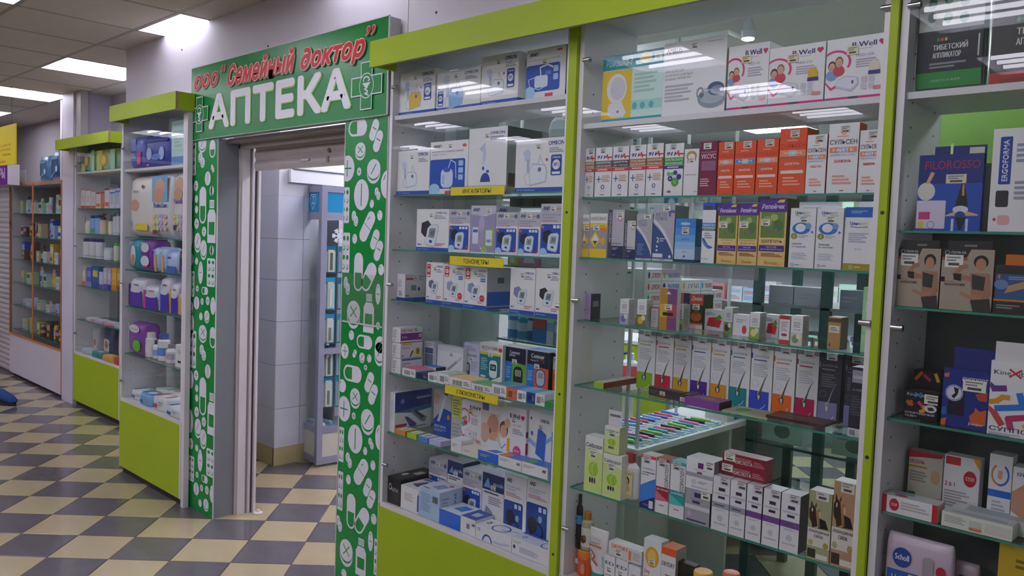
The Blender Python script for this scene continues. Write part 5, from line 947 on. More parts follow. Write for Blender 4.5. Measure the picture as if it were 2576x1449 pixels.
product('shampoo_box', 'slim white shampoo carton with a blue swirl', 'box', None, 3.033, .030, 1.591, .044, .055, .158, 0, front=plain(("r",.0,.67,1,.76,"3a86c8"),("t","ПЕРХОТАЛ",.04,.69,.96,.74,"e4ecf4",.02),("r",0,.61,1,.655,"3a6a50"),("t","ШАМПУНЬ",.1,.62,.9,.645,"d8e8d8"),("lines",.2,.46,.8,.58,3),("p",[(.0,.48),(.2,.46),(.5,.34),(.9,.30),(.6,.28),(.3,.32)],"2a4a8c"),("p",[(.0,.44),(.2,.42),(.5,.31),(.8,.28),(.5,.27),(.2,.33)],"5a8ac8"),("t","9",.06,.06,.16,.10,"3a4a9c"),("lines",.24,.065,.6,.09,1,"7a9cc8")), sideb='8c8684')
product('hair_oil_box', 'purple and tan burdock oil carton with a tilted price tag', 'box', None, 3.085, .030, 1.591, .063, .045, .177, 0, front=plain(("r",0,.80,1,1,"5a2f96"),("t","Репейник",.08,.845,.92,.92,"e8e4f0",.01,.25),("p",[(.62,.94),(.72,.98),(.92,.985),(.88,.94)],"e8c83a"),("r",.07,.42,.93,.80,"6a8a40"),("e",.3,.66,.18,.08,"8aa85a"),("e",.7,.6,.18,.09,"55763a"),("e",.55,.72,.14,.05,"a4b86a"),("e",.64,.54,.06,.03,"8a5a9c"),("e",.36,.52,.05,.025,"8a5a9c"),("r",.06,.32,.94,.42,"e8c88c"),("t","АКТИВНОЕ",.2,.385,.8,.41,"5a3a2a"),("t","МАСЛО",.3,.335,.7,.36,"5a3a2a"),("r",.04,.22,.96,.31,"4a2a8a"),("t","ПРОТИВ",.3,.27,.68,.295,"d8d0e4"),("t","ВЫПАДЕНИЯ ВОЛОС",.1,.235,.9,.26,"d8d0e4"),("lines",.12,.14,.9,.20,3,"a06a3a"),("t","Floresan",.25,.03,.75,.075,"a8783a",0,.25),("sticker",.08,.60)), base='e2bc78', sideb='d8b070')
product('hair_oil_box', 'purple and tan burdock concentrate carton', 'box', None, 3.151, .030, 1.591, .061, .045, .178, 0, front=plain(("r",0,.80,1,1,"5a2f96"),("t","Репейник",.08,.845,.92,.92,"e8e4f0",.01,.25),("p",[(.62,.94),(.72,.98),(.92,.985),(.88,.94)],"e8c83a"),("r",.07,.42,.93,.80,"6a8a40"),("e",.3,.66,.18,.08,"8aa85a"),("e",.7,.6,.18,.09,"55763a"),("e",.55,.72,.14,.05,"a4b86a"),("e",.64,.54,.06,.03,"8a5a9c"),("e",.36,.52,.05,.025,"8a5a9c"),("r",.06,.32,.94,.42,"e8c88c"),("t","КОНЦЕНТРАТ",.1,.375,.9,.41,"5a3a2a"),("t","ДЕНЬ-НОЧЬ",.14,.33,.86,.365,"5a3a2a"),("r",.04,.22,.96,.31,"4a2a8a"),("t","ПРОТИВ",.3,.27,.68,.295,"d8d0e4"),("t","ВЫПАДЕНИЯ ВОЛОС",.1,.235,.9,.26,"d8d0e4"),("lines",.12,.14,.9,.20,3,"a06a3a"),("t","Floresan",.25,.03,.75,.075,"a8783a",0,.25),("sticker",.08,.60)), base='e2bc78', sideb='d8b070')
product('shampoo_box', 'tallest purple and tan burdock shampoo carton', 'box', None, 3.215, .030, 1.591, .081, .075, .190, 0, front=plain(("r",0,.80,1,1,"5a2f96"),("t","Репейник",.08,.845,.92,.92,"e8e4f0",.01,.25),("p",[(.62,.94),(.72,.98),(.92,.985),(.88,.94)],"e8c83a"),("r",.07,.42,.93,.80,"6a8a40"),("e",.3,.66,.18,.08,"8aa85a"),("e",.7,.6,.18,.09,"55763a"),("e",.55,.72,.14,.05,"a4b86a"),("e",.64,.54,.06,.03,"8a5a9c"),("e",.36,.52,.05,.025,"8a5a9c"),("r",.06,.32,.94,.42,"e8c88c"),("t","ШАМПУНЬ",.12,.345,.88,.395,"5a3a2a",.02),("r",.04,.22,.96,.31,"4a2a8a"),("t","ПРОТИВ",.3,.27,.68,.295,"d8d0e4"),("t","ВЫПАДЕНИЯ ВОЛОС",.1,.235,.9,.26,"d8d0e4"),("lines",.12,.14,.9,.20,3,"a06a3a"),("t","Floresan",.25,.03,.75,.075,"a8783a",0,.25),("sticker",.08,.60)), base='e2bc78', sideb='6a5c50')
product('shampoo_box', 'white zinc shampoo carton with blue splash, beside the burdock shampoo', 'box', None, 3.307, .030, 1.591, .071, .045, .163, 0, front=plain(("t","Цинo",.18,.885,.52,.95,"2a4a9c",.02),("t","вит",.52,.895,.78,.935,"b0a884"),("line",[(.2,.875),(.4,.865),(.6,.875),(.8,.868)],.0015,"6a7aa4"),("e",.45,.66,.36,.10,"3a74c8"),("e",.72,.70,.12,.05,"6a9ad8"),("e",.42,.67,.2,.07,"e4e6ec"),("e",.18,.53,.13,.05,"8a9a3a"),("t","2",.14,.51,.22,.55,"e4e8d0"),("e",.88,.6,.05,.02,"5a90d4"),("lines",.35,.5,.75,.55,2,"b8c48a"),("t","Шампунь",.12,.385,.52,.42,"5a6a9c",.01),("t","от перхоти",.12,.335,.66,.365,"5a6a9c",.01),("lines",.12,.14,.7,.26,4,"c0c8d8"),("ring",.16,.05,.06,.025,"3a6aac",.3),("lines",.26,.04,.48,.06,1,"5a7ab0"),("sticker",.36,.76)))
product('shampoo_box', 'white zinc balm carton with blue splash, second of the pair', 'box', None, 3.381, .030, 1.591, .071, .045, .163, 0, front=plain(("t","Цинo",.18,.885,.52,.95,"2a4a9c",.02),("t","вит",.52,.895,.78,.935,"b0a884"),("line",[(.2,.875),(.4,.865),(.6,.875),(.8,.868)],.0015,"6a7aa4"),("e",.45,.66,.36,.10,"3a74c8"),("e",.72,.70,.12,.05,"6a9ad8"),("e",.42,.67,.2,.07,"e4e6ec"),("e",.18,.53,.13,.05,"8a9a3a"),("t","2",.14,.51,.22,.55,"e4e8d0"),("e",.88,.6,.05,.02,"5a90d4"),("lines",.35,.5,.75,.55,2,"b8c48a"),("t","Бальзам",.12,.385,.52,.42,"5a6a9c",.01),("t","от перхоти",.12,.335,.66,.365,"5a6a9c",.01),("lines",.12,.14,.7,.26,4,"c0c8d8"),("ring",.16,.05,.06,.025,"3a6aac",.3),("lines",.26,.04,.48,.06,1,"5a7ab0"),("sticker",.36,.76)))
product('shampoo_box', 'white carton with royal blue top and olive foot', 'box', None, 3.457, .030, 1.591, .073, .050, .165, 0, front=plain(("r",0,.84,1,1,"2a62b8"),("lines",.2,.9,.8,.95,2,"8ab0e0"),("t","Цинo",.18,.71,.52,.77,"2a4a9c",.02),("t","вит",.52,.72,.80,.755,"b0a884"),("line",[(.2,.695),(.45,.68),(.8,.69)],.002,"6a7aa4"),("lines",.15,.44,.85,.60,5,"a8aec0"),("t","pH 5.5",.4,.32,.62,.35,"7a8ab0"),("r",0,0,1,.11,"a0962a"),("ring",.28,.055,.06,.03,"e0dca8",.3),("lines",.4,.04,.66,.07,1,"d8d49c")), side=plain(("r",0,.84,1,1,"23508c"),("r",0,0,1,.11,"8a8228")))
# small aroma oils
product('hair_oil_box', 'purple-sided dark carton at the left end of the aroma oil shelf', 'box', None, 2.576, .060, 1.377, .025, .053, .089, 0, front=plain(("lines",.1,.2,.8,.9,12,"a890bc")), side=plain(("r",0,0,1,1,"3a3240"),("rr",.2,.5,.8,.72,"8a848c",.1)), base='b49cc4')
product('aroma_oil_box', 'small aroma oil carton with a lilac flower picture', 'box', 'small aroma oil cartons', 2.732, .049, 1.377, .034, .040, .083, 0, front=plain(("t","Oleos",.2,.85,.8,.90,"b0a8a0"),("lines",.2,.6,.85,.80,4,"a09aa0"),("t","219-00",.2,.50,.8,.56,"5a4a4a"),("r",0,0,1,.44,'a8b0c8'),("e",.4,.22,.3,.14,'7a6aa8'),("e",.7,.32,.22,.10,"d8e0c4")), sideb='c4c0bc', side=plain(("lines",.15,.2,.85,.85,10,"a8a49c")))
product('aroma_oil_box', 'small aroma oil carton with a yellow blossom picture', 'box', 'small aroma oil cartons', 2.799, .050, 1.377, .035, .040, .086, 0, front=plain(("t","Oleos",.2,.85,.8,.90,"b0a8a0"),("lines",.2,.6,.85,.80,4,"a09aa0"),("t","219-00",.2,.50,.8,.56,"5a4a4a"),("r",0,0,1,.44,'6a7a3a'),("e",.4,.22,.3,.14,'d8a83a'),("e",.7,.32,.22,.10,"d8e0c4")), sideb='c4c0bc', side=plain(("lines",.15,.2,.85,.85,10,"a8a49c")))
product('aroma_oil_box', 'small aroma oil carton with a purple lavender picture', 'box', 'small aroma oil cartons', 2.925, .073, 1.377, .031, .040, .080, 0, front=plain(("t","Oleos",.2,.85,.8,.90,"b0a8a0"),("lines",.2,.6,.85,.80,4,"a09aa0"),("t","219-00",.2,.50,.8,.56,"5a4a4a"),("r",0,0,1,.44,'8aa04a'),("e",.4,.22,.3,.14,'6a5a90'),("e",.7,.32,.22,.10,"d8e0c4")), sideb='c4c0bc', side=plain(("lines",.15,.2,.85,.85,10,"a8a49c")))
product('aroma_oil_box', 'small aroma oil carton with a dark berry picture', 'box', 'small aroma oil cartons', 3.065, .132, 1.377, .027, .040, .080, 0, front=plain(("t","Oleos",.2,.85,.8,.90,"b0a8a0"),("lines",.2,.6,.85,.80,4,"a09aa0"),("t","219-00",.2,.50,.8,.56,"5a4a4a"),("r",0,0,1,.44,'7a9a4a'),("e",.4,.22,.3,.14,'5a2a5a'),("e",.7,.32,.22,.10,"d8e0c4")), sideb='c4c0bc', side=plain(("lines",.15,.2,.85,.85,10,"a8a49c")))
product('aroma_oil_box', 'small aroma oil carton with a white and yellow lily picture', 'box', 'small aroma oil cartons', 3.180, .076, 1.377, .030, .040, .076, 0, front=plain(("t","Oleos",.2,.85,.8,.90,"b0a8a0"),("lines",.2,.6,.85,.80,4,"a09aa0"),("t","219-00",.2,.50,.8,.56,"5a4a4a"),("r",0,0,1,.44,'8ab04a'),("e",.4,.22,.3,.14,'e8dc8a'),("e",.7,.32,.22,.10,"d8e0c4")), sideb='c4c0bc', side=plain(("lines",.15,.2,.85,.85,10,"a8a49c")))
product('aroma_oil_box', 'small aroma oil carton with a grey-white blossom picture', 'box', 'small aroma oil cartons', 3.329, .022, 1.377, .033, .040, .083, 0, front=plain(("t","Oleos",.2,.85,.8,.90,"b0a8a0"),("lines",.2,.6,.85,.80,4,"a09aa0"),("t","219-00",.2,.50,.8,.56,"5a4a4a"),("r",0,0,1,.44,'c8ccb8'),("e",.4,.22,.3,.14,'8a9080'),("e",.7,.32,.22,.10,"d8e0c4")), sideb='c4c0bc', side=plain(("lines",.15,.2,.85,.85,10,"a8a49c")))
product('hair_oil_box', 'brown kraft carton with a white label near the lime strip', 'box', None, 3.424, .040, 1.377, .034, .050, .087, 0, front=plain(("r",0,.0,1,.84,"b08a58"),("r",.0,.84,1,.96,"5a4a3a"),("r",.1,.52,.9,.74,"dcd8d0"),("lines",.2,.56,.8,.7,3,"8a8478"),("p",[(.1,.1),(.3,.1),(.2,.22)],"6a4a2a")), base='a8845a', sideb='7a6248')
product('soap_box', 'white soap carton with a strawberry picture', 'box', None, 2.975, .166, 1.377, .070, .030, .066, 0, front=plain(("p",[(.15,.2),(.8,.15),(.9,.5),(.6,.66),(.25,.6)],"d8323c"),("e",.4,.34,.18,.16,"c82a36"),("p",[(.55,.6),(.8,.8),(.92,.6),(.7,.5)],"5aa03a"),("lines",.1,.7,.6,.88,3,"b0a8b8")))
product('soap_box', 'pale berry soap carton behind the aroma oils', 'box', None, 3.109, .107, 1.377, .053, .030, .064, 0, front=plain(("e",.7,.3,.14,.2,"c84a50"),("lines",.2,.6,.8,.8,2,"c0b8bc")))
product('soap_box', 'white soap carton with a raspberry picture', 'box', None, 3.189, .149, 1.377, .044, .030, .069, 0, front=plain(("p",[(.15,.2),(.8,.15),(.9,.5),(.6,.66),(.25,.6)],"d8323c"),("e",.4,.34,.18,.16,"c82a36"),("p",[(.55,.6),(.8,.8),(.92,.6),(.7,.5)],"5aa03a"),("lines",.1,.7,.6,.88,3,"b0a8b8")))
product('ointment_box', 'dark green and orange breathe-easy balm carton', 'box', None, 2.930, .153, 1.377, .048, .060, .110, 0, front=plain(("r",0,.7,1,1,"e0522a"),("t","Дыши",.1,.80,.92,.95,"e8d8d0",.02,.2),("r",0,.18,1,.70,"3a4a28"),("e",.5,.36,.4,.14,"c8641e"),("e",.5,.5,.2,.08,"8a4a2a"),("r",0,.13,1,.18,"e0522a"),("r",0,0,1,.13,"e0d8d0"),("sticker",.2,.56)), base='2c3a22')
product('ointment_box', 'white and red carton beside the blossom aroma oil', 'box', None, 3.296, .022, 1.377, .029, .040, .081, 0, front=plain(("r",0,.86,1,1,"b83a44"),("lines",.15,.45,.85,.8,5,"b0a8ac"),("r",0,.0,1,.16,"b83a44"),("e",.5,.33,.3,.05,"a83a4a")))
product('powder_box', 'narrow grey carton with a red stripe', 'box', None, 2.837, .074, 1.377, .026, .040, .067, 0, front=plain(("r",0,.9,1,.96,"c0303c"),("lines",.15,.2,.85,.8,6,"a8a0a8")), base='c4c0c4')
product('hanging_pack', 'orange and purple hanging pack behind the lavender aroma oil', 'pack', 'orange and purple hair dye packs', 2.893, .036, 1.377, .062, .020, .130, 0, front=plain(("r",0,.0,.45,1,"b8862a"),("r",.45,0,1,1,"7a4a7c"),("r",0,.30,1,.62,"b04a5c"),("r",0,.3,.45,.62,"d0a82a"),("p",[(.35,.86),(.65,.86),(.5,.93)],"e0e0e0"),("rr",.2,.34,.8,.42,"2a2228",.1),("sticker",.3,.48)))
product('hanging_pack', 'navy and orange hanging pack beside the green balm carton', 'pack', None, 2.873, .170, 1.377, .045, .020, .111, 0, front=plain(("r",0,.0,.5,1,"b8742a"),("r",.5,0,1,1,"3a3a6c"),("rr",.2,.3,.85,.7,"8a8a98",.1)))
product('green_box', 'tall pale green carton with a white code label against the lime strip', 'box', None, 3.504, .060, 1.377, .031, .060, .172, 0, front=plain(("r",.3,.62,.75,.76,"e4e4e0"),("lines",.34,.64,.72,.74,4,"5a5a5a"),("r",0,.28,1,.30,"8aba84")), base='a4d49c')
# hair-loss series
product('serum_box', 'tall carton with a bald head picture at the left end', 'box', None, 2.576, .050, 1.156, -.001, .062, .174, 0, front=plain(("lines",.1,.05,.9,.95,30,"b4aeb0")), side=plain(("r",0,0,1,.2,"4a3a30"),("r",.12,.74,.95,.84,"8a4a3a"),("t","Эксидерм",.1,.88,.92,.92,"4a3a3a"),("e",.5,.40,.32,.16,"5a4636"),("e",.5,.34,.27,.12,"c8946c"),("r",.3,.1,.75,.2,"7a9a4a"),("sticker",.2,.38)), base='d8d0cc')
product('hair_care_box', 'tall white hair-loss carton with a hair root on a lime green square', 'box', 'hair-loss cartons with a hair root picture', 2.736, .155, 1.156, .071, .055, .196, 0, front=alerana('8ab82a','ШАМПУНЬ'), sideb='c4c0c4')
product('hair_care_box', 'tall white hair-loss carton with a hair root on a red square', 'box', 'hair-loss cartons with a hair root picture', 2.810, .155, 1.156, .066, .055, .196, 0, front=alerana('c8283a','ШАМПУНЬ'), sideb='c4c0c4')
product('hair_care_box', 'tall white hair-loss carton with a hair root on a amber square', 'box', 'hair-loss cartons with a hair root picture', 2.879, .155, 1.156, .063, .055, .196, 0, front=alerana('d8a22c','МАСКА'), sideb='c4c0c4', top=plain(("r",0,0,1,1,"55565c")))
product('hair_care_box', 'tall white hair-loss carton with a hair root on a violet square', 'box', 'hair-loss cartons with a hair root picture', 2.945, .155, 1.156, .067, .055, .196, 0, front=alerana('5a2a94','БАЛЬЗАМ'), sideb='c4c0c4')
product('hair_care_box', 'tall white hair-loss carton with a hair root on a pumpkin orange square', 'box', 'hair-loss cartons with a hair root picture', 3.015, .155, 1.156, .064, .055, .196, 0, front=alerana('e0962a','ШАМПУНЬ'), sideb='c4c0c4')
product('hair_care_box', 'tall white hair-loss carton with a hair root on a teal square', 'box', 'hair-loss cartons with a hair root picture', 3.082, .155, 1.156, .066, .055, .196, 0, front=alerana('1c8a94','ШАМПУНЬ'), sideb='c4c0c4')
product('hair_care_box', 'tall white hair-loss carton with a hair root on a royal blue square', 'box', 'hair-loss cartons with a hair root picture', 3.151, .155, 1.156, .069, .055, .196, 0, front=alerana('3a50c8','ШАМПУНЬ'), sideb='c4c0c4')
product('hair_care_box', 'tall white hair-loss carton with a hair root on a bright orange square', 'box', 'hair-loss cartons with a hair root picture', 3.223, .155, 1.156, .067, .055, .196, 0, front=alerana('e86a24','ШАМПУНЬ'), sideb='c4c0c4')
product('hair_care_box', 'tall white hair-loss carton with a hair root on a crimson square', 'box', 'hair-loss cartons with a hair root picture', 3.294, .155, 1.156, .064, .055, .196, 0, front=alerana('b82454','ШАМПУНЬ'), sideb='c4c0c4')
product('hair_care_box', 'dark grey hair-loss carton with a lavender foot', 'box', None, 3.360, .155, 1.156, .063, .055, .196, 0, front=alerana("8a84ac","ШАМПУНЬ",True), base='3a3a44')
product('hair_care_box', 'second dark grey hair-loss carton, behind the spray carton', 'box', None, 3.435, .155, 1.156, .050, .055, .196, 0, front=alerana("7a78a4","ШАМПУНЬ",True), base='3a3a44')
product('spray_box', 'charcoal spray carton with a silver panel and barcode', 'box', None, 3.496, .030, 1.156, .038, .055, .183, 0, front=plain(("r",.1,.78,.95,.96,"9a9aa4"),("t","ALERANA",.16,.84,.88,.885,"d8d8de",.01),("t","5% СПРЕЙ",.16,.66,.84,.70,"9a9aa4",.01),("lines",.1,.3,.8,.6,8,"55555e"),("r",0,0,1,.12,"c8c8cc"),("barcode",.1,.02,.5,.1)), base='34333c')
product('mascara_box', 'long dark brown carton lying in front of the hair-loss cartons', 'box', None, 2.841, .075, 1.156, .135, .030, .028, -8, front=plain(("sticker",.34,.25,.022,.013,"d8cdb4"),("lines",.04,.3,.3,.7,2,"6a5a58")), base='43383a')
product('mascara_box', 'short dark carton with a white barcode beside the long brown one', 'box', None, 2.968, .055, 1.156, .040, .070, .026, 0, front=plain(("r",.05,.1,.95,.6,"dcd8d8"),("barcode",.15,.15,.85,.5)), base='43383a', sideb='52454a', topb='52454a')
product('dye_box', 'flat purple carton lying in front of the hair-loss cartons', 'box', None, 3.001, .030, 1.156, .118, .075, .024, 0, front=None, base='8a4a9c', topb='7c4a94', sideb='4a3440', top=plain(("e",.5,.5,.2,.2,"b88a4a"),("lines",.1,.3,.4,.7,3,"b48ac0")))
product('dye_box', 'lime and brown tube carton lying at the left of the hair-loss shelf', 'box', None, 2.652, .030, 1.156, .040, .190, .020, 0, front=None, base='9ac02a', sideb='8a3c34', topb='b8b8ac')
product('leaflet', 'flat green leaflet under the brown folder', 'leaflet', None, 3.129, .030, 1.156, .142, .100, .006, 0, front=None, base='a8b490', top=plain(("e",.3,.5,.15,.3,"6a9a4a"),("lines",.5,.2,.9,.8,4,"c8946a")))
product('folder', 'flat dark brown folder lying in front of the crimson carton', 'folder', None, 3.267, .028, 1.164, .164, .090, .008, 0, front=None, base='4a2f30', top=plain(("lines",.35,.4,.7,.6,2,"8a6a5a")))
# medicated shampoos, lower shelf
product('shampoo_box', 'tall pale green medicated shampoo carton', 'box', None, 2.633, .022, .803, .074, .050, .189, 0, front=sebozol, base='e6e6dc', topb='dcd8d8')
product('shampoo_box', 'pale green medicated shampoo carton under the hanging one', 'box', None, 2.710, .022, .803, .075, .050, .145, 0, front=sebozol, base='e6e6dc')
tabbox = product('shampoo_box', 'small pale green shampoo pack with a hanging tab, on top of another', 'box', None, 2.710, .024, .950, .060, .040, .089, 0, front=sebozol, base='e6e6dc', sideb='c8c89c')
b = B(); b.box(.012, .066, .002, .003, 0, .055, M('d8d4d8')); b.box(.018, .060, .0012, .002, .034, .042, M('7a7678')); tb = b.build('hanging_tab', tabbox, (0, 0, .089))
product('shampoo_box', 'white and blue psoriasis shampoo carton with figure 1', 'box', None, 2.861, .022, .803, .055, .050, .172, 0, front=psoril("e04a40","3a84d8","2a3474","","",False,"1"), topb='d8d4d4')
product('shampoo_box', 'white and maroon psoriasis shampoo carton with vertical lettering', 'box', None, 2.919, .022, .803, .047, .050, .174, 0, front=psoril("a84a48","9c2a3c","dc6a8a","ДЕГТЯРНЫЙ",""), topb='b05a54')
product('shampoo_box', 'white and teal psoriasis shampoo carton with vertical lettering', 'box', None, 2.970, .022, .803, .052, .050, .175, 0, front=psoril("4ab0b0","1f9a98","4ac0bc","Zn-БАЛАНС",""), topb='7ac0bc')
product('serum_box', 'silver hair-serum carton under a white one', 'box', None, 3.025, .022, .803, .085, .060, .103, 0, front=plain(("r",.36,.78,.62,.92,"4a2c6c"),("sticker",.64,.78,.03,.03),("lines",.2,.70,.85,.74,1,"8a8a90"),("r",.3,.60,.60,.68,"4a2c6c"),("r",0,.42,1,.54,"d4d4d8"),("lines",.3,.36,.9,.40,1),("e",.2,.26,.07,.08,"b8b0c8"),("r",.1,.06,.86,.11,"5a3a78")), base='a4a4a8', sideb='3a3040')
product('serum_box', 'white hair-serum carton stacked on the silver one', 'box', None, 3.024, .022, .907, .094, .070, .095, 0, front=plain(("r",.42,.70,.62,.88,"6a2a78"),("t","СЕЛЕНЦИН",.3,.62,.72,.67,"7a7a84"),("r",.4,.52,.58,.59,"8a3a7c"),("r",0,.40,1,.53,"a4a4ac"),("e",.3,.24,.1,.09,"d0ccd0"),("lines",.45,.2,.8,.3,2),("r",.2,.06,.8,.12,"c4c4cc"),("sticker",.68,.70,.03,.028)), topb='c8c6c8', sideb='8a8490')
product('hair_tonic_box', 'first white hair tonic carton with grey band', 'box', 'white hair tonic cartons', 3.116, .022, .803, .056, .055, .162, 0, front=selencin('a4a4ac'), topb='d0ced2', sideb='37303e')
product('hair_tonic_box', 'second white hair tonic carton with grey band', 'box', 'white hair tonic cartons', 3.174, .022, .803, .049, .055, .162, 0, front=selencin('9c9ca8'), topb='d0ced2', sideb='37303e')
product('hair_tonic_box', 'first white hair tonic carton with purple band', 'box', 'white hair tonic cartons', 3.226, .022, .803, .047, .055, .162, 0, front=selencin('7a4a98'), topb='d0ced2', sideb='37303e')
product('hair_tonic_box', 'second white hair tonic carton with purple band', 'box', 'white hair tonic cartons', 3.277, .022, .803, .050, .055, .162, 0, front=selencin('7a4a98'), topb='d0ced2', sideb='37303e')
product('hair_tonic_box', 'third white hair tonic carton with purple band and dark side', 'box', 'white hair tonic cartons', 3.330, .022, .803, .054, .055, .162, 0, front=selencin('7a5298'), topb='d0ced2', sideb='37303e')
product('ampoule_box', 'lower dark red ampoule carton lying on the hair tonic cartons', 'box', None, 3.121, .052, .967, .143, .050, .033, 0, front=plain(("sticker",.04,.3,.035,.022),("t","НИКОТИНОВАЯ",.30,.58,.66,.76,"d8b8bc"),("t","КИСЛОТА",.30,.2,.70,.54,"e4d0d4",.02),("lines",.72,.2,.97,.7,3,"b87a84")), base='8c1f30', topb='7c1c2c')
product('ampoule_box', 'upper dark red ampoule carton lying on the hair tonic cartons', 'box', None, 3.127, .052, 1.000, .138, .050, .033, 0, front=plain(("sticker",.04,.3,.035,.022),("t","НИКОТИНОВАЯ",.30,.58,.66,.76,"d8b8bc"),("t","КИСЛОТА",.30,.2,.70,.54,"e4d0d4",.02),("lines",.72,.2,.97,.7,3,"b87a84")), base='8c1f30', topb='7c1c2c')
product('shampoo_box', 'sage green horse-power shampoo carton', 'box', None, 3.408, .022, .803, .062, .050, .189, 0, front=plain(("r",0,.46,1,1,'a4a880'),("e",.18,.66,.16,.12,"4a2c1c"),("p",[(.02,.72),(.14,.80),(.3,.76),(.42,.5),(.2,.46)],"3c2416"),("p",[(.08,.78),(.1,.86),(.18,.79)],"3c2416"),("p",[(.26,.78),(.34,.84),(.34,.76)],"3c2416"),("e",.16,.72,.03,.03,"d8d4cc"),("e",.46,.68,.10,.07,"a87a4a"),("e",.5,.67,.06,.05,"d8ac8c"),("p",[(.5,.62),(.76,.6),(.9,.48),(.46,.47)],"1e1c1e"),("p",[(.4,.66),(.44,.5),(.54,.48),(.5,.62)],"9a6c3c"),("r",0,.0,1,.46,"dcd6cc"),("t","ЛОШАДИНАЯ",.04,.39,.94,.435,"4a4444",.03),("t","СИЛА",.30,.33,.70,.375,"4a4444",.03),("e",.16,.25,.12,.04,"b8b07a"),("e",.82,.24,.12,.045,"a89a48"),("r",0,.0,1,.20,'a4a880'),("r",.04,.03,.40,.16,"3a342c"),("r",.42,.03,.92,.10,"e0dcd4"),("sticker",.30,.88,.035,.03,"d8d0cc")), base='a4a880', topb='c8c0b8')
product('shampoo_box', 'tan horse-power balm carton', 'box', None, 3.473, .022, .803, .061, .050, .230, 0, front=plain(("r",0,.46,1,1,'b89070'),("e",.18,.66,.16,.12,"4a2c1c"),("p",[(.02,.72),(.14,.80),(.3,.76),(.42,.5),(.2,.46)],"3c2416"),("p",[(.08,.78),(.1,.86),(.18,.79)],"3c2416"),("p",[(.26,.78),(.34,.84),(.34,.76)],"3c2416"),("e",.16,.72,.03,.03,"d8d4cc"),("e",.46,.68,.10,.07,"a87a4a"),("e",.5,.67,.06,.05,"d8ac8c"),("p",[(.5,.62),(.76,.6),(.9,.48),(.46,.47)],"1e1c1e"),("p",[(.4,.66),(.44,.5),(.54,.48),(.5,.62)],"9a6c3c"),("r",0,.0,1,.46,"dcd6cc"),("t","ЛОШАДИНАЯ",.04,.39,.94,.435,"4a4444",.03),("t","СИЛА",.30,.33,.70,.375,"4a4444",.03),("e",.16,.25,.12,.04,"b8b07a"),("e",.82,.24,.12,.045,"a89a48"),("r",0,.0,1,.20,'b89070'),("r",.04,.03,.40,.16,"3a342c"),("r",.42,.03,.92,.10,"e0dcd4"),("sticker",.30,.88,.035,.03,"d8d0cc")), base='b89070', topb='c8c0b8')
# bottles among the shampoos
bottle('shampoo_bottle', 'white shampoo bottle with a woman on its cream label and a red cap', 'bottle', None, 2.784, .075, .803, .036, .153, 'shampoo', 'e6e4e8', 'b03a34', band=None, flat=0.55, printer=plain(("r",-.1,.06,1.1,.62,"d8cf86"),("r",-.03,.1,1.03,.58,"e8dfa6"),("e",.45,.40,.3,.1,"3a2a20"),("e",.47,.38,.2,.08,"d8a88c"),("e",.5,.24,.32,.08,"d8b89c"),("t","крапива",.1,.52,.9,.57,"4a4a2a",0,.2)))
bottle('cream_jar', 'orange jar of anti-cellulite cream', 'jar', None, 2.608, .082, .488, .032, .089, 'jar', 'e8641e', 'ee8a2a', band=None, flat=0.95, printer=plain(("rr",.35,.1,1.1,.62,"e8502a",.2),("e",.8,.32,.25,.2,"d89a74"),("rr",.0,.45,.3,.66,"d8cdb4",.1),("e",.4,.5,.1,.06,"5aa0d0")))
bottle('conditioner_bottle', 'black bottle with a blue label standing on the orange jar', 'bottle', None, 2.588, .064, .578, .012, .190, 'slim', '1c1c20', '16161a', band=(0.46, 0.62, '3a8ac8'), flat=0.85, printer=None)
bottle('oil_bottle', 'clear oil bottle with an amber cap on the orange jar', 'bottle', None, 2.614, .077, .578, .023, .133, 'slim', 'b8b490', 'c07a24', band=(0.1, 0.6, 'e0dcd4'), flat=0.9, printer=plain(("e",.5,.3,.4,.1,"6a3a24"),("e",.7,.36,.2,.06,"5a8a3a")))
bottle('cream_tube', 'white and teal cream tube standing on its cap', 'tube', None, 2.672, .070, .488, .040, .179, 'tube', 'e4e0e0', '2a9c94', band=(0.3, 0.5, '5ab4a8'), flat=0.5, printer=plain(("t","ORANGE",.05,.80,.95,.87,"b0a0a0"),("r",.0,.68,1,.71,"e05a2a"),("line",[(.2,.6),(.5,.5),(.3,.42),(.7,.34)],.006,"c8504a"),("lines",.1,.72,.9,.78,2)))
product('deodorant_box', 'white carton marked with two large black letters, left one of a pair', 'box', None, 2.706, .060, .488, .042, .050, .105, 0, front=plain(("t","ED",.08,.70,.92,.80,"3a3a40",.03),("sticker",.15,.45),("lines",.1,.1,.8,.4,4,"c8a8a0")))
product('deodorant_box', 'white carton marked with two large black letters, right one of a pair', 'box', None, 2.752, .060, .488, .049, .050, .105, 0, front=plain(("t","ED",.08,.70,.92,.80,"3a3a40",.03),("sticker",.15,.45),("lines",.1,.1,.8,.4,4,"c8a8a0")))
product('deodorant_box', 'small white carton with a tag below the lying orange-print carton', 'box', None, 2.804, .060, .488, .046, .050, .100, 0, front=plain(("sticker",.2,.55),("lines",.1,.1,.8,.4,4,"c8a8a0")))
product('deodorant_box', 'white carton with orange print lying on three others', 'box', None, 2.718, .062, .595, .132, .045, .046, 0, front=plain(("t","DRYDRY",.1,.62,.6,.9,"e05a34",.02,0),("sticker",.2,.1,.03,.025),("r",.62,.1,.7,.8,"e8845a"),("lines",.75,.2,.98,.8,4,"b8a8a8")), base='dcd8d6')
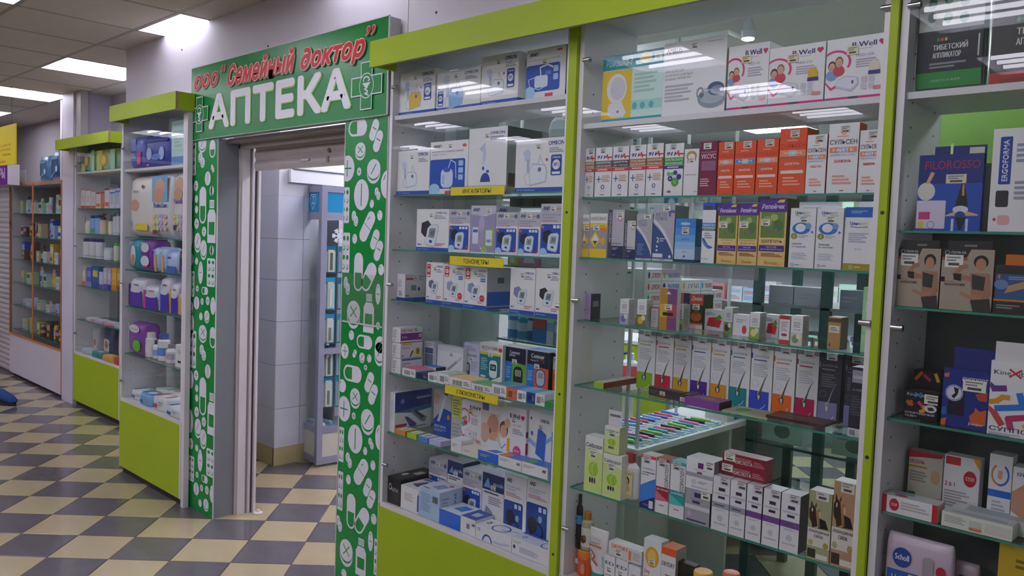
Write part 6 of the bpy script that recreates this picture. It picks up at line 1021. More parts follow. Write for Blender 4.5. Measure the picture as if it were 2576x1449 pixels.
product('deodorant_box', 'white deodorant carton with a yellow splash', 'box', None, 2.853, .070, .488, .066, .045, .201, 0, front=plain(("e",.5,.72,.4,.17,"e8a82a"),("e",.5,.74,.25,.1,"f0c85a"),("t","Dry",.1,.42,.4,.50,"e05a34",.02),("t","extra",.1,.35,.5,.41,"e0845a"),("lines",.1,.1,.8,.28,4),("sticker",.3,.6)))
product('deodorant_box', 'white deodorant carton with orange top', 'box', None, 2.930, .055, .488, .053, .060, .199, 0, front=plain(("r",0,.88,1,1,"e8602a"),("t","DRYDRY",.06,.70,.94,.77,"5a5a60",.02),("sticker",.25,.4,.03,.04),("lines",.1,.1,.8,.3,4)), sideb='a8a09a', topb='e87a4a')
product('deodorant_box', 'black carton with a small gold square', 'box', None, 2.983, .070, .488, .060, .030, .162, 0, front=plain(("r",.35,.55,.65,.75,"c8a24a"),("lines",.2,.3,.8,.45,2,"6a5a3a")), base='201c1a')
bottle('cream_jar', 'small jar with a yellow lid on the cabinet floor', 'jar', None, 3.078, .060, .488, .030, .163, 'jar', 'e8e0d0', 'e8b020', band=None, flat=1, printer=None)
bottle('cream_jar', 'small jar with an orange lid on the cabinet floor', 'jar', None, 3.179, .045, .488, .026, .195, 'jar', 'd8d0d0', 'e0682a', band=None, flat=1, printer=None)
# ---- cabinet of supports and applicators
pouch('applicator_pack', 'clear bag of green massage discs with a black and green card', 'pack', None, 3.596, .050, 2.038, .160, .050, .260, 0, '9aa89a', plain(("r",0,0,1,.16,"2a8a3a"),("r",0,.16,1,.58,"26262e"),("r",0,.58,1,1,"b8bcb4"),("e",.2,.72,.07,.055,"2a6a3c"),("e",.45,.70,.07,.055,"3a7a4a"),("e",.7,.68,.07,.055,"2a6a3c"),("e",.2,.86,.07,.055,"2a6a3c"),("e",.45,.88,.07,.055,"2a6a3c"),("e",.7,.84,.07,.055,"3a7a4a"),("e",.9,.9,.06,.05,"3a7a4a"),("t","ТИБЕТСКИЙ",.24,.38,.78,.45,"d4d4d0",.02),("t","АППЛИКАТОР",.24,.30,.68,.355,"d4d4d0",.02),("lines",.2,.19,.8,.26,2,"8a8a94"),("r",.93,.28,.955,.5,"c8c8c8"),("r",.3,.47,.34,.50,"3a8a3a"),("r",.36,.47,.40,.50,"c85a3a"),("r",.42,.47,.46,.50,"d8b03a"),("t","МАССАЖЁР",.24,.06,.7,.09,"a8d0a8")))
product('applicator_box', 'black applicator carton with red foot beside the bag of green discs', 'box', None, 3.771, .030, 2.038, .165, .060, .200, 0, front=plain(("r",0,0,1,.14,"b03a34"),("t","ТИБЕТСКИЙ",.30,.55,.95,.65,"d4d4d0",.02),("t","АППЛИКАТОР",.30,.43,.85,.51,"d4d4d0",.02),("e",.32,.72,.03,.03,"3a8a3a"),("e",.40,.72,.03,.03,"d05a2a"),("e",.48,.72,.03,.03,"d8b03a"),("r",.13,.0,1,.06,"8a3a2c")), base='2a2422')
product('tights_pack', 'blue pack of compression tights with a red name and an upside-down dancer', 'pack', None, 3.626, .045, 1.698, .143, .020, .186, 0, front=plain(("r",0,0,1,1,"2a50b0"),("r",0,.62,1,1,"26347c"),("t","FILOROSSO",.10,.81,.95,.92,"b83048",.0),("e",.14,.52,.14,.12,"d8d4cc"),("p",[(.12,.62),(.18,.62),(.26,.76),(.2,.78)],"d8a890"),("rr",.0,.03,.46,.40,"d4cce0",.03),("r",.04,.15,.22,.25,"d0407c"),("r",.04,.03,.12,.13,"e0c85a"),("ring",.24,.08,.06,.05,"5a6ab0",.15),("p",[(.60,.32),(.80,.32),(.74,.60),(.78,.72),(.70,.72),(.68,.6)],"2a2226"),("p",[(.70,.46),(.74,.46),(.73,.62),(.70,.6)],"b88a70"),("p",[(.42,.19),(.62,.26),(.78,.26),(.96,.22),(.96,.2),(.78,.2),(.62,.2)],"d8ac90"),("e",.69,.28,.12,.05,"d8d8e4"),("e",.69,.2,.08,.06,"1f4a8a"),("p",[(.62,.18),(.78,.18),(.72,.02),(.68,.02)],"1c2438"),("r",.56,.0,.60,.16,"c8cce0"),("r",.78,.0,.82,.16,"c8cce0"),("sticker",.44,.62,.045,.022,"d8d0b8")), sideb='1f3f8a')
b = B(); b.box(3.658, 3.772, .0525, .0535, 1.862, 1.905, M('23306c')); b.box(3.735, 3.767, .0515, .0525, 1.878, 1.900, M('c4c4bc')); tg = b.build('hanging_header'); tg.parent = LASTBOX[0]; tg.matrix_parent_inverse = LASTBOX[0].matrix_basis.inverted()
b = B(); F = Face(b, (3.69, .0515, 1.862), (.03, 0, 0), (0, 0, .05), (0, -1, 0)); F.line([(.2, .95), (.2, .4), (.35, .12), (.65, .1), (.9, .35)], .006, 'c8f09c'); hk = b.build('header_cutout', LASTBOX[0]); hk.matrix_parent_inverse = LASTBOX[0].matrix_basis.inverted()  # pale green stroke stands in for a cut-out showing the lit green behind
product('orthosis_box', 'white carton with a vertical blue lettered panel', 'box', None, 3.789, .030, 1.698, .153, .060, .238, 0, front=plain(("rr",.10,.46,.26,.92,"2a44a0",.1),("t","ERGOFORMA",.14,.49,.22,.89,"e4e4ec",.03,0,90),("rr",.08,.24,.25,.40,"3a343a",.15),("lines",.32,.3,.9,.5,4),("lines",.32,.66,.9,.86,4,"8a98b8"),("e",.08,.12,.02,.015,"d0405a"),("rr",.12,.07,.28,.16,"e0a8a8",.3)))
product('support_box', 'elbow support carton with a woman flexing her arm, beside the white frame', 'box', 'elbow support cartons', 3.596, .030, 1.508, .097, .030, .146, 0, front=plain(("r",0,0,1,1,"a89a88"),("p",[(0,.86),(.48,.86),(.56,1),(0,1)],"2c2a2c"),("ring",.10,.94,.05,.035,"b0b0b0",.25),("t","польза",.18,.925,.46,.965,"c8c4c0",.02),("r",0,.815,.50,.855,"b84a34"),("sticker",.06,.70,.04,.03),("t","НАЛОКОТНИК",.08,.40,.48,.44,"2a2422",.02),("lines",.1,.46,.3,.48,1,"c06a4a"),("e",.76,.80,.14,.11,"2c221e"),("e",.76,.76,.10,.10,"b8846a"),("p",[(.56,.62),(.94,.62),(.98,.30),(.86,.10),(.60,.12),(.60,.36)],"a8765c"),("p",[(.60,.60),(.86,.56),(.84,.34),(.62,.36)],"3a3836"),("p",[(.34,.60),(.60,.56),(.60,.48),(.30,.52),(.22,.58),(.36,.74),(.52,.76),(.52,.70),(.42,.68)],"a8765c"),("p",[(.24,.60),(.40,.60),(.40,.48),(.26,.50)],"26221f"),("p",[(.60,.18),(.96,.22),(1,0),(.66,0)],"3a3734"),("p",[(.40,.32),(.58,.26),(.84,.28),(.80,.20),(.58,.2),(.38,.26)],"b07e62"),("r",0,.46,.08,.54,"26221f")), base='6a6058')
b = B(); b.box(.010, .092, .002, .003, 0, .02, M('2c2a2a')); b.box(.041, .064, .0012, .002, .006, .011, M('7a7672')); b.build('hanging_header', LASTBOX[0], (0, 0, .146))
product('support_box', 'elbow support carton with a woman flexing her arm, beside the orange pack', 'box', 'elbow support cartons', 3.696, .030, 1.508, .112, .030, .147, 0, front=plain(("r",0,0,1,1,"a89a88"),("p",[(0,.86),(.48,.86),(.56,1),(0,1)],"2c2a2c"),("ring",.10,.94,.05,.035,"b0b0b0",.25),("t","польза",.18,.925,.46,.965,"c8c4c0",.02),("r",0,.815,.50,.855,"b84a34"),("sticker",.06,.70,.04,.03),("t","НАЛОКОТНИК",.08,.40,.48,.44,"2a2422",.02),("lines",.1,.46,.3,.48,1,"c06a4a"),("e",.76,.80,.14,.11,"2c221e"),("e",.76,.76,.10,.10,"b8846a"),("p",[(.56,.62),(.94,.62),(.98,.30),(.86,.10),(.60,.12),(.60,.36)],"a8765c"),("p",[(.60,.60),(.86,.56),(.84,.34),(.62,.36)],"3a3836"),("p",[(.34,.60),(.60,.56),(.60,.48),(.30,.52),(.22,.58),(.36,.74),(.52,.76),(.52,.70),(.42,.68)],"a8765c"),("p",[(.24,.60),(.40,.60),(.40,.48),(.26,.50)],"26221f"),("p",[(.60,.18),(.96,.22),(1,0),(.66,0)],"3a3734"),("p",[(.40,.32),(.58,.26),(.84,.28),(.80,.20),(.58,.2),(.38,.26)],"b07e62"),("r",0,.46,.08,.54,"26221f")), base='6a6058')
b = B(); b.box(.011, .106, .002, .003, 0, .02, M('2c2a2a')); b.box(.047, .074, .0012, .002, .006, .011, M('7a7672')); b.build('hanging_header', LASTBOX[0], (0, 0, .147))
product('support_box', 'dark knee bandage pack with orange header and blue knee picture', 'pack', None, 3.811, .030, 1.508, .143, .030, .113, 0, front=plain(("r",0,0,1,1,"33302f"),("r",.02,.30,1,.82,"3a5a8c"),("r",.0,.26,1,.30,"d07a24"),("p",[(.15,.42),(.45,.55),(.9,.45),(.9,.6),(.5,.72),(.2,.58)],"b89464"),("e",.1,.6,.1,.1,"6a88b8"),("lines",.2,.7,.6,.78,2,"8a9cc0"),("lines",.05,.1,.4,.2,2,"8a8480"),("r",.05,.72,.08,.80,"d07a24")), base='33302f')
b = B(); b.box(.02, .14, .002, .003, 0, .025, M('c86a1e')); b.build('hanging_header', LASTBOX[0], (0, 0, LASTBOX[0].dimensions.z))
product('tape_box', 'black sports tape carton with coloured strokes', 'box', None, 3.621, .060, 1.224, .079, .050, .070, 0, front=plain(("t","KineXib",.08,.83,.6,.93,"c8c8d0",.01),("line",[(.32,.80),(.5,.96)],.003,"3a8ac8"),("line",[(.32,.96),(.5,.80)],.003,"3a8ac8"),("t","СПОРТИВНЫЙ",.04,.18,.92,.27,"d8d4d8",.02),("t","ТЕЙП",.04,.06,.38,.15,"d8d4d8",.02),("line",[(.1,.6),(.25,.5)],.008,"d0622a"),("line",[(.15,.5),(.22,.62)],.008,"d0622a"),("line",[(.45,.62),(.55,.5),(.6,.4)],.008,"c83a5a"),("line",[(.5,.3),(.6,.34),(.62,.5)],.008,"d89a2a"),("sticker",.6,.6,.04,.024),("e",.8,.44,.18,.14,"d8d4d0"),("p",[(.7,.48),(.86,.5),(.92,.4),(.75,.36)],"33302f")), base='26242c', top=plain(("line",[(.1,.3),(.4,.7)],.006,"c85a34"),("line",[(.5,.3),(.8,.6)],.006,"c83a6a")))
product('tape_box', 'second black sports tape carton behind the first', 'box', None, 3.618, .130, 1.224, .067, .060, .115, 0, front=plain(("line",[(.1,.8),(.3,.95)],.008,"d0622a"),("line",[(.4,.9),(.6,.8)],.008,"c83a5a"),("line",[(.8,.95),(.9,.8)],.008,"d8b03a")), base='2a262c')
product('support_box', 'dark blue joint support pack with an orange burst and white disc', 'pack', None, 3.713, .045, 1.224, .099, .025, .142, 0, front=plain(("r",0,0,1,1,"273384"),("t","СУППОРТ",.42,.79,.98,.87,"d8d8e4",.02),("lines",.6,.72,.98,.76,2,"8a94c8"),("p",[(.14,.2),(.5,.2),(.5,.62),(.3,.7),(.14,.6)],"22232e"),("e",.26,.58,.20,.14,"d4d4e0"),("ring",.26,.58,.19,.13,"6a78b8",.12),("p",[(.24,.68),(.36,.66),(.34,.56),(.26,.48),(.20,.52),(.28,.58)],"2a2a30"),("p",[(.62,.22),(.72,.3),(.74,.38),(.84,.32),(.98,.36),(.98,.1),(.8,.06),(.66,.1)],"d0642a"),("p",[(.72,.6),(.98,.66),(.98,.5),(.8,.5)],"b8503a"),("p",[(.02,.9),(.14,.92),(.12,.84),(.02,.84)],"d0742a"),("p",[(.0,.1),(.12,.14),(.1,.0),(.0,.0)],"d0742a"),("p",[(0,.3),(.1,.34),(.12,.2),(0,.18)],"2a6ab0"),("t","Junior",.60,.06,.95,.12,"d8d8e4",.02),("sticker",.44,.64,.05,.028)), base='273384')
b = B(); b.box(.02, LASTBOX[0].dimensions.x + .015, .004, .005, 0, .052, M('232e78')); b.build('hanging_header', LASTBOX[0], (0, 0, LASTBOX[0].dimensions.z))
product('support_box', 'white joint support pack with coloured zigzag strokes', 'pack', None, 3.817, .030, 1.224, .140, .030, .174, 0, front=plain(("t","KineXib",.05,.82,.5,.88,"4a4a60",.01),("line",[(.28,.80),(.44,.90)],.004,"d0303c"),("line",[(.28,.90),(.44,.80)],.004,"d0303c"),("line",[(.0,.66),(.06,.62),(.22,.64)],.014,"6a3a8c"),("line",[(.02,.44),(.12,.46),(.2,.52),(.28,.52)],.012,"d8962a"),("line",[(.12,.36),(.5,.42),(.44,.58)],.014,"2a78d0"),("line",[(.0,.34),(.1,.28),(.2,.16)],.014,"c84a4a"),("line",[(.34,.12),(.3,.24),(.5,.28)],.014,"b83a6a"),("e",.54,.17,.04,.03,"d8a03a"),("line",[(.7,.26),(.8,.14),(.95,.14)],.014,"2a78d0"),("line",[(.66,.56),(.78,.4),(.95,.36)],.014,"c83a5a"),("t","СУППОРТ",.03,.06,.80,.12,"3a3a4c",.02),("lines",.03,.0,.5,.04,2,"a8a0b8"),("e",.9,.66,.16,.12,"e0b8b0"),("p",[(.82,.6),(1,.6),(1,.7),(.82,.68)],"2a2426")))
b = B(); b.box(.006, LASTBOX[0].dimensions.x, .004, .005, 0, .045, M('d8d4d4')); b.build('hanging_header', LASTBOX[0], (0, 0, LASTBOX[0].dimensions.z))
product('plaster_box', 'corn plaster carton with a red wave and yellow corner', 'box', None, 3.609, .170, .983, .083, .040, .136, 0, front=plain(("p",[(0,1),(1,1),(.95,.93),(.4,.9),(0,.86)],"c8323c"),("t","МОЗОЛЬ",.04,.76,.46,.83,"c83a48",.02),("r",0,.68,.55,.72,"d8a02a"),("lines",.05,.4,.55,.62,4,"a8a098"),("e",.8,.55,.14,.14,"d8b48c"),("p",[(.5,.02),(1,.0),(1,.16),(.8,.14)],"d89a2a"),("p",[(.6,0),(1,0),(1,.08)],"c83a2a"),("rr",.02,.14,.24,.2,"4a8a3a",.2)), base='d8d4c4')
product('plaster_box', 'corn plaster carton with a red stop badge', 'box', None, 3.700, .150, .983, .082, .040, .147, 0, front=plain(("r",.04,.84,.46,.98,"c8323c"),("p",[(.8,1),(1,1),(1,.8)],"d8a02a"),("e",.74,.64,.18,.14,"c02a3c"),("t","СТОП",.62,.61,.86,.67,"e8d4d0",.02),("t","2 в 1",.05,.46,.33,.54,"b83a4c",.02),("lines",.05,.1,.8,.4,6,"b0a8ac")))
product('ointment_box', 'white ointment carton with orange and blue rings', 'box', None, 3.806, .130, .983, .049, .050, .174, 0, front=plain(("ring",.5,.72,.4,.16,"d8824a",.2,20,120,260),("ring",.5,.72,.4,.16,"4a6ac0",.2,20,260,420),("rr",.4,.66,.6,.78,"e0a088",.2),("r",0,.40,1,.50,"2a6ad0"),("lines",.2,.2,.8,.36,3,"b0b0bc"),("e",.7,.03,.18,.05,"d8783a")))
product('ointment_box', 'white cold-spray carton with a hand picture', 'box', None, 3.859, .120, .983, .083, .050, .155, 0, front=plain(("t","КРИО",.1,.86,.4,.92,"6a5a9c",.02),("p",[(0,.6),(.3,.75),(.5,.6),(.5,.3),(.3,.2),(.0,.3)],"c89478"),("p",[(.4,.7),(.6,.8),(.6,.6)],"5ab0c8")))
product('plaster_box', 'long white plaster carton with red ends lying at the shelf edge', 'box', None, 3.596, .024, .983, .130, .055, .044, 0, front=plain(("r",0,0,.08,1,"c8283a"),("r",.90,0,1,1,"c8283a"),("e",.22,.5,.09,.36,"c0283c"),("t","STOP",.165,.42,.275,.58,"e8d4d0",.02),("lines",.34,.3,.85,.8,3,"b8b0b4")), topb='c8ccc8', top=plain(("r",.1,.6,.5,.8,"5a86b8"),("e",.3,.3,.12,.2,"c0505c")), sideb='c8c0b0')
product('plaster_box', 'long white plaster carton lying at the shelf edge beside the red-ended one', 'box', None, 3.735, .024, .983, .150, .055, .036, 0, front=plain(("lines",.04,.3,.35,.8,4,"a8a8a8"),("r",.40,.15,.58,.75,"c0c8c0"),("r",.4,.1,.58,.3,"e0785a"),("r",.62,.15,.98,.8,"d0d0c8")), base='dcdcd0', topb='c4c8c8', top=plain(("r",.1,.2,.9,.5,"a8b0b4")))
b = B(); b.box(0, .33, 0, .055, 0, .034, M('d8d8d0')); b.box(.03, .3, .004, .05, .034, .0345, M('a8b0b4')); tag(b.build('plaster_box', None, (3.74, .082, .9836)), 'long plaster carton lying behind the two at the shelf edge', 'box')
b = B(); b.box(3.596, 4.558, .02, .285, .694, .70, {'top': SHELFGLASS, 'bottom': SHELFGLASS, 'rest': EDGEGLASS}); b.build('glass_shelf', bpy.data.objects['display_cabinet.002']).location = (-3.577, 0, 0)
pouch('foot_care_pack', 'blister pack with blue panel, pink card and a grey foot file', 'pack', None, 3.608, .030, .700, .157, .040, .230, 0, 'c8b4c4', plain(("p",[(0,.0),(.58,.0),(.58,.62),(.0,.62)],"2a5ab0"),("r",0,.0,.58,.3,"6aa4d8"),("e",.24,.78,.16,.12,"2a4a9c"),("t","Scholl",.12,.75,.36,.82,"e0e4ec",.02),("t","Velvet",.08,.42,.40,.56,"d8dcec",0,.2),("t","smooth",.08,.32,.40,.38,"8ab0e0"),("rr",.58,.1,.76,.86,"a89ca4",.4),("e",.88,.72,.08,.07,"b82848"),("e",.85,.3,.1,.12,"a86ab0"),("sticker",.36,.46,.04,.03,"d8d0bc")))
pouch('foot_care_pack', 'pink blister pack with a dark hanging slot behind the foot file', 'pack', None, 3.753, .090, .700, .055, .030, .182, 0, 'c8b0bc', plain(("rr",.2,.78,.6,.86,"6a5a60",.4),("e",.8,.6,.1,.08,"c02a48"),("r",.0,.3,.3,.6,"2a4a9c")))
product('orthosis_box', 'black and yellow carton on the lowest shelf in view', 'box', None, 3.858, .040, .700, .116, .050, .271, 0, front=plain(("r",0,.70,1,1,"c8a428"),("lines",.3,.8,.9,.9,2,"8a7018"),("r",0,.35,1,.70,"2a2622"),("t","B.Well",.55,.45,.95,.58,"d8d4c8",.02),("r",0,.32,1,.35,"c8a428"),("r",.02,.0,.06,.3,"c8a428")), base='4a4034')
# ---- narrow cabinet of nappies and wipes
pouch('nappy_pack', 'violet-blue nappy pack with a pink figure on the wooden shelf', 'pack', None, -1.229, -.005, 2.015, .221, .120, .214, 0, '5a64b4', plain(("r",.05,.55,.5,.95,"8a94d0"),("p",[(.6,.1),(.9,.1),(.9,.5),(.6,.5)],"d04a8a"),("lines",.1,.3,.5,.5,3,"b8c0e4")))
pouch('nappy_pack', 'deep blue nappy pack with two pale drops', 'pack', None, -.998, -.005, 2.015, .375, .130, .206, 0, '3a48a4', plain(("r",0,.78,1,.88,"2a2f7c"),("e",.2,.42,.12,.2,"a8b8e4"),("e",.75,.4,.12,.22,"a8b8e4"),("e",.5,.3,.2,.1,"6a84d0"),("e",.15,.05,.06,.05,"d05a4a")))
product('pad_box', 'tall pale mint carton at the end of the nappy shelf', 'box', None, -.585, -.005, 2.015, .190, .140, .265, 0, front=plain(("r",0,0,1,.2,"6a94c8"),("lines",.2,.4,.8,.8,5,"9cc8c4")), base='bcdcd8', sideb='8a98a4')
pouch('nappy_pack', 'cream nappy pack with a small baby and a yellow strip', 'pack', None, -1.215, -.015, 1.575, .348, .160, .398, 0, 'e0d8d4', plain(("t","Yokosun",.2,.74,.5,.79,"6a4a44"),("e",.3,.52,.22,.1,"cf9c84"),("r",.35,.08,.95,.19,"e4cc2a"),("e",.12,.22,.08,.03,"8ab0d0"),("e",.7,.84,.06,.03,"8a5a4a")))
pouch('nappy_pack', 'white nappy pack with a baby on a sky blue field', 'pack', None, -.858, -.015, 1.575, .276, .170, .408, 0, 'dcd8dc', plain(("r",.05,.56,.95,.98,"7ab4e0"),("e",.5,.80,.34,.12,"d8a890"),("e",.5,.86,.2,.08,"d8b098"),("e",.42,.66,.3,.12,"cf9c84"),("t","YokoSun",.12,.46,.92,.54,"3a4aa8",.03),("e",0.16,0.12,.1,.035,'e8c88a'),("e",0.38,0.12,.1,.035,'c8d890'),("e",0.60,0.12,.1,.035,'b8a8d8'),("e",0.82,0.12,.1,.035,'e0b0a8'),("e",0.16,0.22,.1,.035,'e8c88a'),("e",0.38,0.22,.1,.035,'c8d890'),("e",0.60,0.22,.1,.035,'b8a8d8'),("e",0.82,0.22,.1,.035,'e0b0a8'),("e",0.16,0.32,.1,.035,'e8c88a'),("e",0.38,0.32,.1,.035,'c8d890'),("e",0.60,0.32,.1,.035,'b8a8d8'),("e",0.82,0.32,.1,.035,'e0b0a8'),("r",.1,.02,.35,.09,"7a3a5c")))
pouch('nappy_pack', 'white nappy pack with a lying baby, beside the green post', 'pack', None, -.550, -.015, 1.575, .211, .170, .409, 0, 'dcd4d2', plain(("e",.5,.80,.34,.12,"d8a890"),("e",.5,.86,.2,.08,"d8b098"),("e",.42,.66,.3,.12,"cf9c84"),("t","YokoSun",.08,.52,.92,.60,"3a4aa8",.03),("e",0.16,0.12,.1,.035,'e8c88a'),("e",0.38,0.12,.1,.035,'c8d890'),("e",0.60,0.12,.1,.035,'b8a8d8'),("e",0.82,0.12,.1,.035,'e0b0a8'),("e",0.16,0.22,.1,.035,'e8c88a'),("e",0.38,0.22,.1,.035,'c8d890'),("e",0.60,0.22,.1,.035,'b8a8d8'),("e",0.82,0.22,.1,.035,'e0b0a8'),("e",0.16,0.32,.1,.035,'e8c88a'),("e",0.38,0.32,.1,.035,'c8d890'),("e",0.60,0.32,.1,.035,'b8a8d8'),("e",0.82,0.32,.1,.035,'e0b0a8'),("r",.1,.10,.35,.18,"4a3a7c")))
pouch('pad_pack', 'teal adult nappy pack', 'pack', None, -1.229, -.005, 1.360, .160, .140, .206, 0, '1f94ac', plain(("e",.5,.45,.3,.35,"d8d4d8"),("e",.5,.3,.2,.2,"b8846c"),("lines",.1,.85,.6,.92,2,"c8c8d8")))
pouch('pad_pack', 'purple pad pack with two white discs', 'pack', None, -1.058, -.005, 1.360, .195, .140, .207, 0, '7a3a9c', plain(("e",.5,.75,.36,.16,"d8d4e0"),("e",.5,.3,.38,.18,"d8d4e0"),("r",.3,.1,.7,.15,"e05a7a"),("lines",.1,.85,.6,.92,2,"c8c8d8")))
pouch('pad_pack', 'first slim pale blue and gold pad pack', 'pack', None, -.853, -.005, 1.360, .103, .140, .162, 0, 'a8c0e4', plain(("r",.4,0,.75,.7,"e0a84a"),("lines",.1,.85,.6,.92,2,"c8c8d8")))
pouch('pad_pack', 'second slim pale blue and gold pad pack', 'pack', None, -.740, -.005, 1.360, .089, .140, .161, 0, 'a8c0e4', plain(("r",.4,0,.75,.7,"e0a84a"),("lines",.1,.85,.6,.92,2,"c8c8d8")))
pouch('pad_pack', 'pale blue pad pack fading to navy', 'pack', None, -.641, -.005, 1.360, .142, .140, .139, 0, 'b8c8e8', plain(("r",0,0,1,.35,"4a6ab0"),("r",.1,.7,.5,.78,"4a5ab0"),("lines",.1,.85,.6,.92,2,"c8c8d8")))
pouch('pad_pack', 'dark grey pack for men with a purple panel', 'pack', None, -.485, -.005, 1.360, .135, .140, .178, 0, '3a3a4c', plain(("t","men",.2,.6,.9,.75,"a8a8b4",.02),("r",.2,.08,.95,.3,"6a2a9c"),("lines",.1,.85,.6,.92,2,"c8c8d8")))
pouch('pad_pack', 'white and purple pad pack with a plum stripe', 'pack', None, -1.229, -.005, 1.118, .229, .150, .190, 0, 'd4d0dc', plain(("r",0,0,1,.58,'5a3ab0'),("e",.5,.58,.45,.08,"d4d0dc"),("t","seni",.4,.76,.8,.85,"3a2a5c",.02),("r",0,0,.16,.8,'5a2a7c')))
pouch('pad_pack', 'lower white and purple pad pack with a pink stripe', 'pack', None, -.986, -.005, 1.118, .224, .150, .158, 0, 'd4d0dc', plain(("r",0,0,1,.58,'5a34b4'),("e",.5,.58,.45,.08,"d4d0dc"),("t","seni",.4,.76,.8,.85,"3a2a5c",.02),("r",0,0,.16,.8,'d0389a')))
pouch('pad_pack', 'white and purple pad pack with a pale blue stripe', 'pack', None, -.747, -.005, 1.118, .148, .150, .222, 0, 'd4d0dc', plain(("r",0,0,1,.58,'4a3ab0'),("e",.5,.58,.45,.08,"d4d0dc"),("t","seni",.4,.76,.8,.85,"3a2a5c",.02),("r",0,0,.16,.8,'8ab4e4')))
pouch('pad_pack', 'white and purple pad pack with a yellow stripe', 'pack', None, -.589, -.005, 1.118, .113, .150, .197, 0, 'd4d0dc', plain(("r",0,0,1,.58,'4a34b8'),("e",.5,.58,.45,.08,"d4d0dc"),("t","seni",.4,.76,.8,.85,"3a2a5c",.02),("r",0,0,.16,.8,'e0b02a')))
pouch('pad_pack', 'sky blue pad pack with a sand-coloured foot', 'pack', None, -.467, -.005, 1.118, .128, .150, .214, 0, '7ca4d8', plain(("r",0,0,1,.58,'d8b06a'),("e",.5,.58,.45,.08,"d4d0dc"),("t","seni",.4,.76,.8,.85,"3a2a5c",.02),("r",0,0,.16,.8,'c8a878')))
pouch('nappy_pack', 'purple nappy pack with a white oval and a green disc', 'pack', None, -1.229, -.005, .804, .218, .140, .210, 0, '8a4aa8', plain(("e",.5,.84,.42,.14,"dcd8e0"),("t","MoliCare",.2,.8,.8,.86,"6a4a5c"),("e",.7,.28,.32,.2,"6ac03a"),("r",0,0,.06,1,"c8c4cc")))
bottle('baby_bottle', 'slim white baby oil bottle on the lowest glass shelf beside nappies', 'bottle', None, -.972, .045, .804, .047, .159, 'slim', 'dfdce0', 'd8d4d8', band=(0.2, 0.5, 'dcd8e0'))
bottle('baby_bottle', 'short white baby cream bottle on the lowest glass shelf beside nappies', 'bottle', None, -.877, .045, .804, .038, .118, 'shampoo', 'dfdce0', '3a4a78', band=(0.2, 0.5, '8aa8d8'))
bottle('baby_bottle', 'white baby lotion bottle with a navy cap on the lowest glass shelf beside nappies', 'bottle', None, -.777, .045, .804, .050, .170, 'slim', 'dfdce0', '4a5a9c', band=(0.2, 0.5, '6a90d4'))
bottle('baby_bottle', 'small white baby shampoo bottle on the lowest glass shelf beside nappies', 'bottle', None, -.672, .045, .804, .043, .116, 'shampoo', 'dfdce0', '8a8a8c', band=(0.2, 0.5, 'b8b0c0'))
product('wipes_box', 'white carton of baby care with a black logo', 'box', None, -.520, .005, .804, .163, .100, .136, 0, front=plain(("rr",.2,.2,.8,.3,"3a3a3c",.4),("lines",.2,.6,.8,.8,3,"b8b0bc")))
random.seed(3)
for i, (x, y, rz, c, lab) in enumerate(((-1.21, .005, 3, 'dfe0e2', 'white wipes pack with a blue wave, first along the cabinet floor'), (-1.015, -.015, -2, '7ab0dc', 'sky blue wipes pack on the cabinet floor'), (-.81, -.015, 2, 'dcdce0', 'white wipes pack with a red mark on the cabinet floor'), (-.60, -.02, -2, 'd8dade', 'white wipes pack with royal blue ends beside the green post'), (-1.12, .125, 1, 'd4d8d8', 'pale wipes pack lying at the back behind the sky blue one'), (-.86, .125, -2, 'e0dcdc', 'pale wipes pack with a pink wave at the back'), (-.60, .12, 2, 'd8dcd8', 'pale wipes pack at the back beside the green post'))):
    cc = ('4a8ac8', '2a6ab8', 'c84a4a', '2a50b0', '8ab8a8', 'd88aa4', '6aa4c8')[i]
    flatpack('wipes_pack', lab, 'wipes pack', 'wet wipes packs on the cabinet floor', x, y, .50, .185 if i != 3 else .22, .115, .062 + .012 * (i % 3), rz, c, plain(('e', .5, .5, .3, .3, 'e8e8ea'), ('r', .0, .0, .2, 1, cc), ('r', .8, .1, 1, .9, cc)), plain(('r', .05, .1, .4, .5, cc), ('lines', .5, .3, .9, .8, 2, 'a8a8b8')))
# ---- cabinet of lotions and bottles
pouch('nappy_pack', 'mint green diaper pack with an orange arc, the narrower of two', 'pack', None, -3.596, .475, 2.115, .355, .200, .193, 0, '8ed4c4', plain(("r",.0,.0,.3,1,"d8d890"),("e",.4,.5,.22,.32,"d8783a"),("e",.36,.5,.14,.24,"d8d890"),("r",.75,.0,1,1,"a8e0d8")))
pouch('nappy_pack', 'mint green diaper pack with an orange arc, the wider of two', 'pack', None, -3.221, .475, 2.115, .456, .200, .179, 0, '8ed4c4', plain(("r",.0,.0,.3,1,"d8d890"),("e",.4,.5,.22,.32,"d8783a"),("e",.36,.5,.14,.24,"d8d890"),("r",.75,.0,1,1,"a8e0d8")))
product('lotion_box', 'first white box with a rust edge among the lotions', 'box', None, -3.609, .475, 1.792, .013, .060, .168, 0, front=plain(("r",0,0,1,.14,"c05a3a"),("r",0,.96,1,1,"a84a34"),("lines",.2,.3,.8,.7,4,"c0b0b8")), base='dcd4d8')
product('lotion_box', 'second white box with a rust edge among the lotions', 'box', None, -3.586, .475, 1.792, .101, .060, .174, 0, front=plain(("r",0,0,1,.14,"c05a3a"),("r",0,.96,1,1,"a84a34"),("lines",.2,.3,.8,.7,4,"c0b0b8")), base='d8d0d8')
product('lotion_box', 'broad white box with a rust top among the lotions', 'box', None, -3.475, .475, 1.792, .128, .060, .165, 0, front=plain(("r",0,0,1,.14,"c05a3a"),("r",0,.96,1,1,"a84a34"),("lines",.2,.3,.8,.7,4,"c0b0b8")), base='dcd4d4')
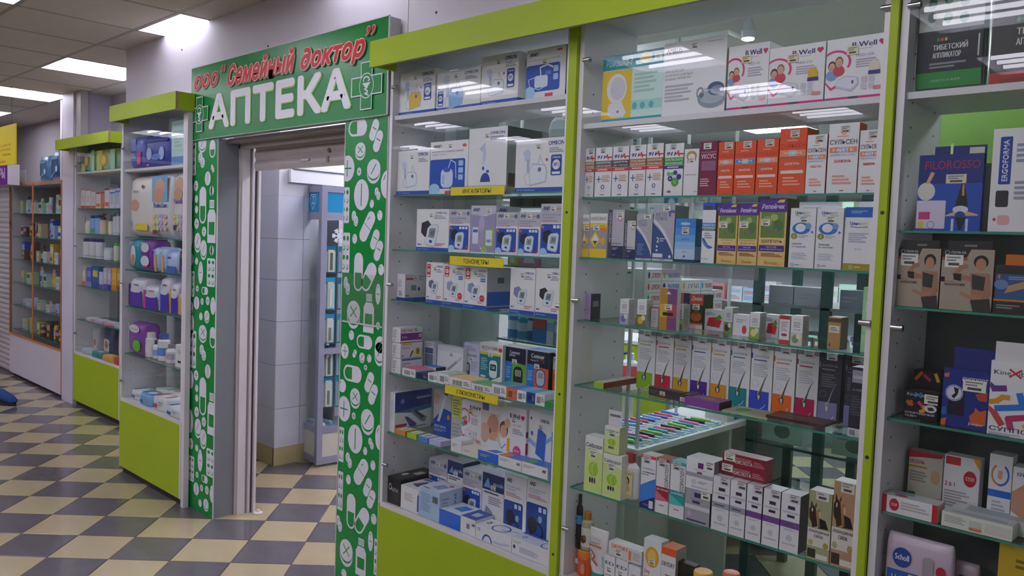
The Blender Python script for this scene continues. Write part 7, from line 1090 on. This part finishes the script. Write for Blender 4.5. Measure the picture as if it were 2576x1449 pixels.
product('lotion_box', 'white box with a dark rust corner among the lotions', 'box', None, -3.337, .475, 1.792, .106, .060, .155, 0, front=plain(("r",0,0,1,.14,"c05a3a"),("r",0,.96,1,1,"a84a34"),("lines",.2,.3,.8,.7,4,"c0b0b8")), base='d4ccd0')
product('lotion_box', 'white and orange box among the lotions', 'box', None, -3.222, .475, 1.792, .113, .060, .139, 0, front=plain(("r",0,.9,1,1,"a8405a"),("r",.1,.1,.9,.3,"d86a3a")), base='d8d0cc')
product('lotion_box', 'peach box with an orange foot among the lotions', 'box', None, -3.100, .475, 1.792, .074, .060, .141, 0, front=plain(("r",0,.9,1,1,"a8405a"),("r",.1,.1,.9,.3,"d86a3a")), base='d8845a')
product('lotion_box', 'white box with a red lid among the lotions', 'box', None, -3.018, .475, 1.792, .108, .060, .170, 0, front=plain(("r",0,.9,1,1,"a8405a"),("r",.1,.1,.9,.3,"d86a3a")), base='d8d4dc')
product('lotion_box', 'white tube box with a blue collar among the lotions', 'box', None, -2.901, .475, 1.792, .114, .060, .154, 0, front=plain(("lines",.2,.2,.8,.8,6,"a8a8c0"),("r",0,.8,1,.88,"4a78c8")), base='c8ccdc')
product('lotion_box', 'lilac tube box among the lotions', 'box', None, -2.778, .475, 1.792, .103, .060, .165, 0, front=plain(("lines",.2,.2,.8,.8,6,"a8a8c0"),("r",0,.8,1,.88,"4a78c8")), base='c4c4dc')
bottle('lotion_bottle', 'bright pink lotion bottle in the far cabinet', 'bottle', None, -3.613, .520, 1.567, -.004, .161, 'plain', 'e0409c', 'd8489c')
bottle('lotion_bottle', 'cream bottle beside the pink one', 'bottle', None, -3.497, .520, 1.567, .050, .115, 'plain', 'dcd4c0', 'd8d0c4')
bottle('lotion_bottle', 'first pale blue shampoo bottle with navy cap', 'bottle', None, -3.374, .520, 1.567, .053, .165, 'plain', '8aa4dc', '2a3478', band=(0.1, 0.3, '5a9a6a'))
bottle('lotion_bottle', 'second pale blue shampoo bottle with navy cap', 'bottle', None, -3.266, .520, 1.567, .050, .169, 'plain', '8ab0e4', '2a3478')
bottle('lotion_bottle', 'cream pump bottle with olive pump', 'bottle', None, -3.160, .520, 1.567, .047, .183, 'pump', 'd8c4a8', '4a5030')
bottle('lotion_bottle', 'slimmer cream pump bottle with olive pump', 'bottle', None, -3.073, .550, 1.567, .032, .171, 'pump', 'dcd4c4', '5a6040')
bottle('lotion_bottle', 'short slim white tube with a dark foot', 'bottle', None, -3.008, .550, 1.567, .016, .148, 'plain', 'd0d4dc', '8a8ab0', band=(0, 0.1, '2a3440'))
bottle('lotion_bottle', 'middle slim white tube with a dark foot', 'bottle', None, -2.970, .550, 1.567, .027, .189, 'plain', 'd0d4dc', '3a7a5c', band=(0, 0.1, '2a3440'))
bottle('lotion_bottle', 'tall slim white tube with a dark foot', 'bottle', None, -2.903, .550, 1.567, .031, .196, 'plain', 'd0d4dc', '6a8a9c', band=(0, 0.1, '2a3440'))
bottle('lotion_bottle', 'white bottle with purple cap, first of four', 'bottle', None, -3.622, .520, 1.348, -.013, .177, 'plain', 'c8c8e4', '3a3474', band=(0.0, 0.14, '3a3474'))
bottle('lotion_bottle', 'white bottle with purple cap and blue foot', 'bottle', None, -3.516, .520, 1.348, .067, .176, 'plain', 'd8d4dc', '3a3474', band=(0.0, 0.14, '3a8ad0'))
bottle('lotion_bottle', 'white bottle with purple cap and green foot', 'bottle', None, -3.385, .520, 1.348, .059, .179, 'plain', 'd4d0d8', '3a3474', band=(0.0, 0.14, '4aa03a'))
bottle('lotion_bottle', 'white bottle with purple cap and navy foot', 'bottle', None, -3.233, .520, 1.348, .054, .179, 'plain', 'd4d4e0', '2f2f74', band=(0.0, 0.14, '2f2f6c'))
bottle('lotion_bottle', 'small white tube with sky blue foot', 'bottle', None, -3.036, .520, 1.348, .055, .108, 'plain', 'd8dce4', 'c8d0dc', band=(0.0, 0.14, '3a9ae0'))
bottle('lotion_bottle', 'slim white bottle with bright green cap', 'bottle', None, -2.861, .520, 1.348, .031, .151, 'plain', 'd8dcd0', '4ac03a', band=(0.0, 0.14, 'd8d8c8'))
product('cream_box', 'pale blue cream box in the far cabinet', 'box', None, -3.609, .495, 1.096, -.007, .050, .151, 0, front=plain(("r",0,0,1,.25,'5a90c0'),("r",.15,.5,.85,.8,'c8dce8')), base='a4c4dc')
product('cream_box', 'white and orange cream box in the far cabinet', 'box', None, -3.606, .495, 1.096, .081, .050, .150, 0, front=plain(("r",0,0,1,.25,'e0703a'),("r",.15,.5,.85,.8,'e0d8d0')), base='d8c4b8')
product('cream_box', 'blue cream box in the far cabinet', 'box', None, -3.495, .495, 1.096, .119, .050, .170, 0, front=plain(("r",0,0,1,.25,'8a94d8'),("r",.15,.5,.85,.8,'8aa0e0')), base='4a60c0')
product('cream_box', 'teal-blue cream box with a yellow square in the far cabinet', 'box', None, -3.366, .495, 1.096, .164, .050, .187, 0, front=plain(("r",0,0,1,.25,'3a50a0'),("r",.15,.5,.85,.8,'d8c03a')), base='2a6a9c')
product('cream_box', 'lilac cream box in the far cabinet', 'box', None, -3.193, .495, 1.096, .094, .050, .143, 0, front=plain(("r",0,0,1,.25,'6a58b8'),("r",.15,.5,.85,.8,'d8d8e8')), base='c8c8e0')
product('cream_box', 'tall lilac cream box in the far cabinet', 'box', None, -3.090, .495, 1.096, .083, .050, .182, 0, front=plain(("r",0,0,1,.25,'5a60b8'),("r",.15,.5,.85,.8,'d4d4e4')), base='c4c0d8')
product('cream_box', 'violet-foot cream box in the far cabinet', 'box', None, -2.998, .495, 1.096, .081, .050, .180, 0, front=plain(("r",0,0,1,.25,'4a3a9c'),("r",.15,.5,.85,.8,'d8d4e4')), base='b8b0d4')
product('cream_box', 'amber yellow cream box in the far cabinet', 'box', None, -2.903, .495, 1.096, .110, .050, .192, 0, front=plain(("r",0,0,1,.25,'c88a1a'),("r",.15,.5,.85,.8,'e8c04a')), base='e0aa1e')
product('cream_box', 'tan cream box in the far cabinet', 'box', None, -2.784, .495, 1.096, .069, .050, .191, 0, front=plain(("r",0,0,1,.25,'8a5a3a'),("r",.15,.5,.85,.8,'d8b8a0')), base='b88a6c')
# small things lying in the far cabinet
for i, (x, y, w, d, h, c, lab) in enumerate(((-3.5, .49, .2, .1, .02, 'd8b8c4', 'pale pink flat pack'), (-3.27, .48, .2, .1, .02, 'c4b8d4', 'lilac flat pack'), (-3.04, .48, .22, .1, .02, 'd89ab0', 'rose pink flat pack'), (-2.79, .48, .2, .1, .022, 'a8c8d8', 'pale blue flat pack'), (-3.0, .62, .07, .07, .12, 'b8c0cc', 'clear beaker with grey cap'), (-2.9, .61, .07, .07, .1, 'c4c8d0', 'clear squat beaker'), (-2.72, .6, .1, .06, .11, '6a6aa0', 'indigo soft pack'))):
    b = B()
    if d == .07: b.lathe((.035, .035, 0), [(.024, 0), (.03, .01), (.03, h * .7), (.02, h * .8), (.022, h * .82), (.022, h)], M(c, .2), 14)
    else: b.box(0, w, 0, d, 0, h, M(c, .3)); b.box(w * .1, w * .9, d * .1, d * .9, h, h + .004, M('dcd8dc', .3))
    tag(b.build('toiletry_pack', None, (x, y, .7912), math.radians((i * 7) % 15 - 7)), lab + ' on the lowest glass shelf of the far cabinet', 'toiletry')
for i, (x, w, h, c, lab) in enumerate(((-3.55, .16, .24, 'b4b0b8', 'grey toiletry bag'), (-3.30, .22, .26, '4a5270', 'navy bag of clear bottles'), (-2.95, .22, .27, 'c09a80', 'peach bag of small bottles'))):
    pouch('toiletry_bag', lab + ' standing on the floor of the far cabinet', 'bag', None, x, .56, .487, w, .1, h, 0, c, plain(('rr', .2, .15, .85, .6, 'cfc8c4', .2), ('e', .5, .4, .2, .15, 'b07a6a')))
for i, (x, w, c, lab) in enumerate(((-3.52, .2, 'b8c0c8', 'silver'), (-3.26, .2, '3a8a94', 'teal'), (-3.02, .22, 'e0a84a', 'amber'), (-2.76, .19, 'd8483a', 'tomato red'))):
    flatpack('sponge_pack', lab + ' sponge pack lying at the front of the far cabinet floor', 'sponge pack', None, x, .455, .487, w, .095, .05, 4 - 2 * i, c, plain(('e', .5, .5, .3, .3, 'd8d8c8')))

# ---- cabinet with orange edges, roller-shuttered stall and hanging signs further along
oc = empty('display_cabinet', (-5.64, .435, 0)); tag(oc, 'tall two-door glass cabinet with orange edging beyond the white pillar', 'display cabinet')
OR = M('c8743c', .5); ow = 1.68; WB = M('c9c3cc', .5)
b = B(); b.box(.0, ow, .0, .02, .03, .45, WB); b.box(0, .02, .02, .5, .03, 2.03, WB); b.box(ow - .02, ow, .02, .5, .03, 2.03, WB); b.box(0, ow, .5, .515, .03, 2.03, M('9aa49c', .6)); b.build('carcass', oc)
b = B(); b.box(0, ow, .03, .5, 2.03, 2.05, WB); b.build('top_board', oc)
b = B(); b.box(0, ow, .04, .05, 0, .04, M('332e2c', .6)); b.build('plinth', oc)
for x in (0, .80, ow - .02):
    b = B(); b.box(x, x + .018, -.006, .004, .46, 2.05, OR); b.build('edge_strip', oc)
for z in (.445, 2.04):
    b = B(); b.box(0, ow, -.006, .004, z, z + .016, OR); b.build('edge_strip', oc)
b = B(); b.box(ow - .02, ow - .004, -.004, .002, .03, .445, OR); b.build('edge_strip', oc)
for x0, x1 in ((.018, .80), (.818, ow - .02)):
    b = B(); b.face([(x0, 0, .462), (x1, 0, .462), (x1, 0, 2.04), (x0, 0, 2.04)], PANE); d_ = b.build('glass_door', oc)
    b = B(); b.box(x0 + .01, x0 + .03, -.008, 0, 1.62, 1.65, M('4a4a4c')); b.build('door_knob', d_)
OZ = (1.745, 1.50, 1.255, 1.01, .765, .50)
for z in OZ:
    b = B(); b.box(.022, ow - .022, .03, .49, z - .006, z, {'top': SHELFGLASS, 'bottom': SHELFGLASS, 'rest': EDGEGLASS}); b.build('glass_shelf', oc)
PAL = (('white', 'd8d4d8'), ('dark brown', '5a3c34'), ('wine red', '7a3040'), ('royal blue', '2a50c0'), ('pale green', 'a8c4a0'), ('sand', 'c8b08a'), ('charcoal', '3a3a40'), ('sky blue', '9cc4e0'), ('yellow', 'd8b83a'), ('mint', 'b0d8c4'), ('rose', 'd08a94'), ('lilac', 'b0a4c8'))
ROWS = ((1.745, (4, 9, 7, 0, 4, 9, 0, 7, 0, 9, 4, 0)), (1.50, (2, 6, 1, 11, 2, 5, 3, 3, 7, 0, 1, 5)), (1.255, (3, 1, 2, 1, 5, 1, 0, 8, 3, 0, 6, 6)), (1.01, (4, 0, 9, 4, 0, 7, 9, 5, 10, 0, 4, 10)), (.765, (7, 7, 0, 7, 9, 0, 5, 0, 7, 0, 5, 0)), (.50, (0, 4, 6, 4, 8, 2, 6, 1, 8, 6, 1, 2)))
rr = random.Random(11); ords = ('top', 'second', 'third', 'fourth', 'fifth', 'lowest')
for si, (z, cols) in enumerate(ROWS):
    seen_ = {}
    for i, k in enumerate(cols):
        nm, c = PAL[k]; x = -5.60 + .135 * i + (.01 if i > 5 else 0); h = rr.uniform(.10, .19) if si != 4 else rr.uniform(.06, .10); y = .49 + rr.uniform(0, .06)
        kind = (i + si) % 3; seen_[nm] = seen_.get(nm, 0) + 1
        lab = '%s %s on the %s shelf of the orange-edged cabinet' % (nm, ('toiletry carton', 'toiletry bottle', 'toiletry carton')[kind], ords[si])
        if kind == 1: bottle('toiletry_bottle', lab, 'bottle', 'toiletries in the orange-edged cabinet', x + .05, y + .04, z, .034, h, ('plain', 'slim', 'shampoo')[i % 3], c, PAL[(k + 5) % 12][1], (.2, .5, PAL[(k + 3) % 12][1]))
        else: product('toiletry_box', lab, 'box', 'toiletries in the orange-edged cabinet', x, y, z, .105, .06, h, 0, c, plain(('r', .1, .5, .9, .85, PAL[(k + 4) % 12][1]), ('r', .1, .1, .6, .3, PAL[(k + 7) % 12][1])))
for i, (x, w, h, c) in enumerate(((-5.1, .34, .3, '3c6486'), (-4.74, .34, .34, '2f4e74'), (-4.36, .32, .26, '4a7c9c'))):
    pouch('blue_bag', ('steel blue', 'dark blue', 'sea blue')[i] + ' plastic bag of goods on top of the orange-edged cabinet', 'bag', 'blue bags on the orange-edged cabinet', x, .55, 2.0506, w, .3, h, 0, c, plain(('p', [(.1, .1), (.6, .3), (.7, .36), (.2, .18)], '8ab4d8'), ('r', .2, .7, .8, .8, '6a90b4'), ('e', .7, .4, .1, .1, 'a8c4dc')))
b = B(); b.box(-5.62, -5.2, .47, .474, 2.0506, 2.20, M('cfd0cc', .5)); tag(b.build('card_sheet'), 'blank white card standing on top of the orange-edged cabinet', 'card')
b = B(); b.box(-4.30, -4.26, .52, .56, 2.052, ZC, M('c4c0c8', .5)); tag(b.build('trim_3'), kind='structure')
st = empty('roller_shutter', (-7.4, .455, 0)); tag(st, 'closed grey-white roller shutter of the stall beside the orange-edged cabinet', 'shutter')
SL = M('b9b3b6', .4, .4, .05, 8); n_s = 36
sb = B(); P = [(-.010 * math.sin(math.pi * i / 5), .054 * i / 5) for i in range(6)]
for i in range(5): sb.face([(0, P[i][0], P[i][1]), (1.74, P[i][0], P[i][1]), (1.74, P[i + 1][0], P[i + 1][1]), (0, P[i + 1][0], P[i + 1][1])], SL, True)
sb.box(0, 1.74, .001, .006, 0, .055, SL)
s0 = sb.build('slat', st); s0.location = (0, 0, .02)
for i in range(1, n_s):
    o = s0.copy(); col.objects.link(o); o.parent = st; o.location = (0, 0, .02 + .0556 * i)
b = B(); b.box(-7.4, -5.15, .29, .40, 2.03, 2.24, {'front': M('7a2a94', .4), 'rest': M('c8c4c8', .4)}); ps = b.build('stall_sign'); tag(ps, 'purple stall sign with white capital letters above the roller shutter', 'sign')
b = B(); F = Face(b, (-5.45, .29, 2.03), (.30, 0, 0), (0, 0, .21), (0, -1, 0)); F.t('РЫ', .0, .28, .72, .82, 'd8d0e0', .03); b.build('lettering', ps)
ys = empty('hanging_sign', (-4.5, 0, 2.156)); tag(ys, 'yellow hanging sign with red lettering on thin wires', 'sign')
b = B(); b.box(0, .757, -.004, .004, 0, .35, M('e6cf1e', .4)); b.build('board', ys)
b = B(); F = Face(b, (0, -.004, 0), (.757, 0, 0), (0, 0, .35), (0, -1, 0))
F.t('аксессуаров', .05, .46, .80, .53, 'b0402c', .01); F.t('устройства', .1, .35, .78, .43, 'b0402c', .01); F.t('Чехлы', .46, .23, .80, .31, 'b0402c', .02); F.t('мыши', .2, .06, .58, .12, 'b0402c', .01); b.build('lettering', ys)
for x in (.1, .62):
    b = B(); b.tube((x, 0, .35), (x, 0, ZC - 2.156), .0015, M('5a5654'), n=6); b.build('wire', ys)
sf = B(); V = []; n = 18
for x, w, h in ((-.16, .01, .03), (-.15, .035, .075), (-.08, .042, .105), (0, .044, .085), (.08, .05, .06), (.13, .04, .04), (.15, .01, .015)):
    for i in range(n):
        t = 2 * math.pi * i / n; c, s = math.cos(t), math.sin(t); V.append((x, w * math.copysign(abs(c) ** .7, c), .022 + h * .5 + h * .5 * math.copysign(abs(s) ** .8, s)))
sf.mesh(V, [(j * n + i, j * n + (i + 1) % n, (j + 1) * n + (i + 1) % n, (j + 1) * n + i) for j in range(6) for i in range(n)], M('23427a', .7, .2, .3, 30), True)
so = empty('shoe', (-3.99, -.02, 0), math.radians(12)); tag(so, 'dark blue cloth shoe on the tiles by the orange-edged cabinet', 'shoe'); sf.build('upper', so)
b = B(); V = []
for z in (.001, .024):
    for i in range(20):
        t = 2 * math.pi * i / 20; V.append((.155 * math.copysign(abs(math.cos(t)) ** .8, math.cos(t)) - .003, .05 * math.sin(t), z))
b.mesh(V, [(i, (i + 1) % 20, 20 + (i + 1) % 20, 20 + i) for i in range(20)] + [tuple(range(20))[::-1], tuple(range(20, 40))], M('22262e', .7)); b.build('sole', so)

# ---- inside the pharmacy, seen through the cabinets
def rack(name, label, x0, x1, y0, y1, zs, zt, back=None, z0=0, q=.012):
    t = empty(name, (x0, y0, 0)); tag(t, label, 'shelf unit'); w, d = x1 - x0, y1 - y0; wm = M('d6dad8', .5)
    for x, y in ((0, 0), (w - q, 0), (0, d - q), (w - q, d - q)):
        b = B(); b.box(x, x + q, y, y + q, z0, zt, wm); b.build('upright', t)
    for z in zs:
        b = B(); b.box(q + .001, w - q - .001, 0, d, z - .008, z, {'top': SHELFGLASS, 'bottom': SHELFGLASS, 'rest': EDGEGLASS} if back != 'w' else wm); b.build('shelf', t)
    return t
rack('shelf_unit', 'white shelf unit standing behind the inhaler cabinet', 1.74, 2.40, .47, .60, (1.20, 1.53, 1.79, 2.06), 2.3)
rack('shelf_unit', 'white shelf unit of toothpaste inside the pharmacy', 2.15, 2.42, .64, 1.36, (1.30, 1.70), 2.2, None, .8008)
rack('shelf_unit', 'long white rack along the back wall of the pharmacy', -.6, 4.8, 5.6, 5.95, (.3, .7, 1.1, 1.5, 1.9, 2.3), 2.4, 'w', 0, .03)
rk = random.Random(5)
for zi, z in enumerate((.7, 1.1, 1.5, 1.9)):
    x = -.5
    while x < 4.6:
        w = rk.uniform(.09, .2); k = rk.randrange(12); nm, c = PAL[k] if rk.random() < .6 else PAL[0]; h = rk.uniform(.1, .25)
        product('medicine_box', '%s medicine carton on the %s level of the back wall rack' % (nm, ('lowest stocked', 'second', 'third', 'highest stocked')[zi]), 'box', 'cartons on the back wall rack', x, 5.62, z, w, .12, h, 0, c, plain(('r', .1, .55, .9, .8, PAL[(k + 3) % 12][1]), ('lines', .1, .1, .9, .4, 3)))
        x += w + rk.uniform(.004, .05)
ct = empty('counter', (2.06, .62, 0)); tag(ct, 'white counter with toothbrushes laid out on its top', 'counter')
b = B(); b.box(0, .38, 0, 1.5, .775, .80, M('d8dad8', .4)); b.build('worktop', ct)
b = B(); b.box(.02, .04, .05, 1.45, .0, .775, M('cfd2d0', .5)); b.box(.03, .36, .05, .07, 0, .775, M('cfd2d0', .5)); b.box(.03, .36, .8, .82, 0, .775, M('cfd2d0', .5)); b.box(.03, .36, 1.43, 1.45, 0, .775, M('cfd2d0', .5)); b.build('frame', ct)
TB = (('blue', '3a7ac8'), ('teal', '2a9a9c'), ('red', 'c84a54'), ('lime', '8ac03a'), ('violet', '7a5ab8'), ('black', '2a2c34'), ('sky blue', '7ab4e0'), ('pink', 'd87aa4'))
for i in range(26):
    nm, c = TB[(i * 3) % 8]; r_, q_ = i // 2, i % 2
    x, y = 2.165 + .175 * q_, .69 + .052 * r_
    t = empty('toothbrush_pack', (x, y, .8006), math.radians(4 + (i * 5) % 17 - 8)); tag(t, '%s toothbrush in a clear pack lying on the white counter, %s along' % (nm, ('first', 'second', 'third', 'fourth')[i // 8]), 'toothbrush', 'toothbrushes laid out on the counter')
    b = B(); b.box(-.078, .078, -.019, .019, 0, .003, M(('c4d4e0', '8ab4dc', 'd8d0d8', 'a8d0cc')[i % 4], .3)); b.build('card', t)
    b = B(); b.tube((-.072, 0, .011), (.03, 0, .011), .0085, M(c, .3), n=8); b.tube((.03, 0, .011), (.074, 0, .011), .005, M('d8dce0', .3), n=8); b.build('brush', t)
for i, (y, h, c, tx) in enumerate(((1.42, .10, 'd4d0cc', 'AROMADENT'), (1.50, .09, '2a5a94', ''), (1.60, .12, 'd8d8dc', ''))):
    product('toothpaste_box', ('off-white toothpaste carton standing at the end of the toothbrushes', 'navy toothpaste carton beside the off-white one', 'white toothpaste carton behind the navy one')[i], 'box', None, 2.40, y, .80, .07, .12, h, 90, c, plain(('t', tx or 'DENT', .1, .4, .9, .6, '6a5a54' if i != 1 else 'c8d8ec', .02), ('r', 0, .8, 1, 1, '5a8a5a')))
# toothpaste in stacks, upside down
for ci, (y, w, brand, cc, nb) in enumerate(((.68, .105, 'LACALUT', 'c83a40', 5), (.79, .15, 'SENSODYNE', '3a70b8', 5), (.945, .16, 'SPLAT', '8a8a9a', 4), (1.11, .10, 'DENTAL', 'c8405a', 4), (1.215, .09, 'DENTA', 'c85a70', 3))):
    for k in range(nb):
        product('toothpaste_box', 'white toothpaste carton with %s letters, number %d of its stack from the shelf' % (('red upside-down', 'blue upside-down', 'grey', 'crimson', 'rose')[ci], k + 1), 'box', 'stacked toothpaste cartons', 2.405, y, 1.3006 + .0478 * k, w, .16, .047, 90, 'w', plain(('t', brand, .3, .25, .92, .7, cc, .03, 0, 180), ('e', .12, .5, .07, .3, ('d8b83a', '4a9ad8', '4aa05a', 'd85a6a', '3a3a8c')[(ci + k) % 5]), ('r', 0, .9, 1, 1, 'c0c8d8')))
for i, (y, w, h, c) in enumerate(((.68, .1, .09, 'd4e0dc'), (.79, .09, .1, '4a9ad8'), (.89, .12, .08, 'd8dcd0'), (1.03, .1, .1, 'd0d8d4'), (1.15, .1, .09, 'a8d0d8'))):
    product('mouthwash_box', ('pale', 'sky blue', 'cream', 'grey-green', 'aqua')[i] + ' mouthwash carton on the upper toothpaste shelf', 'box', None, 2.405, y, 1.70, w, .1, h, 90, c, plain(('e', .5, .55, .3, .25, 'e0ecec'), ('lines', .2, .1, .8, .3, 2)))
# things on the unit behind the inhaler cabinet
Z = 1.20
for i, (x, c, cap, h, lab) in enumerate(((1.80, '3a84c8', 'd8dce0', .135, 'blue lotion bottle with white cap'), (1.862, '2a9cc0', 'c8e0e8', .125, 'aqua lotion bottle with pale cap'), (1.922, '1f50a8', '8aa8d8', .15, 'dark blue lotion bottle'))):
    bottle('lotion_bottle', lab + ' on the unit behind the inhaler cabinet', 'bottle', None, x, .525, Z, .028, h, 'slim', c, cap, (.3, .6, 'c4d8ec'))
for i, (x, w, h, c, k) in enumerate(((1.955, .075, .16, '2a78c8', 'c8484a'), (2.035, .04, .145, 'd0dce0', '8ab8d8'), (2.08, .035, .135, '8a9cd8', 'c8d0e8'), (2.12, .045, .12, '8a6a78', 'c8a8a4'), (2.17, .05, .125, '9a7484', 'd8c0b8'), (2.225, .045, .12, '7c5a6c', 'c0a0a8'), (2.275, .085, .125, 'c84a50', '4ab0a4'))):
    product('cream_box', ('royal blue', 'white', 'periwinkle', 'mauve', 'dusty rose', 'plum', 'red and turquoise')[i] + ' cream carton on the unit behind the inhaler cabinet', 'box', None, x, .485, Z, w, .06, h, 0, c, plain(('r', 0, .4, 1, .65, k), ('r', .2, .75, .8, .9, 'd8d8dc')))
for i, (x, w, h, c) in enumerate(((1.79, .06, .05, 'd8c23a'), (1.86, .12, .065, 'd880a8'), (1.99, .13, .05, 'd4d4d8'), (2.13, .09, .07, 'c8d0d4'), (2.23, .12, .06, 'b8c8a0'))):
    product('soap_box', ('yellow', 'pink and white', 'white', 'pearl grey', 'sage')[i] + ' soap carton on the second level behind the inhaler cabinet', 'box', None, x, .485, 1.53, w, .06, h, 0, c, plain(('p', [(.2, .2), (.8, .2), (.6, .8), (.3, .7)], 'e4dce4')))
for i in range(4):
    product('henna_pack', 'dark brown pack with a pale top on the third level', 'pack', 'dark brown packs behind the inhaler cabinet', 1.79 + .075 * i, .485, 1.79, .068, .05, .055, 0, '4a3c34', plain(('r', 0, .8, 1, 1, 'c8ccd0')))
product('wash_box', 'pale blue and green carton beside the dark brown packs', 'box', None, 2.10, .485, 1.79, .2, .06, .07, 0, '9cc4dc', plain(('p', [(0, 0), (1, 0), (1, .5), (.4, .3)], '8ac060')))
product('gift_box', 'magenta carton on the top level behind the inhaler cabinet', 'box', None, 2.20, .49, 2.06, .12, .08, .12, 0, 'c83a94', plain(('r', 0, .3, .3, 1, 'd8cc3a')))
product('gift_box', 'dark slate carton on the top level behind the inhaler cabinet', 'box', None, 1.80, .49, 2.06, .16, .08, .05, 0, '4a5250', plain(('lines', .1, .3, .9, .7, 2, '8a9490')))
fg = empty('deer_figure', (2.06, .485, 2.06)); tag(fg, 'white paper deer cut-out with snowflake antlers behind the inhaler cabinet', 'figure')
b = B(); b.lathe((0, 0, .0006), [(.035, 0), (.05, .02), (.052, .05), (.04, .085), (.02, .1)], M('dcdce4', .6), 16, 1, .4); b.build('body', fg)
b = B()
for s in (-1, 1):
    b.tube((s * .015, 0, .09), (s * .035, 0, .15), .004, M('dcdce4', .6), n=6)
    for q in (.11, .13, .145): b.tube((s * (.015 + .02 * (q - .09) / .06), 0, q), (s * (.05 + .3 * (q - .11)), 0, q + .012), .003, M('dcdce4', .6), n=6)
b.build('antlers', fg)
# glass counter with teal edges, lime cabinet and jug beyond
gc = empty('glass_counter', (2.46, 1.5, 0)); tag(gc, 'glass sales counter with dark teal uprights inside the pharmacy', 'counter')
TE = M('27504c', .3)
for x in (0.0, .33, .72, 1.12):
    for y in (0, .42):
        b = B(); b.box(x, x + .045, y, y + .03, 0, 1.72, TE); b.build('upright', gc)
for z in (.45, .72, .98, 1.385):
    b = B(); b.box(.0, 1.165, .0, .45, z - .012, z, {'top': SHELFGLASS, 'bottom': SHELFGLASS, 'rest': M('2c4a46', .3)} if z != 1.385 else M('6f7c7c', .4)); b.build('shelf', gc)
TG = glass((.70, .84, .80), 1.5)
for x0, x1 in ((.045, .33), (.375, .72), (.765, 1.12)):
    b = B(); b.face([(x0, .01, .0), (x1, .01, .0), (x1, .01, 1.37), (x0, .01, 1.37)], TG); b.build('pane', gc)
b = B(); b.box(.38, 1.12, .3, .33, 1.40, 1.70, M('33504e', .3)); b.build('screen', gc)
for i, (x, w, h, c) in enumerate(((.04, .12, .085, '9a9ea8'), (.165, .12, .085, 'a2a6b0'), (.38, .09, .085, '8288a0'))):
    product('drawer_box', ('ash grey', 'pearl grey', 'slate')[i] + ' storage box on the glass counter', 'box', None, 2.46 + .02 + x, 1.545, 1.385, w, .12, h, 0, c, plain(('lines', .1, .3, .9, .7, 2)))
for i, (x, y, z, w, h, c) in enumerate(((.06, .05, .72, .2, .11, 'd8dcd8'), (.12, .22, .72, .24, .05, 'e0e2de'), (.42, .1, .45, .2, .07, 'b8c8dc'), (.40, .05, .72, .2, .1, 'cfd4d0'), (.82, .1, .72, .22, .08, 'd4d8d4'), (.82, .1, .98, .16, .12, 'd0d8dc'), (.42, .1, .98, .14, .1, 'd8c8c4'))):
    product('device_box', ('white', 'flat white', 'pale blue', 'off-white', 'pearl', 'ice blue', 'blush')[i] + ' carton inside the glass sales counter', 'box', None, 2.46 + x, 1.5 + y, z, w, .14, h, 0, c, plain(('e', .5, .5, .2, .3, '7a8a7c'), ('lines', .1, .7, .6, .9, 2)))
tb2 = empty('side_table', (1.42, 1.5, 0)); tag(tb2, 'small white table holding red jugs inside the pharmacy', 'table')
b = B(); b.box(0, .36, 0, .45, .83, .85, M('d8dad8', .4)); b.build('table_top', tb2)
for x, y in ((.01, .01), (.32, .01), (.01, .41), (.32, .41)):
    b = B(); b.box(x, x + .03, y, y + .03, 0, .83, M('c8cac8', .5)); b.build('leg', tb2)
for i, (x, y) in enumerate(((1.62, 1.7), (1.50, 1.6))):
    bottle('syrup_jug', ('red jug with white shoulders and a red pull tab', 'second red jug behind the first')[i] + ' on the small white table', 'jug', None, x, y, .85, .055, .17, 'shampoo', 'd8d8dc', 'd8dce0', (.05, .58, 'd0404c'), .9)
b = B(); b.box(.75, 1.35, 2.2, 2.6, 0, 1.0, {'front': LIME, 'right': LIME, 'rest': M('d8dad8', .4)}); b.box(.74, 1.36, 2.19, 2.61, 1.0, 1.02, M('d8dad8', .4)); tag(b.build('storage_cabinet'), 'lime green floor cabinet with a white top inside the pharmacy', 'cabinet')
b = B(); b.box(3.3, 4.4, .78, .80, 1.5, 2.16, M('b4e878', .5)); b.box(3.3, 4.4, .80, 1.1, 1.5, 1.52, M('d8dad8')); b.box(3.3, 3.32, .78, 1.1, 0, 2.16, M('b4d888', .5)); tag(b.build('storage_cabinet'), 'pale lime wall cabinet behind the supports cabinet', 'cabinet')
b = B(); b.box(3.596, 4.557, .288, .2935, .487, 1.885, M('5f6262', .5)); bp = b.build('back_panel', bpy.data.objects['display_cabinet.002']); bp.location = (-3.577, 0, 0)
au = empty('air_conditioner', (1.45, 1.3, 2.575)); tag(au, 'white wall-hung air unit seen above the inhaler carton with the grey compressor', 'air unit')
b = B(); b.box(0, .92, 0, .2, .0, .075, M('dcdedc', .4)); b.build('casing', au)
b = B(); b.box(.64, .66, -.004, 0, .0, .075, M('c4c8c4', .4)); b.box(.02, .9, -.003, 0, .02, .035, M('b4b8b4', .5)); b.build('louvre', au)
sp = empty('spot_lamp', (2.46, 1.32, 2.60)); tag(sp, 'small white spot lamp beside the wall-hung air unit', 'spot lamp')
b = B(); b.lathe((0, 0, 0), [(.03, .0), (.034, .03), (.02, .07), (.012, .1), (.03, .11)], M('c8ccd0', .3), 14); b.build('housing', sp)
b = B(); b.lathe((0, 0, -.006), [(.026, 0), (.028, .005)], emit('f4f2ff', 30), 14); b.build('bulb', sp)
